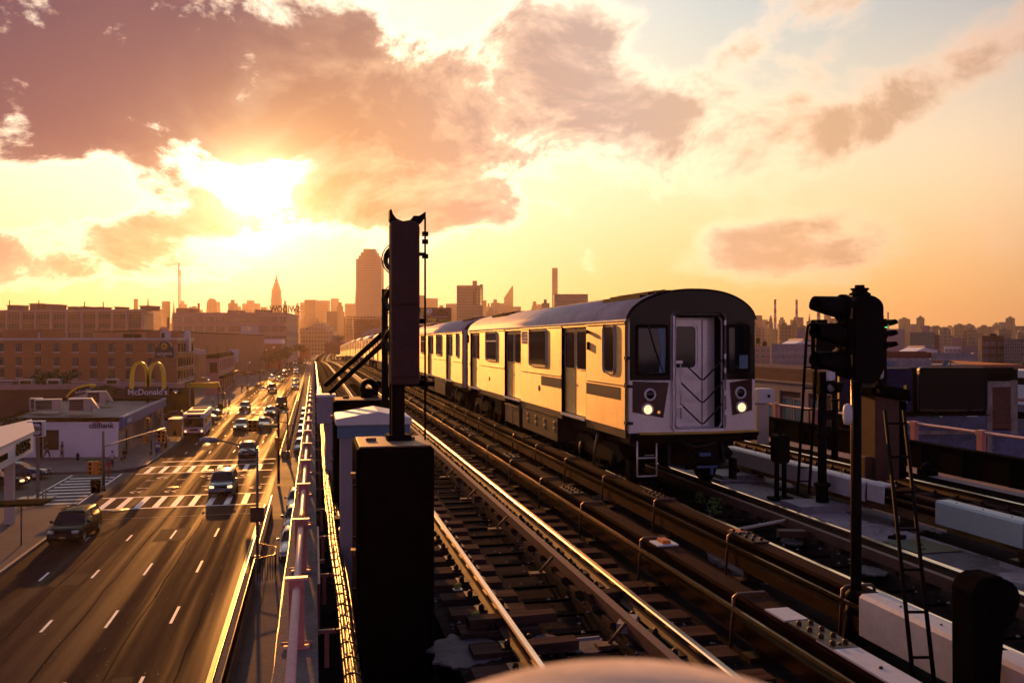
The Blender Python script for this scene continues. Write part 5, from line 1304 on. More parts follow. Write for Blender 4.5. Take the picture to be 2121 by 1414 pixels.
b = B(); b.prism([(p[0], p[1]) for p in rrect(-.54, .38, zq(902), zq(873), .08)], 'y', -.27, -.25); pnl = b.build('dark_panel', M_hess, t)
b = B(); b.prism([(p[0], p[1]) for p in rrect(-.47, .31, zq(899), zq(876), .22)], 'y', -.285, -.27); b.build('oval', M_wallw, pnl)
text('HESS', .38, .01, 'lettering', M_hess, pnl, (-.08, -.295, zq(887.5)), bold=.015)
b = B(); b.box(-.06, .14, -.1, .1, 0, zq(904)); b.box(-.08, .16, -.12, .12, zq(932), zq(904)); b.build('pole', M_pole, t)
b = B()
for s_ in (-1, 1): b.tube([(-.5 * s_ , -.4, 0), (-.5 * s_, -.4, .7)], .04)
b.tube([(-.5, -.4, .7), (.7, -.4, .7)], .04); b.tube([(.7, -.4, .7), (.7, -.4, 0)], .04); b.box(-1.2, 1.2, -.6, .6, 0, .08); b.build('guard_rail', M_pole, t)
x, y = P(44, 50); t = T('sign_board', 'long dark flat board on a thin post at the left edge of the forecourt', 'sign', (x, y, ST + .15)); zq = lambda py: Zat(py, 50) - ST - .15
b = B(); b.box(-2.2, 1.3, -.6, .9, zq(1045), zq(1040)); b.build('board', M_black, t)
b = B(); b.tube([(0, 0, 0), (0, 0, zq(1044))], .045); b.build('post', M_pole, t)

# --- pink building, brown warehouse and the blocks behind
A, C_, D_ = P(427, 192), P(453.5, 194), P(487, 236); E_ = (A[0] + D_[0] - C_[0], A[1] + D_[1] - C_[1])
pk = Bld('pink_building', 'pink two storey building with a narrow window row along the avenue', 'building', [A, C_, D_, E_], -.2, M_pinkw, cap=M_dark, par=.9)
pl, L = wframe(pk, A, C_); pl2, L2 = wframe(pk, C_, D_)
b = B(); b.box(-.85, .85, -.03, .02, 0, 2.3); pl(b.build('blank_panel', M_dark, pk), s_at(442, A, C_), Zat(772, 193), .02)
WP = Wins(winmesh(1.6, 2.5, nx=2, nz=2, sill=True), [M_win, M_pinkw, M_trimw], pk)
for k in range(9): pl2(WP.get(), L2 * (.07 + .105 * k), -3.9, .04)
b = B(); b.box(0, L2, -1.0, .0, 0, .5); o = b.build('awning_band', M_dark, pk); pl2(o, 0, -5.6, 0)
WP2 = Wins(winmesh(2.4, 2.6, nx=2, nz=1, sill=False), [M_win, M_dark, M_trimw], pk)
for k in range(7): pl2(WP2.get(), L2 * (.1 + .135 * k), -8.7, .04)
b = B(); b.box(0, 3.0, 0, 2.5, 0, 1.0); b.box(.3, 1.6, .3, 1.5, 1, 1.4); o = b.build('roof_unit', M_trimw, pk); pl(o, .5, -.3, -8)
x, y = P(484, 232); t = T('shop_sign', 'white sign panel with red triangles above the end of the pink building', 'sign', (x, y, Zat(750, 232)))
b = B(); b.box(-1.3, 1.3, -.1, .1, 0, 3.4); b.build('panel', M_signw, t)
b = B(); b.prism([(-1.3, 2.2), (-.1, 1.9), (-.7, 3.3)], 'y', -.14, -.1); b.prism([(-.9, .5), (.4, .3), (-.3, 1.6)], 'y', -.14, -.1); b.build('triangle', mat('sign_red', (.5, .03, .02), .5, 0, 0), t)
b = B(); b.box(-.1, .1, -.1, .1, -(Zat(750, 232) - ST), 0); b.box(-1.0, .3, -.2, .2, -2.6, -.3, 1); b.box(-1.0, .3, -.25, .2, -4.6, -2.9, 2); b.build('post', [M_pole, M_yarch, M_signw], t)
A, C_, D_ = P(300, 196), P(537, 338), P(548, 356)
br = Bld('warehouse', 'huge plain brown warehouse wall behind the pink building', 'warehouse', [A, C_, D_, (D_[0] - 60, D_[1] + 10), (A[0] - 20, A[1] + 40)], 5.3, M_brown, cap=M_dark, par=.3)
pl, L = wframe(br, A, C_); WQ = Wins(winmesh(2.6, 5.2, nx=1, nz=4, sill=False), [M_fac, M_brown, M_trimw], br)
for px in (408, 429, 450, 470.5): pl(WQ.get(), s_at(px, A, C_), -4.0, .02)
b = B(); b.box(-30, 5, -.2, .2, 0, 1.0); o = b.build('side_wall', M_pinkw, br); pl(o, L * .2, 5.3, -3); o.scale = (.2, 1, 1)
x, y = P(517, 330); t = T('billboard', 'rooftop billboard with a yellow flower on a pale field, on the brown warehouse', 'billboard', (x, y, 5.0))
b = B(); b.box(-3.1, 3.1, -.2, .2, .3, 3.6); b.build('panel', M_trimw, t)
b = B(); b.box(-3.0, 3.0, -.24, -.2, .4, 1.6, 0); b.lathe([(0, -.02), (.5, 0), (.6, 0)], (0, -.26, 2.7), 'y', 14, 1); b.build('picture', [M_hvac, M_yarch], t)
b = B(); b.box(-2.5, -2.3, -.1, .1, -.3, .3); b.box(2.3, 2.5, -.1, .1, -.3, .3); b.build('leg', M_dark, t)
A, C_, D_ = P(547, 372), P(583, 372), P(590, 400)
sh = Bld('shop_building', 'white and dark low shop building past the warehouse', 'shop', [A, C_, D_, (A[0] - 2, A[1] + 30)], Zat(702, 372), M_brown, cap=M_wallw, par=2.0)
# eagle factory with roof letters
d = 480; A, C_, D_ = P(357, 484), P(593, 480), P(618, 540)
ef = Bld('factory', 'long hazy factory block with roof letters standing on its right end', 'factory', [A, C_, D_, (A[0], A[1] + 55)], Zat(647, 480), M_facp, par=1.0)
pl, L = wframe(ef, A, C_); WE = Wins(winmesh(5.0, 3.2, nx=6, nz=2, sill=False, fr=.14), [M_curt, M_facp, M_trimw], ef)
for px in (368, 390, 412, 434, 456, 482, 496, 515, 535, 553, 569, 585):
    for k, z in enumerate((12.6, 7.4, 2.2)): pl(WE.get(), s_at(px, A, C_), z + .6, .04)
WF = Wins(winmesh(1.8, 2.3, nx=1, nz=1, sill=False, fr=.14), [M_curt, M_facp, M_trimw], ef)
for px in (418, 430, 442, 454, 540, 553, 566, 578, 588):
    for z in (-2.6, -6.5): pl(WF.get(), s_at(px, A, C_), z, .04)
pl2, L2 = wframe(ef, C_, D_)
for k in range(7):
    for z in (12.6, 7.6, 2.4, -2.6): pl2(WF.get(), L2 * (.1 + .13 * k), z + .6, .04)
for (x0, x1, yt) in ((361, 389, 635), (468, 490, 640), (525, 548, 639)):
    b = B(); b.box(0, (x1 - x0) * d / FPX, 0, 12, 0, Zat(yt, d) - Zat(648, d)); o = b.build('roof_room', M_fac, ef); pl(o, s_at(x0, A, C_), Zat(648, d) - .5, -2)
for px in (410, 418, 426, 455, 460, 500, 505, 510, 516):
    b = B(); b.tube([(0, 0, 0), (0, 0, 3.0)], .10, 0, 5); o = b.build('roof_mast', M_dark, ef); pl(o, s_at(px, A, C_), Zat(648, d) - .6, -1)
rs = T('roof_letters', 'big dark reversed letters on a scaffold along the factory roof', 'sign', (*P(590, 486), Zat(648, 484)))
text('SWIDOW', 4.8, .15, 'lettering', M_dark, rs, (0, 0, 2.0), rot=(R(90), 0, R(180)), sx=.78, bold=.12)
b = B()
for k in range(16): b.tube([(-9.5 + k * 1.3, .3, -.5), (-9.5 + k * 1.3, .3, 4.4)], .07, 0, 4)
for z in (.6, 2.2, 4.2): b.tube([(-9.5, .3, z), (10.5, .3, z)], .07, 0, 4)
b.build('scaffold', M_dark, rs)
# long factory at far left
A, C_, D_ = P(-40, 345), P(298, 335), P(318, 372)
lf = Bld('factory', 'long ribbed factory block on the left skyline with rooftop rooms and pipes', 'factory', [A, C_, D_, (A[0], A[1] + 50)], Zat(640.5, 336), M_fac, cap=M_facp, par=.8)
pl, L = wframe(lf, A, C_); WL = Wins(winmesh(5.0, 1.9, nx=4, nz=2, sill=False, fr=.1), [M_win, M_facp, M_trimw], lf)
pier = [-14, 17, 46, 76, 108.5, 141, 172, 203.5, 234.6, 265, 298]
PB = B(); PB.box(-.5, .5, -.6, .1, 0, 12.5 + 11); PP = None
for i, px in enumerate(pier):
    if PP is None: o = PP = PB.build('pier', M_facp, lf)
    else: o = PP.copy(); col.objects.link(o)
    pl(o, s_at(px, A, C_) - .3, ST, 0)
    if i < len(pier) - 1:
        s0, s1 = s_at(px, A, C_), s_at(pier[i + 1], A, C_)
        for z in (11.6, 8.1, 4.6, 1.3): pl(WL.get(), (s0 + s1) / 2 - .3, z - .3, .05)
for (x0, x1, yt) in ((47, 70, 628), (82, 102, 630), (126, 143, 635), (156, 165, 635), (186, 197, 636), (225, 234, 636), (278, 300, 634), (0, 22, 631)):
    b = B(); h = Zat(yt, 340) - Zat(641, 340); w_ = (x1 - x0) * 340 / FPX; b.box(0, w_, 0, 7, 0, h + .3); b.box(-.3, w_ + .3, -.3, 7.3, h + .3, h + .6); o = b.build('roof_room', M_fac, lf); pl(o, s_at(x0, A, C_), Zat(641, 338) - .3, -4)
for px, yt in ((14, 620), (75, 621), (170, 624), (209, 625)):
    b = B(); b.tube([(0, 0, 0), (0, 0, Zat(yt, 340) - Zat(641, 340))], .18, 0, 6); o = b.build('roof_pipe', M_dark, lf); pl(o, s_at(px, A, C_), Zat(641, 338), -1.5)
def chimney(px, y0, y1, w_, d, label, m=M_fac, bands=0, nm='chimney'):
    x, y = P(px, d); z0, z1 = Zat(y0, d), Zat(y1, d); r = w_ * d / FPX / 2; h = z1 - z0; b = B()
    if not bands: b.lathe([(r * 1.15, 0), (r, h * .97), (r * 1.15, h * .97), (r * 1.15, h), (r * .8, h)], seg=14)
    else:
        for k in range(bands): b.lathe([(r * (1.5 - .5 * k / bands), h * k / bands), (r * (1.5 - .5 * (k + 1) / bands), h * (k + 1) / bands)], seg=14, m=(1 if (bands - 1 - k) % 2 == 0 and k > bands * .35 else 0))
        b.lathe([(r * 1.2, h), (r * 1.2, h * 1.015), (0, h * 1.015)], seg=14, m=1)
    tag(b.build(nm, [m, M_stackr] if bands else m, loc=(x, y, z0)), label, 'chimney')
M_stackr = mat('stack_red', (.22, .035, .03), .7, 0, .1, 1); M_stackw = mat('stack_white', (.42, .36, .38), .7, 0, .1, 1)
chimney(348.5, 690, 657, 4, 300, 'short dark brick chimney left of the long hazy factory')
# --- right side near buildings
X24 = 24.0
def onx(px): y, d = onX(px, X24); return (X24, y)
A, C_ = onx(1500), onx(1722)
rb = Bld('brick_building', 'red brick building with stone lintels and tall windows right of the train', 'building', [A, C_, P(1721, 43.2), P(1500, 54)], 1.42, M_brickR, cap=M_stone, par=.16)
pl, L = wframe(rb, A, C_)
b = B(); b.box(0, L, -.14, .02, 0, .38); o = b.build('cornice', M_stone, rb); pl(o, 0, .10, 0); b = B(); b.box(0, L, -.2, .02, 0, .09); o = b.build('cornice', M_stone, rb); pl(o, 0, .52, 0)
b = B(); b.box(-.35, .35, -.16, .02, 0, 5.2); pr0 = None
for px in (1553, 1613, 1672):
    o = b.build('pier', M_stone, rb) if pr0 is None else pr0.copy()
    if pr0 is not None: col.objects.link(o)
    pr0 = pr0 or o; pl(o, s_at(px, A, C_), -5.1, 0)
WR = Wins(winmesh(2.7, 2.9, nx=3, nz=2, fr=.09), [mat('pale_blind_glass', (.22, .27, .25), .3, 0, .6, 1.0, stretch=(2, 2, .1)), M_stone, M_stone], rb)
for px in (1524, 1584): pl(WR.get(), s_at(px, A, C_), -3.1, .03)
WS = Wins(winmesh(1.1, 2.9, nx=1, nz=2, fr=.09), [bpy.data.materials['pale_blind_glass'], M_stone, M_stone], rb)
for px in (1636, 1654, 1694): pl(WS.get(), s_at(px, A, C_), -3.1, .03)
# dark building that carries two billboards
dB = 46.0; A, C_ = P(1724, dB), P(2107, dB + .5); n_ = (TH,)
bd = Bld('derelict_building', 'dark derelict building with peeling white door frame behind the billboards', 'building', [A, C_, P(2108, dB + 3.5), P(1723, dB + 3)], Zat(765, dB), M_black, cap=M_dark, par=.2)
pl, L = wframe(bd, A, C_)
M_peel = mat('peeling_white', (.42, .34, .30), .8, 0, .3, 2, .4, 20, c2=(.06, .025, .02))
zz = lambda py: Zat(py, dB)
def slabp(nm, x0, x1, yb, yt, m, out=.06, th=.1):
    s0, s1 = s_at(x0, A, C_), s_at(x1, A, C_); b = B(); b.box(0, s1 - s0, -th, .05, 0, zz(yt) - zz(yb)); o = b.build(nm, m, bd); pl(o, s0, zz(yb), out); return o
slabp('door_frame', 2041, 2052, 1000, 790, M_peel); slabp('door_frame', 2090, 2104, 900, 788, M_peel); slabp('door_frame', 2052, 2090, 802, 790, M_peel); slabp('bricked_door', 2052, 2090, 889, 803, M_brickR, .03)
slabp('beam', 1870, 2048, 899, 892, M_peel, .2); slabp('mural_wall', 1850, 2040, 960, 862, None or (mm := mat('mural_paint', (.16, .17, .32), .6, 0, .6, .8, c2=(.008, .006, .014), stretch=(.7, .7, 1.4))), .05)
slabp('mural_wall', 2052, 2118, 960, 892, mm, .05)
slabp('light_tube', 1995, 2016, 863, 860.5, M_signw, .3); slabp('light_tube', 1850, 1862, 864, 861, M_signw, .3)
slabp('green_plate', 1923, 1938, 864, 860, M_green, .3); slabp('white_plate', 1939, 1944, 864, 860, M_signw, .3); slabp('pale_column', 1848, 1864, 900, 866, M_peel, .15)
M_bbd = mat('billboard_black', (.006, .006, .010), .35, 0, .2, 1); M_bbb = mat('billboard_navy', (.008, .008, .055), .35, 0, .8, .5); matte(M_bbd, .85); matte(M_bbb, .7)
def bboard(x0, x1, yt, yb, d, label, m, pic=False):
    x, y = P((x0 + x1) / 2, d); w_ = (x1 - x0) * d / FPX / 2; t = T('billboard', label, 'billboard', (x, y, Zat(yb, d)), -TH); h = Zat(yt, d) - Zat(yb, d)
    b = B(); b.prism(rrect(-w_, w_, 0, h, .12), 'y', -.12, .12); b.build('panel', m, t)
    b = B(); ring(b, rrect(-w_ - .05, w_ + .05, -.05, h + .05, .15), rrect(-w_ + .01, w_ - .01, .01, h - .01, .11), 'y', -.16, .1); b.build('frame', M_pole, t)
    b = B(); b.tube([(-w_, -.5, -.25), (w_, -.5, -.25)], .03); b.tube([(-w_ * .5, 0, 0), (-w_ * .5, -.5, -.25)], .02); b.tube([(w_ * .5, 0, 0), (w_ * .5, -.5, -.25)], .02); b.build('catwalk', M_dark, t)
    return t, w_, h
t, w_, h = bboard(1738, 1887, 764, 850, 45, 'dark navy billboard partly hidden behind the big signal', M_bbb)
text('THE', .26, .01, 'lettering', M_letw, t, (-w_ + .35, -.14, h - .35)); text('WALKING', .26, .01, 'lettering', M_letw, t, (w_ - .85, -.14, .48)); 
b = B(); b.add([(w_ - .45, -.135, 1.3), (w_ - .30, -.135, 1.35), (w_ - .28, -.135, 1.05), (w_ - .42, -.135, .98)], [(0, 1, 2, 3)]); b.add([(w_ - .40, -.135, 1.05), (w_ - .30, -.135, .9), (w_ - .33, -.135, .88)], [(0, 1, 2)]); b.build('gold_figure', M_yarch, t)
bboard(1903, 2040, 762, 848, 45, 'blank black billboard near the right edge, right of the navy one', M_bbd)
d_ = 60; A, C_ = P(1800, d_), P(1928, d_ + 2); cw_ = Bld('concrete_building', 'grey concrete parapet building with blue graffiti above the billboards', 'building', [A, C_, P(1929, d_ + 5), P(1800, d_ + 3)], Zat(745, d_), M_concl, par=.3)
pl, L = wframe(cw_, A, C_); M_graf = mat('graffiti_blue', (.12, .22, .42), .6, 0, .8, 3, c2=(.28, .24, .24))
b = B(); 
for i, (ch, s_) in enumerate((('E', 1826), ('M', 1835), ('O', 1844), ('B', 1852))):
    o = text(ch, .42, .01, 'graffiti', M_graf, cw_, (0, 0, 0), bold=.03, sx=1.3); pl(o, s_at(s_, A, C_), Zat(753.5, d_), .02); o.rotation_euler = (R(90), R(-6), o.rotation_euler[2])
A, C_ = P(1928, 66), P(2120, 68); Bld('low_building', 'low tan roofed building just behind the black billboard', 'building', [A, C_, (C_[0] + 5, C_[1] + 14), (A[0] + 4, A[1] + 14)], Zat(756, 66), M_brown, par=.25)
x, y = P(1962, 62); b = B(); b.add([(-.55, 0, 0), (.15, .3, 0), (.45, .3, .55), (-.2, 0, .5)], [(0, 1, 2, 3)]); b.tube([(-.5, 0, 0), (-.2, 0, .5)], .03, 1); b.tube([(.45, .3, .55), (.6, .4, 0)], .03, 1)
tag(b.build('roof_skylight', [M_blind, M_pole], loc=(x, y, Zat(761, 62)), recalc=False), 'tilted blue panel on the roof above the black billboard', 'skylight')
# trucks parked beyond, right edge
M_van = mat('van_white', (.62, .60, .62), .35, 0, .05, 2, coat=.3)
for i, (px, py, d, lb) in enumerate(((2128, 800, 52, 'white box truck cut off by the right edge, upper one'), (2130, 870, 50, 'white van cut off by the right edge, lower one'))):
    x, y = P(px, d); t = T('box_truck', lb, 'truck', (x, y, Zat(py, d) - 1.2), .3); b = B(); b.box(-1.1, 1.1, -2.6, 2.6, .5, 2.2); b.build('body', M_van, t, bevel=.08)
    b = B(); b.box(-1.12, 1.12, -1.9, .5, 1.35, 1.75); b.build('window', M_glass, t)
    for q in (-1.7, 1.7): 
        b = B(); b.lathe([(0, -1.13), (.45, -1.12), (.5, -1.0), (.5, 1.0), (.45, 1.12), (0, 1.13)], (0, q, .5), 'x', 20); b.build('wheel', M_rub, t)
# carriers so nothing hangs in the air behind the right parapet
b = B(); b.box(14, 90, 25, 80, ST - .2, ST + .05); S('yard', b, M_walk)
# ------------------------------------------------------------------ cars
def carpaint(nm, c): return mat(nm, c, .25, .3, .05, 2, coat=.45)
CP = {'blue': carpaint('car_blue', (.09, .13, .19)), 'black': carpaint('car_black', (.012, .012, .014)), 'silver': carpaint('car_silver', (.30, .29, .30)), 'white': carpaint('car_white', (.6, .57, .55)), 'grey': carpaint('car_grey', (.10, .09, .10)), 'red': carpaint('car_red', (.25, .03, .02)), 'taxi': carpaint('car_taxi', (.6, .33, .02)), 'tan': carpaint('car_tan', (.22, .16, .12)), 'navy': carpaint('car_navy', (.02, .03, .07))}
M_plate = mat('plate', (.5, .3, .05), .5, 0, 0); M_head = mat('headlamp', (.6, .6, .6), .1, .2, 0)
matte(CP['black'], .75)
def car_proto(kind, paint, lit=False):
    L, Wd, H = {'sedan': (4.7, 1.82, 1.45), 'suv': (4.7, 1.90, 1.75), 'van': (5.0, 1.95, 1.95), 'hatch': (4.2, 1.78, 1.52)}[kind]
    hz = {'sedan': .92, 'suv': 1.08, 'van': 1.10, 'hatch': .98}[kind]; hw = Wd / 2; l = L / 2
    wb, rf, rr, bw = {'sedan': (-.95, -.25, 1.05, 1.75), 'suv': (-1.15, -.55, 1.75, 2.15), 'van': (-1.6, -.9, 2.1, 2.4), 'hatch': (-.95, -.35, 1.3, 1.85)}[kind]
    t = T('car', 'x', 'car', (0, 0, 0))
    def sec(y, zt, wt, wm, zb=.24):
        return [(-wm * .9, y, zb), (-wm, y, zb + .16), (-wm, y, zt - .28), (-wt, y, zt - .05), (-wt * .8, y, zt), (wt * .8, y, zt), (wt, y, zt - .05), (wm, y, zt - .28), (wm, y, zb + .16), (wm * .9, y, zb)]
    st = [sec(-l, .66, hw * .72, hw * .80, .30), sec(-l + .12, hz - .20, hw * .80, hw * .93), sec(-l + .5, hz - .09, hw * .86, hw), sec(wb, hz + .02, hw * .88, hw), sec(0, hz + .03, hw * .92, hw), sec(bw, hz + .04, hw * .90, hw), sec(l - .25, hz + (-.02 if kind == 'sedan' else .02), hw * .86, hw * .97), sec(l - .02, hz - .12, hw * .78, hw * .88), sec(l, .6, hw * .74, hw * .82, .34)]
    b = B(); n = 10; vs = [p for s_ in st for p in s_]; fs = []
    for i in range(len(st) - 1):
        for k in range(n): k2 = (k + 1) % n; fs.append((i * n + k, i * n + k2, (i + 1) * n + k2, (i + 1) * n + k))
    fs += [tuple(range(n)), tuple(range((len(st) - 1) * n, len(st) * n))]
    b.add(vs, fs, 0, True)
    b.build('body', paint, t)
    # cabin: glass house, then roof
    tw = hw * .74; bwid = hw * .90; zt = H - .09
    lo = [(wb, bwid, hz), (rf, tw, zt), (rr, tw, zt), (bw, bwid, hz)]
    b = B(); vs = []
    for y, w_, z in lo: vs += [(-w_, y, z), (w_, y, z)]
    b.add(vs, [(0, 2, 3, 1), (4, 6, 7, 5), (0, 6, 4, 2), (1, 3, 5, 7)]); b.build('windows', M_glassb, t)
    b = B(); ys = [rf - .06, rf + .12, (rf + rr) / 2, rr - .12, rr + .08]; vs = []
    for i, y in enumerate(ys):
        o = (-.05, 0, .02, .0, -.05)[i]; vs += [(-tw - .02, y, zt - .03), (-tw * .8, y, zt + .06 + o), (0, y, zt + .09 + o), (tw * .8, y, zt + .06 + o), (tw + .02, y, zt - .03)]
    b.add(vs, [(5 * i + k, 5 * i + k + 1, 5 * i + k + 6, 5 * i + k + 5) for i in range(4) for k in range(4)] + [(0, 1, 2, 3, 4), (20, 21, 22, 23, 24)], 0, True)
    for s_ in (-1, 1):
        for (y0, z0, w0, y1, z1, w1) in ((wb, hz, bwid, rf, zt, tw), (bw, hz, bwid, rr, zt, tw), ((rf + rr) / 2, hz, bwid, (rf + rr) / 2, zt, tw)):
            b.tube([(s_ * (w0 + .005), y0, z0), (s_ * (w1 + .01), y1, z1)], .035, 0, 5)
        if kind in ('suv', 'van'): b.tube([(s_ * (tw - .05), rf, zt + .11), (s_ * (tw - .05), rr, zt + .11)], .02, 0, 5)
    b.build('roof', paint, t)
    for s_ in (-1, 1):
        b = B(); b.box(s_ * .66 - .17, s_ * .66 + .17, -l - .02, -l + .25, hz - .36, hz - .20); b.build('headlight', M_lity if lit else M_head, t, bevel=.04)
        b = B(); b.box(min(s_ * hw * .98, s_ * (hw + .17)), max(s_ * hw * .98, s_ * (hw + .17)), wb + .12, wb + .24, hz + .02, hz + .17); b.build('mirror', paint, t, bevel=.03)
        b = B(); b.box(s_ * .70 - .12, s_ * .70 + .12, l - .12, l + .01, hz - .30, hz - .10); b.build('tail_light', CP['red'], t)
    b = B(); b.box(-.44, .44, -l - .015, -l + .1, hz - .34, hz - .22); b.box(-.75, .75, -l - .03, -l + .1, .30, .46); b.build('grille', M_black, t, bevel=.02)
    b = B(); b.box(-.16, .16, -l - .045, -l + .0, .47, .56); b.build('licence_plate', M_plate, t)
    for yy in (-l + .85, l - .85):
        for s_ in (-1, 1):
            b = B(); x0 = s_ * (hw - .10); b.lathe([(0, -.11), (.20, -.11), (.33, -.10), (.34, -.06), (.34, .06), (.33, .10), (.20, .11), (0, .11)], (x0, yy, .34), 'x', 20, 0); wh = b.build('wheel', M_rub, t)
            b = B(); b.lathe([(.19, s_ * .112), (.17, s_ * .118), (0, s_ * .13)], (x0, yy, .34), 'x', 14, 0); b.build('rim', M_steel2, wh)
    return t
cprot = {}
def car(px, py, kind, colr, label, lit=True, rz=0, z=ST, group='cars on the avenue', xy=None):
    k = (kind, colr, lit)
    x, y = xy if xy else G(px, py, z); y += 0 if xy else 2.3
    if k not in cprot: c = cprot[k] = car_proto(kind, CP[colr], lit)
    else: c = dup(cprot[k], (0, 0, 0))
    c.location = (x, y, z + .005); c.rotation_euler = (0, 0, rz); c['label'] = label; c['group'] = group; return c
car(457, 1030, 'suv', 'blue', 'pale blue car crossing the near stripes, headlights on')
car(134, 1131, 'suv', 'black', 'black car with a golden lit roof at the left kerb, nearest to us', lit=False, rz=R(-3))
car(511, 951, 'hatch', 'grey', 'grey car with a long shadow standing on the far stripes of the junction', lit=False)
car(497, 893, 'sedan', 'silver', 'silver car with headlights on, left of the hanging yellow signal')
car(545, 889, 'sedan', 'white', 'white roofed car just behind the hanging yellow signal', lit=False)
car(505.5, 852, 'hatch', 'grey', 'grey hatchback on the second crossing, leftmost in its row')
car(558.5, 862, 'sedan', 'silver', 'silver sedan in the middle lane, left of the dark van')
car(582, 846, 'van', 'black', 'dark van at the right edge of the avenue beneath the arched lamp')
car(563, 812, 'van', 'tan', 'tan van under the curved street lamp arm')
car(611.5, 806, 'sedan', 'silver', 'silver sedan in the right lane, front one of a close pair')
car(612, 795, 'sedan', 'grey', 'grey sedan in the right lane, rear one of a close pair')
car(563, 787, 'sedan', 'white', 'white sedan in the left lane, leftmost past the second junction')
car(579, 790, 'sedan', 'grey', 'grey sedan beside the white one past the second junction')
car(589.5, 779, 'van', 'tan', 'tan van in the middle lane past the second junction')
car(612.5, 774, 'sedan', 'silver', 'silver car in the right lane, left of the viaduct wall, front of two')
car(612.5, 767.5, 'sedan', 'white', 'white car in the right lane, rear of two')
car(595.5, 769, 'suv', 'tan', 'tan off-roader behind the tan van')
car(585, 753.5, 'sedan', 'white', 'small white car near the kerb trees')
car(610.8, 754, 'van', 'silver', 'silver van in the distance, middle lane')
car(633, 754.5, 'sedan', 'silver', 'silver car in the distance close to the viaduct, nearer of two')
car(635.4, 748.5, 'suv', 'black', 'black off-roader in the distance close to the viaduct, farther of two')
car(601.5, 747, 'sedan', 'white', 'white car in the distance, left of the delivery truck')
for i, (px, py, c) in enumerate(((607, 738, 'white'), (616, 735, 'grey'), (624, 737, 'tan'), (631, 735, 'silver'), (638, 738, 'black'), (622, 730, 'white'), (630, 727, 'grey'), (636, 728, 'silver'), (640, 731, 'white'), (614, 728, 'tan'), (628, 723, 'silver'), (634, 722, 'white'))):
    car(px, py, 'sedan', c, '%s of the tiny far cars below the end of the avenue, %s' % (['nearest', 'second nearest', 'third nearest', 'fourth nearest', 'fifth nearest', 'sixth nearest', 'seventh nearest', 'eighth nearest', 'fourth farthest', 'third farthest', 'second farthest', 'farthest'][i], c), group='tiny cars in the far traffic')
# side street and forecourt cars (facing right)
car(0, 0, 'sedan', 'navy', 'dark sedan waiting in the side street, upper one of two at the left edge', False, R(90), xy=(G(50, 985)[0], G(50, 990)[1]))
car(0, 0, 'sedan', 'black', 'black sedan in the side street, lower one of two at the left edge', True, R(90), xy=(G(12, 1000)[0], G(12, 1010)[1]))
for i, (px, py, c) in enumerate(((508, 778, 'black'), (530, 775, 'red'), (542, 776, 'grey'), (505, 772, 'black'))):
    car(px, py, 'sedan', c, ['black car parked in the lot right of the pink building', 'red car parked in the lot below the warehouse wall', 'grey car parked at the right end of the lot', 'second black car parked at the back of the lot'][i], False, R(80), group='cars parked in the lots')
car(0, 0, 'sedan', 'navy', 'dark sedan parked under the yellow fascia beside the hotel', False, R(75), xy=P(416, 128), z=ST + .16, group='cars parked in the lots')
car(0, 0, 'suv', 'grey', 'grey off-roader parked behind the dark sedan beside the hotel', False, R(75), xy=P(427, 136), z=ST + .16, group='cars parked in the lots')
car(0, 0, 'hatch', 'black', 'black hatchback parked on the restaurant forecourt left of the bus', False, R(85), xy=P(372, 128), z=ST + .16, group='cars parked in the lots')
for i, (y, c) in enumerate(((50, 'white'), (56.5, 'blue'), (63, 'white'), (96, 'silver'), (104, 'grey'), (112, 'white'), (121, 'navy'), (130, 'silver'), (140, 'white'))):
    car(0, 0, 'sedan', c, ['white car parked under the viaduct edge, nearest of the row', 'blue car parked under the viaduct edge behind the nearest white one', 'white car parked under the viaduct edge, third of the row', 'silver car parked under the viaduct past the junction, first of its row', 'grey car parked under the viaduct past the junction', 'white car parked under the viaduct past the junction, third of its row', 'navy car parked under the viaduct past the junction', 'second silver car parked under the viaduct past the junction', 'farthest white car parked under the viaduct past the junction'][i], False, 0, ST + .02, 'cars parked under the viaduct', (-.95 - (.25 if y > 90 else 0), y))
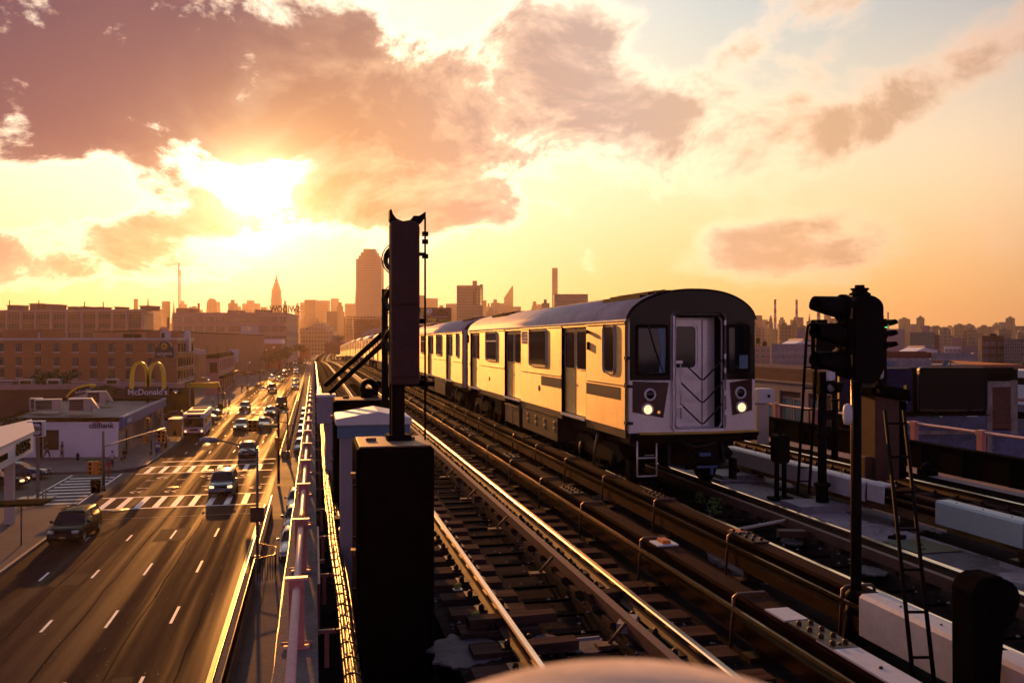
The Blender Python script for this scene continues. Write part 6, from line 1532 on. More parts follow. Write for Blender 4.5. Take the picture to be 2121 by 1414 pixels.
# bus
def bus(x, y, z, L, label, front, rz=0, stripe=None):
    t = T('bus', label, 'bus', (x, y, z), rz); hw = 1.25
    b = B(); pr = [(-hw, .35), (hw, .35), (hw, 2.6)] + [(hw * .96, 2.85), (hw * .8, 2.98), (-hw * .8, 2.98), (-hw * .96, 2.85), (-hw, 2.6)]
    b.prism(pr, 'y', 0, L); b.build('body', front, t, bevel=.03)
    b = B(); b.box(-1.0, 1.0, 2.2, 4.2, 2.98, 3.16); b.box(-.9, .9, L - 3.2, L - 1.5, 2.98, 3.14); b.box(-1.22, 1.22, .02, L, 2.96, 2.995, 1); b.build('roof_unit', [M_roofg, M_cream], t)
    b = B(); b.box(-1.12, 1.12, -.03, .02, 1.35, 2.45); wsn = b.build('windscreen', M_glassb, t); b = B(); b.box(-.02, .02, -.05, 0, 1.35, 2.45); b.build('divider', M_dark, wsn)
    b = B(); b.box(-.8, .8, -.035, .02, 2.52, 2.82); b.build('destination_sign', M_black, t)
    b = B(); b.box(-1.2, 1.2, -.12, .05, .36, .66); b.build('bumper', M_dark, t)
    b = B(); b.box(-.5, .5, -.04, .02, .9, 1.12); b.build('red_panel', M_maroon, t)
    for s_ in (-1, 1):
        b = B(); b.lathe([(.12, -.03), (0, -.05)], (s_ * .95, 0, .85), 'y', 14); b.build('headlight', M_lity, t)
        b = B(); b.tube([(s_ * 1.15, 0, 2.3), (s_ * 1.5, -.25, 2.2), (s_ * 1.5, -.25, 1.9)], .05); b.build('mirror', M_black, t)
        for q in (1.9, L - 3): 
            b = B(); b.lathe([(0, -.16), (.45, -.15), (.48, -.1), (.48, .1), (.45, .15), (0, .16)], (s_ * 1.12, q, .48), 'x', 22); b.build('wheel', M_rub, t)
        b = B(); n = 9
        for k in range(n): y0 = .8 + (L - 1.6) * k / n; b.box(s_ * hw - .015, s_ * hw + .015, y0 + .06, y0 + (L - 1.6) / n - .06, 1.45, 2.35)
        o = b.build('window_band', M_glass, t); o['kind'] = 'stuff'
        b = B(); b.box(s_ * hw - .012, s_ * hw + .012, .5, L, .95, 1.1); b.build('side_stripe', M_blue if not stripe else stripe, t)
x, y = G(401, 907); bus(x, y, ST + .005, 11.5, 'white city bus with headlights on at the left kerb past the junction', M_wallw, R(2))
x, y = G(577, 762); bus(x, y, ST + .005, 9, 'yellowish bus in the distance beneath the trees', CP['taxi'])
x, y = G(622, 752); t = T('delivery_truck', 'tall dark delivery truck in the distant right lane', 'truck', (x, y, ST)); b = B(); b.box(-1.2, 1.2, 1.8, 8, .6, 3.5); b.build('cargo_box', M_brown, t); b = B(); b.box(-1.1, 1.1, 0, 1.75, .5, 2.4); b.build('cab', CP['red'], t, bevel=.1); b = B(); b.box(-.95, .95, -.02, .05, 1.4, 2.1); b.build('windscreen', M_glass, t)
for q in (1, 6.5): b = B(); b.lathe([(0, -1.12), (.45, -1.1), (.45, 1.1), (0, 1.12)], (0, q, .45), 'x', 16); b.build('wheel', M_rub, t)

# ------------------------------------------------------------------ street furniture
def lamp(base, d, top_py, head, arm, label, r=.09, armside=None, bulb=M_lity, z0=ST + .15, group=None):
    """pole at photo column base, depth d, lamp head at photo pixel head"""
    x, y = P(base, d); t = T('street_lamp', label, 'street lamp', (x, y, z0), 0, group); h = Zat(top_py, d) - z0
    b = B(); b.tube([(0, 0, 0), (0, 0, h)], r, 0, 10, r2=r * .6); b.tube([(0, 0, 0), (0, 0, .9)], r * 1.9, 0, 8, r2=r * 1.5); b.build('pole', M_pole, t)
    hx, hy = P(head[0], d); hx -= x; hy -= y; hz_ = Zat(head[1], d) - z0; pts = []
    for k in range(11):
        f = k / 10; pts.append((hx * f, hy * f, (h - .3) + (hz_ - h + .3) * (1 - (1 - f) ** arm)))
    b = B(); b.tube(pts, r * .45, 0, 7); b.build('arm', M_pole, t)
    v = Vector((hx, hy, 0)).normalized(); b = B(); b.M = Matrix.Translation((hx, hy, hz_)) @ Matrix.Rotation(math.atan2(v.y, v.x), 4, 'Z')
    b.lathe([(0, -.35), (.10, -.3), (.17, 0), (.17, .35), (.10, .55), (0, .6)], (0, 0, 0), 'x', 14); b.M = None; hd = b.build('lamp_head', M_cab, t)
    b = B(); b.lathe([(.13, 0), (.11, -.09), (0, -.13)], (hx + v.x * .15, hy + v.y * .15, hz_ - .13), 'z', 14); b.build('glass', M_lity, hd); return t
LP_ = lamp(533, 44, 927, (437, 911), 1.8, 'tall grey street lamp in a notch of the median fence, arm over the near lanes')
lamp(596, 88, 852, (0, 0), 1, 'x') if False else None
lamp(573.5, 118, 838, (545, 803), 2.2, 'street lamp with a curved arm beside the dark van', bulb=M_lity)
lamp(393, 128, 800, (366, 810), 1.5, 'street lamp whose lit head hangs right of the yellow arches')
lamp(392, 118, 760, (430, 783), 2.0, 'street lamp in front of the hotel corner with a lit head to its right')
lamp(553, 235, 728, (566, 718), 1.6, 'distant street lamp with a drooping head before the trees')
lamp(538, 260, 745, (551, 724), 1.6, 'distant street lamp left of the trees, lower head')
lamp(512, 215, 745, (516, 749), 1.6, 'distant street lamp rising over the parking lot')
def tsig(parent, x, y, z, m=M_tyw, rz=0):
    b = B(); b.box(-.18, .18, -.13, .13, -.55, .5); s_ = b.build('signal_head', m, parent, bevel=.02); s_.location = (x, y, z); s_.rotation_euler = (0, 0, rz)
    b = B()
    for k in range(3):
        zz_ = .30 - .34 * k; n = 10; vs = []
        for i in range(n + 1): a = R(-20 + 220 * i / n); vs += [(.14 * math.cos(a), -.13, zz_ + .14 * math.sin(a)), (.14 * math.cos(a), -.36, zz_ + .14 * math.sin(a))]
        b.add(vs, [(2 * i, 2 * i + 2, 2 * i + 3, 2 * i + 1) for i in range(n)], 0); b.lathe([(.12, -.135), (0, -.135)], (0, 0, zz_), 'y', 12, 1)
    b.build('visor', [m, M_dark], s_, recalc=False); return s_
# mast arm signals at the near left corner
x, y = P(214, 68); t = T('traffic_signal', 'grey traffic signal mast on the near left corner with a long rising arm', 'traffic signal', (x, y, ST + .15)); z_ = lambda py, d=68: Zat(py, d) - ST - .15
b = B(); b.tube([(0, 0, 0), (0, 0, z_(892))], .13, 0, 10, r2=.10); b.tube([(0, 0, 0), (0, 0, .5)], .2, 0, 8, r2=.16); b.build('pole', M_pole, t)
hx, hy = P(341, 80); b = B(); b.tube([(0, 0, z_(925))] + [((hx - x) * f, (hy - y) * f, z_(925) + (Zat(887, 80) - Zat(925, 68)) * (1 - (1 - f) ** 1.7)) for f in (.1, .25, .4, .55, .7, .85, 1)], .06, 0, 8); b.build('arm', M_pole, t)
for (px, d, py) in ((330, 79, 902), (339, 80, 902)): a, c = P(px, d); tsig(t, a - x, c - y, Zat(py, d) - ST - .15)
tsig(t, -.45, -.1, z_(967), M_tyw, R(70)); tsig(t, -.9, -.1, z_(967), M_tyw)
b = B(); b.box(-1.35, -.15, -.02, .02, z_(953), z_(948)); b.build('street_sign', M_green, t)
x, y = P(313, 90); t = T('traffic_signal', 'traffic signal pole beside the bank facade on the far corner', 'traffic signal', (x, y, ST + .15)); z_ = lambda py, d=90: Zat(py, d) - ST - .15
b = B(); b.tube([(0, 0, 0), (0, 0, z_(868))], .11, 0, 10, r2=.07); b.tube([(0, 0, 0), (0, 0, .6)], .2, 0, 8, r2=.14); b.build('pole', M_pole, t); tsig(t, -.3, -.1, z_(875)); tsig(t, -.55, -.2, z_(908), M_tyw, R(60))
x, y = P(580, 93); 
x, y = P(577, 72); t = T('traffic_signal', 'dark signal mast at the median with yellow heads and a green sign on its arm', 'traffic signal', (x, y, ST + .1)); z_ = lambda py, d=72: Zat(py, d) - ST - .1
b = B(); b.tube([(0, 0, 0), (0, 0, z_(848))], .12, 0, 10, r2=.09); b.build('pole', M_dark, t)
hx, hy = P(520, 76); b = B(); b.tube([(0, 0, z_(874))] + [((hx - x) * f, (hy - y) * f, z_(874) + .35 * math.sin(f * 2)) for f in (.2, .4, .6, .8, 1)], .05, 0, 8); b.build('arm', M_pole, t)
for px, rz_2 in ((518, 0), (524, R(25)), (531, R(-20))): a, c = P(px, 76); tsig(t, a - x, c - y, Zat(881, 76) - ST - .1, M_tyw, rz_2)
b = B(); a, c = P(560, 73.5); b.box(-.62, .62, -.03, .03, -.13, .13); o = b.build('street_sign', M_green, t); o.location = (a - x, c - y, Zat(882, 73.5) - ST - .1); o.rotation_euler = (0, 0, -TH)
tsig(t, -.1, -.15, z_(917), M_tyw, R(50))
x, y = P(596, 88); t = T('lamp_post', 'plain grey post rising right of the dark signal mast', 'post', (x, y, ST)); b = B(); b.tube([(0, 0, 0), (0, 0, Zat(852, 88) - ST)], .12, 0, 10, r2=.08); b.tube([(0, 0, 0), (0, 0, .8)], .25, 0, 8, r2=.2); b.build('pole', M_pole, t); hx, hy = P(577, 84); b = B(); b.tube([(0, 0, Zat(876, 88) - ST), ((hx - x), (hy - y), Zat(872, 84) - ST)], .04, 0, 6); b.build('arm', M_pole, t)
x, y = P(532, 44); b = B(); b.box(-.34, .34, -.03, .03, 0, .76); o = b.build('sign_plate', M_signb, LP_, loc=(0, -.14, Zat(1080, 44) - ST - .15), rz=-TH)
# mid-distance poles and signals past the second junction
for i, (px, d, top, sg) in enumerate(((441, 150, 812, 0), (452, 150, 778, 1), (461, 150, 800, 1), (500, 205, 795, 1), (514, 210, 790, 0), (540, 235, 752, 1), (522, 240, 772, 0), (641, 130, 800, 1), (619, 210, 760, 0), (604, 118, 872, 0))):
    x, y = P(px, d); t = T('street_pole', ['thin pole with a small box by the bus rear', 'tall pole with a yellow signal before the pink building', 'pole with a yellow signal at the corner of the pink building', 'yellow signal pole at the parking lot kerb', 'thin grey pole at the parking lot kerb', 'far signal pole left of the trees', 'short pole in the middle of the lot', 'signal pole close to the viaduct railing', 'slender pole at the right edge of the distant lanes', 'thin pole by the median rail past the junction'][i], 'pole', (x, y, ST + .15))
    b = B(); h = Zat(top, d) - ST - .15; b.tube([(0, 0, 0), (0, 0, h)], .10, 0, 7, r2=.06); b.build('pole', M_pole, t)
    if sg: tsig(t, .25, -.1, h * .6); 
    else: b = B(); b.box(-.2, .2, -.06, .06, h * .55, h * .68); b.build('sign_plate', M_signw, t)
x, y = P(478, 150)
# bins, mailboxes, hydrant, shelter
def lathe_thing(nm, px, d, prof, m, label, cat, z=ST + .15, seg=16, extra=None):
    x, y = P(px, d); b = B(); b.lathe(prof, seg=seg)
    if extra: extra(b)
    return tag(b.build(nm, m, loc=(x, y, z)), label, cat)
lathe_thing('litter_bin', 198, 67.3, [(0, 0), (.30, 0), (.36, .1), (.38, .85), (.30, .88), (.36, .9), (.36, 1.0), (.22, 1.02), (0, .98)], [M_black], 'dark wire litter bin on the near left corner by the crosswalk', 'bin')
lathe_thing('litter_bin', 456.5, 148, [(0, 0), (.30, 0), (.38, .9), (.38, 1.1), (.2, 1.12), (0, 1.1)], [M_black], 'dark litter bin on the pavement beyond the bus', 'bin')
lathe_thing('fire_hydrant', 161, 86, [(0, 0), (.16, 0), (.16, .06), (.11, .08), (.11, .52), (.14, .54), (.13, .62), (.06, .7), (0, .74)], [M_dark], 'small dark hydrant at the kerb before the white bank wall', 'hydrant', extra=lambda b: b.tube([(-.2, 0, .42), (.2, 0, .42)], .06))
def box_thing(nm, px, d, w_, dd, h, m, label, cat, m2=None):
    x, y = P(px, d); t = T(nm, label, cat, (x, y, ST + .15)); b = B(); b.box(-w_ / 2, w_ / 2, -dd / 2, dd / 2, .1, h * .85); b.prism([(-dd / 2, h * .85)] + [(dd / 2 * -math.cos(R(180 * k / 8)), h * .85 + h * .15 * math.sin(R(180 * k / 8))) for k in range(1, 8)] + [(dd / 2, h * .85)], 'x', -w_ / 2, w_ / 2); b.build('case', m, t, bevel=.01)
    b = B(); b.box(-w_ / 2 + .02, -w_ / 2 + .08, -dd / 2 + .02, dd / 2 - .02, 0, .1); b.box(w_ / 2 - .08, w_ / 2 - .02, -dd / 2 + .02, dd / 2 - .02, 0, .1); b.build('feet', M_dark, t)
    b = B(); b.box(-w_ / 2 + .06, w_ / 2 - .06, -dd / 2 - .015, -dd / 2, h * .5, h * .75); b.build('front_panel', m2 or M_signw, t)
M_mail = mat('mail_blue', (.03, .05, .25), .45, 0, .05, 3)
box_thing('mailbox', 328, 92, .55, .55, 1.15, M_mail, 'blue mailbox on the far left corner beside the yellow box', 'mailbox')
box_thing('newspaper_box', 335.5, 93, .4, .4, 1.1, M_tyw, 'yellow newspaper box next to the blue mailbox', 'newspaper box', M_signb)
box_thing('newspaper_box', 341, 95, .45, .45, 1.3, M_black, 'black newspaper box right of the yellow one', 'newspaper box')
box_thing('newspaper_box', 1, 1, 1, 1, 1, M_black, 'x', 'x') if False else None
x, y = P(362, 104); t = T('bus_shelter', 'bus shelter with an orange advert panel left of the white bus', 'bus shelter', (x, y, ST + .15))
b = B(); b.box(-.8, .9, -.02, 3.6, 2.35, 2.45); b.build('roof', M_hvac, t); b = B(); b.box(-.7, .7, -.05, .05, .35, 2.2); b.build('advert_panel', M_tyw, t); b = B(); b.prism([(-.25, .5), (0, 1.3), (.25, .5)], 'y', -.08, -.05); b.build('advert_mark', M_signb, t)
b = B(); b.box(-.78, -.7, -.05, .03, 0, 2.35); b.box(.72, .8, -.05, .03, 0, 2.35); b.box(-.78, -.7, 3.4, 3.5, 0, 2.35); b.build('frame', M_pole, t)
b = B(); b.box(-.78, -.74, .1, 3.4, .3, 2.2); b.build('glass', M_glassb, t)
# median barrier: concrete kerb wall with a slim fence and a notch round the lamp
t = T('median_fence', 'low concrete median wall with a slim metal fence along the right edge of the avenue', 'fence', (-3.05, 0, ST))
b = B(); b.box(-.24, .26, -20, 44.0, 0, .62); b.box(-.24, .26, 47.4, 62, 0, .62); b.box(-.24, .26, 92, 250, 0, .62)
b.build('wall', M_ledge, t)
b = B(); P1 = [(.22, -20), (.22, 44.0), (1.15, 44.7), (1.15, 46.4), (.22, 47.4), (.22, 62)]
for z in (1.28,): b.tube([(p[0], p[1], z) for p in P1], .035, 0, 6)
b.tube([(-.24, y_, .66) for y_ in (-20, 62)], .03, 0, 6); b.tube([(.22, y_, .66) for y_ in (-20, 44)], .03, 0, 6)
b.tube([(.22, 92, 1.28), (.22, 250, 1.28)], .04, 0, 6); b.tube([(-.24, 92, .66), (-.24, 250, .66)], .03, 0, 6)
b.build('top_rail', M_third, t)
b = B()
for k in range(70):
    y_ = 22 + k * .32
    if y_ < 44: b.box(.205, .235, y_, y_ + .03, .62, 1.27)
for i in range(8): f = i / 8; b.box(1.135, 1.165, 44.7 + 1.7 * f, 44.73 + 1.7 * f, .1, 1.27); b.box(.22 + .93 * f, .25 + .93 * f, 44.0 + .7 * f, 44.03 + .7 * f, .1, 1.27)
o = b.build('bars', M_dark, t); o['kind'] = 'stuff'
# trees
def tree(px, py, d, wpx, hpx, label, seed, m=M_leaf, cat='tree', n=2600, base=None, nm='tree'):
    x, y = P(px, d); r = random.Random(seed); s_ = d / FPX; rw, rh = wpx * s_ / 2, hpx * s_ / 2; zc = Zat(py, d); z0 = ST + .1
    t = T(nm, label, cat, (x, y, z0)); cz = zc - z0
    b = B(); b.tube([(0, 0, 0), (.05, 0, max(.5, cz - rh * .6)), (.1, 0, cz)], max(.12, rw * .06), 0, 8, r2=.05)
    for k in range(6): a = r.uniform(0, 6.28); b.tube([(0.05, 0, max(.4, cz - rh * .7)), (math.cos(a) * rw * .3, math.sin(a) * rw * .3, cz - rh * .1), (math.cos(a) * rw * .6, math.sin(a) * rw * .6, cz + rh * r.uniform(0, .4))], .06, 0, 6, r2=.02)
    b.build('trunk', M_bark, t)
    cl = [(r.gauss(0, .48), r.gauss(0, .48), r.uniform(-.65, .75)) for _ in range(34)]; b = B(); ls = max(.10, .045 * rw)
    for i in range(n):
        c = cl[r.randrange(34)]; k = max(1, math.sqrt(c[0] ** 2 + c[1] ** 2 + c[2] ** 2) / .8)
        p = Vector(((c[0] / k + r.gauss(0, .15)) * rw, (c[1] / k + r.gauss(0, .15)) * rw, cz + (c[2] / k + r.gauss(0, .13)) * rh))
        v = Vector((r.uniform(-1, 1), r.uniform(-1, 1), r.uniform(-1, 1))).normalized(); u = v.orthogonal().normalized(); l = ls * r.uniform(.7, 1.6)
        b.add([p - v * l, p + u * l * .6, p + v * l, p - u * l * .6], [(0, 1, 2, 3)])
    b.build('crown', m, t, recalc=False)
tree(118, 786, 133, 92, 38, 'round dark bushy tree in front of the hotel windows', 1, n=5200)
tree(38, 794, 131, 22, 14, 'small low bush left of the round tree', 2, n=700, nm='bush', cat='bush')
tree(28, 884, 84, 44, 40, 'dark leafy tree before the left end of the white bank wall', 3, n=2600)
tree(556, 738, 330, 34, 30, 'first street tree past the second junction, below the white shop', 4)
tree(578, 734, 350, 38, 30, 'street tree right of the first one, same height', 5)
tree(595, 730, 380, 30, 26, 'street tree left of the distant traffic', 6)
tree(622, 722, 480, 34, 20, 'small far tree above the distant traffic', 7)
tree(700, 700, 420, 30, 14, 'far tree crown beside the elevated tracks', 8, n=900)
tree(2112, 760, 150, 36, 26, 'tree at the right edge below the dark loft building', 9)
tree(215, 806, 118, 60, 22, 'dark shrubbery between the roof arch and the big yellow arches', 10, n=2400, nm='bush', cat='bush')
for k, (X_, Y_) in enumerate(((-1.2, 170), (-1.0, 188), (-1.3, 207), (-1.1, 228), (-1.2, 250))):
    pass
# ------------------------------------------------------------------ people
M_skin = mat('skin', (.30, .16, .11), .6, 0, 0); M_hair = mat('hair_dark', (.015, .01, .008), .6, 0, 0)
CL_ = {'white': mat('cloth_white', (.6, .55, .55), .8, 0, .1, 5), 'dark': mat('cloth_dark', (.02, .018, .022), .8, 0, .1, 5), 'red': mat('cloth_red', (.30, .03, .03), .8, 0, .1, 5), 'blue': mat('cloth_blue', (.05, .08, .2), .8, 0, .1, 5), 'grey': mat('cloth_grey', (.14, .12, .13), .8, 0, .1, 5)}
def skin(name, m, parent, verts, edges, radii, sub=1):
    me = bpy.data.meshes.new(name); me.from_pydata(verts, edges, []); o = bpy.data.objects.new(name, me); col.objects.link(o); me.materials.append(m)
    sk = o.modifiers.new('skin', 'SKIN'); sk.use_smooth_shade = True
    for v, r_ in zip(me.skin_vertices[0].data, radii): v.radius = r_ if isinstance(r_, tuple) else (r_, r_)
    me.skin_vertices[0].data[0].use_root = True
    ss = o.modifiers.new('sub', 'SUBSURF'); ss.levels = ss.render_levels = sub
    dg = bpy.context.evaluated_depsgraph_get(); bpy.context.view_layer.update(); me2 = bpy.data.meshes.new_from_object(o.evaluated_get(dg)); bpy.data.objects.remove(o)
    me2.materials.clear(); me2.materials.append(m)
    o = bpy.data.objects.new(name, me2); col.objects.link(o); o.parent = parent; return o
def person(px, d, facing, top, bottom, label, stride=.25, H=1.7, bag=None, skirt=False, sep=0):
    x, y = P(px, d); t = T('person', label, 'person', (x, y, ST + .16 if not sep else ST + .01), facing); s_ = H / 1.7
    q = lambda *v: tuple(c * s_ for c in v); st = stride
    V = [q(0, 0, .93), q(0, 0, 1.12), q(0, .01, 1.32), q(0, 0, 1.44), q(0, -.01, 1.50), q(0, -.02, 1.60), q(0, -.015, 1.67)]
    E = [(0, 1), (1, 2), (2, 3), (3, 4), (4, 5), (5, 6)]; Rr = [.13, .12, .14, .08, .05, .085, .07]
    def add(p, r_, par): V.append(q(*p)); Rr.append(r_); E.append((par, len(V) - 1)); return len(V) - 1
    for sg in (-1, 1):
        h = add((sg * .09, 0, .86), .09, 0); k = add((sg * .10, -st * .5 * sg - .03, .48), .058, h); a = add((sg * .10, -st * sg * .9 + .02, .09), .038, k); add((sg * .11, -st * sg * .9 - .10, .035), .035, a)
        sh = add((sg * .17, 0, 1.38), .055, 3); e = add((sg * .22, st * .35 * sg + .02, 1.12), .042, sh); w_ = add((sg * .22, st * .6 * sg - .07, .88), .028, e); ha = add((sg * .22, st * .65 * sg - .09, .82), .030, w_)
        for fz_, fy in ((.745, -.12), (.74, -.10), (.745, -.08), (.755, -.065)): add((sg * .225, st * .65 * sg + fy - .01, fz_), .010, ha)
        add((sg * .19, st * .65 * sg - .125, .79), .011, ha)
    skin('body', M_skin, t, V, E, [r_ * s_ for r_ in Rr])
    tv = [q(0, 0, .92), q(0, 0, 1.12), q(0, .01, 1.32), q(0, 0, 1.43)]; te = [(0, 1), (1, 2), (2, 3)]; tr = [.155, .145, .165, .09]
    for sg in (-1, 1):
        tv += [q(sg * .17, 0, 1.38), q(sg * .22, st * .35 * sg + .02, 1.13)]; te += [(3, len(tv) - 2), (len(tv) - 2, len(tv) - 1)]; tr += [.075, .06]
    skin('shirt', CL_[top], t, tv, te, [r_ * s_ for r_ in tr])
    tv = [q(0, 0, .97), q(0, 0, .88)]; te = [(0, 1)]; tr = [.155, .15]
    if skirt: tv += [q(0, 0, .60)]; te += [(1, 2)]; tr += [.19]
    else:
        for sg in (-1, 1):
            tv += [q(sg * .09, 0, .84), q(sg * .10, -st * .5 * sg - .03, .48), q(sg * .10, -st * sg * .9 + .02, .12)]; n_v = len(tv); te += [(1, n_v - 3), (n_v - 3, n_v - 2), (n_v - 2, n_v - 1)]; tr += [.11, .075, .06]
    skin('skirt' if skirt else 'trousers', CL_[bottom], t, tv, te, [r_ * s_ for r_ in tr])
    b = B(); b.M = Matrix.Translation(q(0, .012, 1.635)) @ Matrix.Diagonal((s_, s_ * 1.12, s_, 1)); b.lathe([(0, .085), (.06, .07), (.092, .02), (.09, -.03), (.07, -.08), (.05, -.10)], (0, .012, 0), 'z', 14); b.M = None; b.build('hair', M_hair, t)
    b = B(); b.lathe([(0, -.012), (.012, 0), (0, .01)], q(0, -.115, 1.60), 'y', 6); b.lathe([(.008, 0), (0, -.006)], q(-.03, -.095, 1.625), 'y', 6, 1); b.lathe([(.008, 0), (0, -.006)], q(.03, -.095, 1.625), 'y', 6, 1); b.box(-.022 * s_, .022 * s_, -.10 * s_, -.09 * s_, 1.565 * s_, 1.572 * s_, 1); b.build('face_features', [M_skin, M_hair], t)
    if bag:
        bt = T('bag', bag[0], 'bag', (x + bag[1] * math.cos(facing), y + bag[1] * math.sin(facing), (ST + .16 if not sep else ST + .01) + bag[2]), facing); b = B(); b.box(-.06, .06, -.15, .15, 0, .32); b.build('sack', CL_[bag[3]], bt, bevel=.03); b = B(); b.tube([(0, -.08, .32), (0, -.06, .42), (0, .06, .42), (0, .08, .32)], .008, 0, 5); b.build('handle', CL_[bag[3]], bt)
person(233, 81, R(150), 'white', 'dark', 'person in a white top with a dark bag on the side crossing', .22, bag=('dark bag hanging from the white topped walker', .26, .45, 'grey'), sep=1)
person(258, 83, R(170), 'dark', 'dark', 'person in a dark dress at the far end of the side crossing', .12, skirt=True, bag=('dark handbag carried by the walker in the dark dress', .27, .45, 'dark'), sep=1)
person(225, 75, R(165), 'red', 'red', 'person all in red walking on the side crossing behind the pole', .22, sep=1)
person(209, 76.5, R(0), 'grey', 'dark', 'person partly hidden by the signal pole on the side crossing', .2, sep=1)
person(97, 87, R(80), 'dark', 'dark', 'person in dark clothes walking along the bank wall under its window', .3)
person(128.5, 87, R(-80), 'dark', 'dark', 'stout person in dark clothes at the bank wall carrying a white bag', .12, bag=('white carrier bag held by the person at the bank wall', -.25, .42, 'white'))
person(467, 150, R(10), 'white', 'blue', 'person in a white shirt on the pavement before the pink building', .2)
person(475, 152, R(10), 'grey', 'dark', 'person in grey next to the white shirted one before the pink building', .2)
# ------------------------------------------------------------------ skyline, each tower a thing of its own
F_ = [mat_facade('tower_stone', (.20, .14, .125), (.05, .04, .045)), mat_facade('tower_brick', (.17, .10, .085), (.04, .03, .035), 2.8, 3.0), mat_facade('tower_glass', (.11, .10, .12), (.05, .05, .07), 1.6, 3.8, .8, .7), mat_facade('tower_pale', (.30, .23, .21), (.07, .06, .06), 4, 3.2)]
def sky_tower(px0, px1, yt, d, label, style='slab', m=None, rot=None, base_py=None, cat='tower', group=None, nm='tower', dep_=None, seed=0):
    r = random.Random(int(px0 * 7 + px1) + seed); d = d * .55 if d >= 1300 else d; x, y = P((px0 + px1) / 2, d); w_ = (px1 - px0) * d / FPX; h = Zat(yt, d) - ST
    rot = r.choice([0.0, .45, -.3]) if rot is None else rot
    c = abs(math.cos(rot)) + .6 * abs(math.sin(rot)); a = w_ / c / 2; bq = a * .6 if dep_ is None else dep_
    b = B()
    def blk(k, z0, z1, o=0): b.box(-a * k + o, a * k + o, -bq * k, bq * k, z0, z1)
    if style == 'slab': blk(1, 0, h)
    elif style == 'box': blk(1, 0, h * .93); b.box(-a * .5, a * .3, -bq * .5, bq * .5, h * .93, h)
    elif style == 'setback': blk(1, 0, h * .62); blk(.82, h * .62, h * .80); blk(.6, h * .80, h * .92); blk(.35, h * .92, h)
    elif style == 'step': blk(1, 0, h * .84); blk(.8, h * .84, h * .90); blk(.62, h * .90, h * .95); blk(.45, h * .95, h)
    elif style == 'spire': blk(1, 0, h * .5); blk(.7, h * .5, h * .62); b.lathe([(a * .75, h * .62), (a * .35, h * .78), (a * .06, h * .97), (0, h)], seg=4, smooth=False)
    elif style == 'round': blk(1, 0, h * .88); b.prism([(-a, h * .88)] + [(a * -math.cos(R(180 * k / 10)), h * .88 + h * .12 * math.sin(R(180 * k / 10))) for k in range(1, 10)] + [(a, h * .88)], 'y', -bq, bq)
    elif style == 'slant': b.prism([(-a, 0), (a, 0), (a, h), (a * .8, h), (-a, h * .80)], 'y', -bq, bq)
    elif style == 'twin': b.box(-a, -.05 * a, -bq, bq, 0, h); b.box(.05 * a, a, -bq, bq, 0, h * .9); b.box(-.1 * a, .1 * a, -bq * .5, bq * .5, 0, h * .8)
    elif style == 'cross': blk(1, 0, h * .94); b.box(-a * .35, a * .35, -bq * 1.3, bq * 1.3, 0, h * .96); b.box(-a * .3, a * .3, -bq * .4, bq * .4, h * .96, h)
    elif style == 'pencil': blk(1, 0, h)
    o = b.build(nm, m or F_[r.randrange(4)], loc=(x, y, ST), rz=rot - TH); tag(o, label, cat, group); return o
SK = 'towers of the hazy skyline'
# empire state like tower
x, y = P(572.5, 2365); s_ = 2365 / FPX
b = B(); zq = lambda py: Zat(py, 2365) - ST
for (hw_, y0, y1) in ((13, 707, 660), (9.5, 660, 616), (8.5, 616, 600), (6.5, 600, 593), (4.5, 593, 586), (2.6, 586, 579)): b.box(-hw_ * s_, hw_ * s_, -hw_ * s_ * .7, hw_ * s_ * .7, zq(y0) if y0 < 707 else 0, zq(y1))
b.lathe([(2.0 * s_, zq(579)), (1.2 * s_, zq(573)), (.5 * s_, zq(570)), (.35 * s_, zq(563))], seg=8, smooth=False)
tag(b.build('skyscraper', F_[3], loc=(x, y, ST), rz=-TH), 'tallest stepped skyscraper with a mast, below the sun', 'skyscraper', SK)
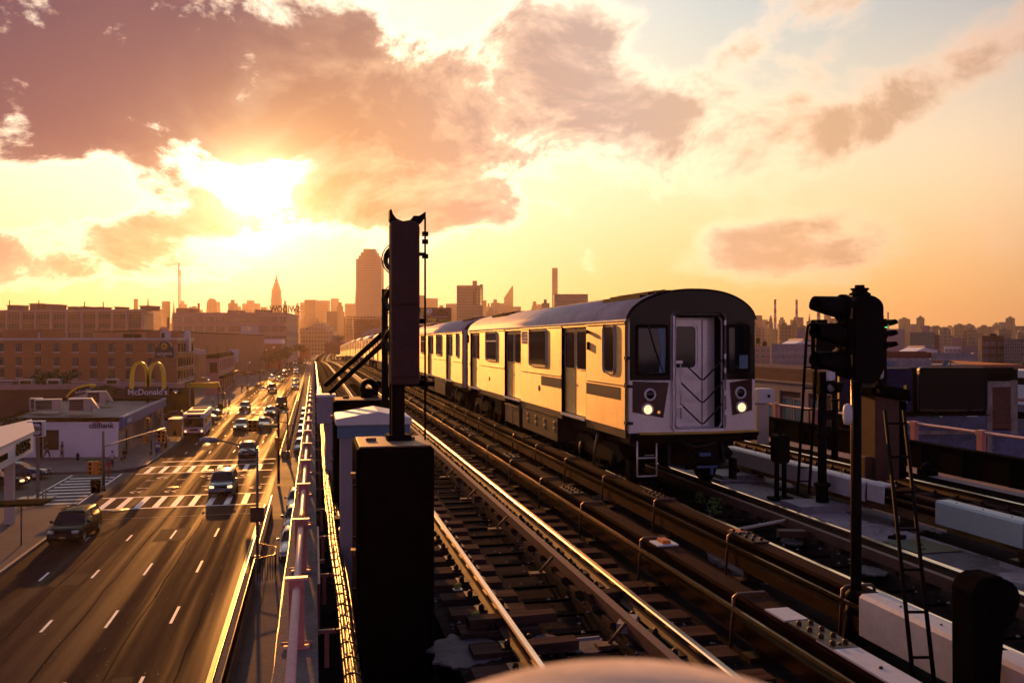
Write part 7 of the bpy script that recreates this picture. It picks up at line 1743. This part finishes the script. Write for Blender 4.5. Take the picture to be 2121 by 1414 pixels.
# stepped glass tower
x, y = P(766.5, 1300); s_ = 1300 / FPX; zq = lambda py: Zat(py, 1300) - ST; b = B()
for (hw_, y0, y1) in ((25.5, 760, 538), (21, 538, 531), (17, 531, 524), (12.5, 524, 516.5)): b.box(-hw_ * s_, hw_ * s_, -hw_ * s_ * .8, hw_ * s_ * .8, zq(y0) if y0 < 760 else 0, zq(y1))
tag(b.build('skyscraper', mat_facade('citi_glass', (.30, .22, .19), (.16, .12, .12), 3.2, 3.6, .75, .5), loc=(x, y, ST), rz=-TH), 'broad tower with a stepped flat crown, just left of the signal mast', 'skyscraper', SK)
sky_tower(733, 742, 588, 4300, 'thin curved top tower peeping out left of the broad stepped tower', 'spire', F_[3], 0, group=SK)
left = [(278, 285, 619, 'slab', 'thin plain slab rising above the right end of the ribbed factory'), (299, 314, 612, 'spire', 'pointed gold capped tower above the left factory roof'), (306, 322, 634, 'setback', 'low stepped block behind the pointed tower'), (336, 352, 624, 'slab', 'plain slab tower left of the thin antenna'), (354, 366, 621, 'spire', 'tiny spire tower between the slab and the antenna'), (372, 386, 623, 'box', 'boxy tower right of the antenna base'), (392, 407, 636, 'slab', 'low wide block right of the boxy tower'), (430, 448, 618, 'round', 'round topped tower above the hazy factory'), (446, 455, 625, 'slab', 'slim block attached right of the round topped tower'), (474, 491, 621, 'box', 'squarish tower with a small crown above the hazy factory'), (491, 500, 634, 'round', 'low rounded block right of the squarish tower'), (503, 538, 622, 'box', 'broad sloping roofed tower left of the tallest skyscraper'), (584, 597, 623, 'setback', 'stepped tower right of the tallest skyscraper'), (610, 622, 628, 'setback', 'stepped tower right of the reversed roof letters'), (622, 632, 626, 'slab', 'narrow slab just left of the big flat tower'), (632, 655, 621, 'slab', 'big flat topped tower over the end of the avenue'), (656, 682, 622.5, 'slab', 'second big flat tower over the end of the avenue'), (686, 701, 618, 'slab', 'flat tower over the far end of the train'), (693, 715, 626, 'setback', 'stepped tower over the far end of the train'), (714, 740, 629, 'slab', 'dull block left of the broad stepped tower')]
for k, (a, c, yt, st, lb) in enumerate(left): sky_tower(a, c, yt, (3000, 3600, 4200)[k % 3], lb, st, F_[(1, 0, 3)[k % 3]], 0 if st in ('spire', 'round') else None, group=SK)
chimney(411.5, 690, 628, 4.5, 900, 'lone dark chimney on the skyline behind the hazy factory')
x, y = P(370.5, 1430); b = B(); h = Zat(545, 1430) - ST; b.tube([(0, 0, 0), (0, 0, h)], .9, 0, 4); b.tube([(3, 0, 0), (3, 0, h * .93)], .5, 0, 4)
for k in range(40): b.box(-.3, 3.3, -.3, .3, h * k / 43, h * k / 43 + .8)
tag(b.build('radio_mast', M_fac, loc=(x, y, ST)), 'thin tall radio mast on the skyline left of the sun', 'mast')
middle = [(865, 880, 612, 'slab', 'slab tower just right of the signal mast'), (880, 907, 618, 'slab', 'wider slab above the taxi billboard'), (905, 925, 632, 'box', 'low block above the right end of the taxi billboard'), (924, 946, 629, 'slab', 'block left of the tower under construction'), (1000, 1008, 622, 'slab', 'slim block right of the tower under construction'), (1008, 1017, 628, 'box', 'small block right of the slim one'), (1017, 1036, 620, 'box', 'block left of the slant roofed tower'), (1036, 1044, 628, 'slab', 'short block touching the slant roofed tower'), (1044, 1063, 592, 'slant', 'tower with a steep slanted roof'), (1063, 1079, 635, 'slab', 'low block right of the slant roofed tower'), (1100, 1115, 624, 'step', 'stepped block above the train roof'), (1113, 1122, 630, 'slab', 'short block right of the stepped one'), (1143.5, 1155, 555, 'pencil', 'very slim tall pencil tower above the train roof')]
for k, (a, c, yt, st, lb) in enumerate(middle): sky_tower(a, c, yt, (2900, 3500, 4000)[k % 3], lb, st, F_[(3, 0, 1)[k % 3]], 0 if st in ('slant', 'pencil') else None, group=SK)
sky_tower(1122, 1138, 620, 900, 'small dark tower left of the bluish glass block', 'box', F_[2], 0, group=SK, cat='building')
sky_tower(1147, 1216, 610, 800, 'bluish glass office block seen over the train roof', 'slab', mat_facade('blue_office', (.09, .09, .12), (.05, .06, .10), 2.6, 3.4, .8, .6), 0, group=SK, cat='building')
# tower under construction with rooftop block
x, y = P(973, 900); s_ = .5; t = T('tower', 'concrete tower under construction with dark lift shaft, right of the taxi billboard', 'tower', (x, y, ST), -TH); zq = lambda py: Zat(py, 900) - ST
mcon = mat_facade('tower_concrete', (.19, .15, .15), (.06, .05, .06), 2.6, 3.1, .6, .55)
b = B(); b.box(-26 * s_, 26 * s_, -9, 9, 0, zq(633)); b.box(-26 * s_, 21 * s_, -8, 8, zq(633), zq(594)); b.build('wall', mcon, t)
b = B(); b.box(-26 * s_, 25 * s_, -8.5, 8.5, zq(596), zq(592)); b.box(6 * s_, 15 * s_, -4, 4, zq(592), zq(582)); b.build('roof', M_fac, t)
b = B(); b.box(7 * s_, 13 * s_, -8.4, -7.9, zq(632), zq(596)); b.build('lift_shaft', M_dark, t)
b = B()
for k in range(18): b.box(21 * s_, 27.5 * s_, -8, 8, zq(640) + k * 1.45, zq(640) + k * 1.45 + .3)
b.tube([(27 * s_, -8, 0), (27 * s_, -8, zq(596))], .25, 0, 4); b.build('scaffold', M_fac, t)
# taxi billboard
d = 330; x, y = P(898, d); s_ = d / FPX; t = T('billboard', 'dark red taxi billboard with a yellow number, above the second car', 'billboard', (x, y, Zat(668, d)), -TH); hb = 31 * s_
b = B(); b.box(-37 * s_, 37 * s_, -.3, .3, 0, hb); b.build('panel', mat('billboard_maroon', (.10, .012, .025), .5, 0, .1, 1), t)
b = B()
for k in range(14): b.tube([(-36 * s_ + k * 5.5 * s_, 0, -8), (-36 * s_ + k * 5.5 * s_, 0, 0)], .12, 0, 4)
for z in (-1.5, -3.5): b.box(-37 * s_, 37 * s_, -.5, .5, z, z + .25)
b.box(-37 * s_, 37 * s_, -1, -.5, -.5, -.2); b.build('frame', M_trimw, t)
M_txy = mat('text_yellow', (.75, .62, .03), .5, 0, 0)
text('DRIVERS', 1.35, .02, 'lettering', M_txy, t, (-25 * s_, -.33, hb - 1.1), sx=.8, bold=.03); text('WELCOME', 1.35, .02, 'lettering', M_txy, t, (-25 * s_, -.33, hb - 2.35), sx=.8, bold=.03)
text('DIAL 7', 1.2, .02, 'lettering', M_letw, t, (-25 * s_, -.33, hb - 3.6), bold=.02); text('CAR & LIMOUSINE SERVICE', .6, .02, 'lettering', M_letw, t, (10 * s_, -.33, hb - 3.55), sx=.9)
text('777-7777', 1.7, .02, 'lettering', M_txy, t, (-12 * s_, -.33, hb - 4.9), bold=.03)
b = B(); b.lathe([(0, 0), (1.15, 0), (1.15, .04)], (-8 * s_, -.36, hb - 1.5), 'y', 20); b.build('round_badge', M_letw, t); text('7', 1.9, .02, 'lettering', mat('badge_blue', (.03, .04, .2), .5, 0, 0), t, (-8 * s_, -.40, hb - 1.55), bold=.05)
b = B(); b.prism([(7 * s_, hb - 2.2), (30 * s_, hb - 2.2), (29 * s_, hb - 1.4), (23 * s_, hb - 1.2), (20 * s_, hb - .6), (13 * s_, hb - .6), (11 * s_, hb - 1.2), (7 * s_, hb - 1.5)], 'y', -.36, -.31); b.build('car_picture', M_dark, t)
b = B(); b.prism([(12 * s_, .5), (33 * s_, .5), (35 * s_, .8), (33 * s_, 1.15), (12 * s_, 1.15)], 'y', -.36, -.31); b.build('green_arrow', mat('arrow_green', (.10, .25, .02), .5, 0, 0), t)
# white stepped block at the end of the avenue, framed construction site, dome
d = 760; x, y = P(656, d); s_ = d / FPX; b = B(); zq = lambda py: Zat(py, d) - ST
for (x0, x1, yt) in ((-34, 34, 684), (-20, 22, 676), (-8, 14, 668), (-34, -22, 679)): b.box(x0 * s_, x1 * s_, 0, 25, 0, zq(yt))
tag(b.build('office_block', mat_facade('white_office', (.38, .32, .30), (.12, .09, .09), 2.6, 3.6, .55, .5), loc=(x, y, ST), rz=-TH), 'white stepped office block closing the avenue', 'building')
d = 620; s_ = d / FPX; x, y = P(752, d); t = T('construction_frame', 'open steel and concrete frame of a building under construction below the broad tower', 'building', (x, y, ST), -TH); zq = lambda py: Zat(py, d) - ST
b = B()
for k in range(11): b.box(-36 * s_ + k * 7 * s_, -36 * s_ + k * 7 * s_ + .5, -6, -5.5, 0, zq(656)); b.box(-36 * s_ + k * 7 * s_, -36 * s_ + k * 7 * s_ + .5, 6, 6.5, 0, zq(656))
b.build('columns', M_fac, t)['kind'] = 'stuff'
b = B()
for k in range(9): z = zq(700) + k * (zq(656) - zq(700)) / 8; b.box((-36 if k % 2 else -33) * s_, 37 * s_, -6.5, 7, z - .2, z + .2)
b.build('floors', M_fac, t)['kind'] = 'stuff'
b = B(); b.box(-20 * s_, 34 * s_, 2, 6, 0, zq(660)); b.build('core', M_brown, t)
d = 420; s_ = d / FPX; x, y = P(787, d); b = B(); n = 16; R0 = 40 * s_
b.prism([(-R0, 0)] + [(R0 * -math.cos(R(180 * k / n)), (Zat(702, d) - ST) + (Zat(679, d) - Zat(702, d)) * math.sin(R(180 * k / n)) ** .8) for k in range(0, n + 1)] + [(R0, 0)], 'y', 0, 14, 0, False)
b.box(-12 * s_, 10 * s_, -.4, 0, Zat(700, d) - ST, Zat(684, d) - ST, 1)
tag(b.build('barrel_hall', [M_cab, M_facp], loc=(x, y, ST), rz=-TH), 'pale barrel roofed hall behind the distant cars of the train', 'hall')
for (a, c, yt, d, lb, m) in ((676, 720, 706, 420, 'low brown building beside the elevated curve', M_brown), (690, 712, 700, 440, 'small grey block with roof plant beside the elevated curve', M_facp), (566, 590, 712, 420, 'low brick shops behind the street trees', M_brickR), (621, 642, 716, 560, 'low shops at the far end of the avenue', M_brown)):
    sky_tower(a, c, yt, d, lb, 'box', m, 0, cat='building', nm='building')
# platform canopy far along the tracks
x, y = P(698, 300); b = B(); b.box(-2.2, 2.2, -6, 10, 6.6, 6.9); b.prism([(-2.6, 6.9), (2.6, 6.9), (0, 7.3)], 'y', -6.2, 10.2)
for q in (-5, 3, 9): b.box(-.15, .15, q, q + .3, 0, 6.7)
tag(b.build('platform_canopy', M_cable, loc=(x + 2.5, y, ST)), 'sunlit platform canopy far along the elevated tracks', 'canopy')
# striped stacks and right hand skyline
for i, (px, yt, w_, lb) in enumerate(((1605.5, 621, 4.5, 'left red and white striped power station stack'), (1650, 622, 4.5, 'middle red and white striped power station stack'), (1695.5, 632, 6, 'right red and white striped stack, partly behind the big signal'), (1839.5, 646, 3, 'thin plain stack right of the big signal'))):
    chimney(px, 704, yt, w_, 1270, lb, M_stackw, bands=9 if i < 3 else 0, nm='smoke_stack')
right = [(1553, 1578, 653, 'slab'), (1577, 1590, 662, 'slab'), (1591, 1602, 654, 'setback'), (1609, 1630, 657, 'setback'), (1637, 1646, 662, 'slab'), (1644, 1664, 657, 'slab'), (1667, 1686, 648, 'spire'), (1707, 1721, 643, 'twin'), (1720, 1738, 659, 'slab'), (1738, 1760, 656, 'slab'), (1862, 1884, 657, 'cross'), (1883, 1899, 671, 'slab'), (1899, 1914, 654, 'cross'), (1896, 1925, 676, 'box'), (1929, 1947, 674, 'round'), (1950, 1960, 682, 'slab'), (1959, 1977, 674, 'box'), (1976, 1999, 670, 'cross'), (1998, 2017, 670, 'cross'), (2006, 2027, 676, 'box'), (2027, 2051, 673, 'box'), (2047, 2073, 676, 'slab'), (2057, 2071, 668, 'box'), (2069, 2088, 667, 'twin'), (2084, 2101, 655, 'cross'), (2090, 2110, 672, 'setback'), (2105, 2130, 675, 'slab'), (1565, 1600, 690, 'slab'), (1630, 1665, 688, 'box'), (1700, 1740, 684, 'slab'), (1990, 2020, 690, 'box'), (1940, 1962, 690, 'slab')]
pos = ['leftmost', 'second', 'third', 'fourth', 'fifth', 'sixth', 'seventh', 'eighth', 'ninth', 'tenth', 'eleventh', 'twelfth', 'thirteenth', 'fourteenth', 'fifteenth', 'sixteenth', 'seventeenth', 'eighteenth', 'nineteenth', 'twentieth', 'twenty first', 'twenty second', 'twenty third', 'twenty fourth', 'twenty fifth', 'twenty sixth', 'rightmost']
for k, (a, c, yt, st) in enumerate(right):
    nmz = {'slab': 'plain slab', 'setback': 'stepped', 'spire': 'pointed glinting', 'twin': 'twin topped', 'cross': 'capped brick', 'box': 'boxy', 'round': 'round topped'}[st]
    lb = '%s tower, %s on the skyline right of the train' % (nmz, pos[k]) if k < 27 else '%s low block in front of the right hand skyline, %s' % (nmz, ['left of the stacks', 'between the first two stacks', 'behind the big signal', 'before the brick towers', 'beside the pale shed'][k - 27])
    sky_tower(a, c, yt, (2500, 2900, 2200)[k % 3], lb, st, F_[(1, 0, 1, 3)[k % 4]], .45 if k % 2 else .3, group=SK)
# infill of low far blocks along the horizon
rr = random.Random(11)
def infill(p0, p1, yr, dr, label, n, grp):
    for k in range(n):
        a = rr.uniform(p0, p1); w_ = rr.uniform(8, 26); sky_tower(a, a + w_, rr.uniform(*yr), rr.uniform(*dr), label, rr.choice(['slab', 'box', 'box', 'setback']), group=grp, cat='building', nm='building', seed=k)
infill(1555, 1760, (662, 692), (1300, 2400), 'low hazy block under the stacks and towers right of the train', 30, 'low hazy blocks under the stacks')
infill(1850, 2120, (676, 700), (1300, 2600), 'low hazy block at the foot of the right hand towers', 44, 'low hazy blocks under the right towers')
infill(280, 560, (634, 648), (2600, 4200), 'low hazy block on the left skyline behind the factories', 12, 'low hazy blocks on the left skyline')
infill(620, 735, (640, 665), (1800, 3800), 'hazy block behind the end of the avenue', 12, 'hazy blocks behind the avenue')
infill(860, 1140, (632, 650), (2300, 3800), 'low hazy block between the towers over the train roof', 14, 'low hazy blocks over the train roof')
# middle distance on the right
def mid(a, c, yt, d, lb, m, cat='building', nm='building', dd=14, par=.4, cap=None, win=None, z_sill=None):
    A, C_ = P(a, d), P(c, d); v = Vector(ray(a - 6 if a > 1060 else c + 6)).normalized() * dd
    t = Bld(nm, lb, cat, [A, C_, (C_[0] + v.x, C_[1] + v.y), (A[0] + v.x, A[1] + v.y)], Zat(yt, d), m, cap=cap, par=par)
    if win:
        (w_, h, nx, nz, ncol, rows, gm) = win; pl, L = wframe(t, A, C_); W = Wins(winmesh(w_, h, nx=nx, nz=nz, sill=False, fr=.1), [gm, M_trimw, M_trimw], t)
        for i in range(ncol):
            for z in rows: pl(W.get(), L * (i + .5) / ncol, Zat(yt, d) - z, .04)
    return t
mid(1540, 1598, 717, 300, 'white gridded loft building under the water tank, right of the train', M_facp, win=(1.5, 1.1, 3, 2, 5, (2.0, 4.0, 6.0, 8.0, 10), M_win))
mid(1597, 1688, 712, 180, 'pale building with green window panes right of the train', M_concl, win=(1.0, .62, 3, 2, 7, (2.2, 3.7, 5.2), M_wing))
mid(1650, 1667, 682, 520, 'dark narrow tower between the second and third stack', M_navy, 'tower', 'tower')
A = P(1665, 230); t = T('gabled_shed', 'pale gabled shed roof behind the slim signal post', 'shed', (*A, ST), -TH); b = B(); z1, z0 = Zat(704, 230) - ST, Zat(716, 230) - ST; b.prism([(-3.5, 0), (5, 0), (5, z0), (0, z1), (-3.5, z0)], 'y', 0, 12); b.build('wall', M_wallw, t)
b = B(); b.prism([(-.2, z1 + .1), (5.4, z0 - .1), (5.4, z0 + .1), (-.2, z1 + .35)], 'y', -.3, 12.3); b.build('roof', M_navy, t)
mid(1828, 1874, 681, 700, 'dark plain office slab right of the green signal', M_navy, 'tower', 'tower', par=.2)
mid(1884, 1936, 688, 360, 'greenish grey building with a yellow sign, beyond the billboards', mat('greenish_wall', (.20, .19, .15), .8, 0, .12, .3), win=(1.0, 1.1, 2, 2, 6, (6.5, 8.8), M_wing))
mid(1908, 1926, 674, 380, 'pale rooftop block with cables above the greenish building', M_facp, par=.2)
mid(1932, 1946, 693, 420, 'dark red block right of the greenish building', M_brickR, par=.2)
mid(1826, 1930, 729, 150, 'low brick red workshop with white window panes behind the graffiti parapet', mat('workshop_red', (.20, .045, .03), .8, 0, .15, .5), win=(1.1, .55, 3, 2, 6, (1.6,), M_win))
mid(1930, 2020, 732, 145, 'low grey workshop with a long dark window strip', M_concl, win=(1.3, .5, 4, 2, 5, (1.45,), M_win))
mid(1820, 1846, 733, 170, 'small white shed left of the brick red workshop', M_wallw)
mid(1956, 1990, 718, 260, 'white low building with rows of pale windows', M_wallw, win=(1.0, .8, 2, 2, 4, (1.5,), M_cab))
mid(1970, 1993, 700, 300, 'grey plain block above the white low building', M_facp, par=.2)
mid(1992, 2025, 716, 250, 'pale ribbed hall right of the white low building', M_stone, par=.2)
mid(2034, 2080, 695, 260, 'dark red loft building with many floors', M_brickR, win=(1.6, 1.1, 3, 2, 3, (3.0, 5.3, 7.6), M_win), dd=25)
mid(2051, 2064, 691, 262, 'rooftop room on the dark red loft building', M_dark, par=.1, dd=8)
mid(2079, 2135, 702, 255, 'grey concrete loft building at the right edge', mat('loft_concrete', (.13, .11, .11), .8, 0, .15, .3), win=(2.0, 1.0, 3, 1, 3, (2.0, 4.0, 6.0), M_win), dd=25)
x, y = P(1900 + 18, 210); t = T('gabled_house', 'white gabled roof house above the brick red workshop', 'house', (*P(1908, 210), ST), -TH); b = B(); z1, z0 = Zat(719, 210) - ST, Zat(730, 210) - ST; b.prism([(-2, 0), (4, 0), (4, z0 + .8), (1, z1), (-2, z0)], 'y', 0, 9); b.build('wall', M_wallw, t)
b = B(); b.prism([(.8, z1 + .1), (4.3, z0 + .6), (4.3, z0 + .8), (.8, z1 + .3)], 'y', -.3, 9); b.build('roof', M_navy, t)
# water tank and crane
x, y = P(1570, 310); t = T('water_tank', 'dark round water tank on legs above the gridded loft', 'water tank', (x, y, Zat(717, 310))); s_ = 310 / FPX
b = B(); b.lathe([(4.2 * s_, 5 * s_), (4.4 * s_, 15 * s_), (4.6 * s_, 15 * s_), (0, 18 * s_)], seg=14); b.lathe([(0, 5 * s_), (4.2 * s_, 5 * s_)], seg=14); b.build('tank', M_dark, t)
for q in (-3, 3): b = B(); b.tube([(q * s_, 0, 0), (q * s_, 0, 5 * s_)], .12, 0, 5); b.build('leg', M_dark, t)
x, y = P(1578, 500); s_ = 500 / FPX; b = B(); L1, L2 = (0, 0, -6), (15 * s_, 0, 33 * s_)
for o in (0, 1.6): b.tube([(o, 0, -6), (15 * s_ + o * .3, 0, 33 * s_)], .14, 0, 4)
for k in range(14): f = k / 14; b.tube([(15 * s_ * f, 0, -6 + (33 * s_ + 6) * f), (15 * s_ * (f + .05) + 1.5 * (1 - f), 0, -6 + (33 * s_ + 6) * (f + .05))], .08, 0, 4)
b.tube([(10 * s_, 0, 30 * s_), (16 * s_, 0, 34 * s_)], .5, 0, 4)
tag(b.build('crane_jib', M_fac, loc=(x, y, Zat(700, 500))), 'lattice crane jib leaning right between the water tank and the first stack', 'crane')
x, y = P(1584, 290); b = B(); b.lathe([(0, 0), (.8, .0), (.8, 1.2), (0, 1.8)], seg=12); tag(b.build('roof_tank', M_dark, loc=(x, y, Zat(716, 290))), 'small dark tank right of the water tank', 'tank')
x, y = P(1850, 640); 
infill(1190, 1560, (640, 690), (1300, 2600), 'hazy block on the skyline hidden behind the train', 22, 'hazy blocks behind the train')
infill(2125, 2420, (668, 695), (1300, 2400), 'hazy block on the skyline past the right edge', 14, 'hazy blocks past the right edge')
infill(1120, 1560, (712, 728), (150, 420), 'low roofed block beyond the tracks behind the train', 12, 'low blocks behind the train')
infill(2140, 2420, (716, 735), (110, 300), 'low roofed block past the right edge', 8, 'low blocks past the right edge')
# ------------------------------------------------------------------ air: one even haze box round the whole scene
def haze():
    m = bpy.data.materials.new('haze_air'); m.use_nodes = True; nt = m.node_tree; nt.nodes.clear(); k = N(nt)
    v = k.n('ShaderNodeVolumePrincipled'); v.inputs['Color'].default_value = (1.0, .78, .60, 1); v.inputs['Density'].default_value = 1.45e-4; v.inputs['Anisotropy'].default_value = .6
    o = k.n('ShaderNodeOutputMaterial'); nt.links.new(v.outputs[0], o.inputs['Volume'])
    b = B(); b.box(-5500, 5500, -650, 5500, ST - 2.0, 205); o = b.build('haze', m); o['kind'] = 'stuff'
haze()
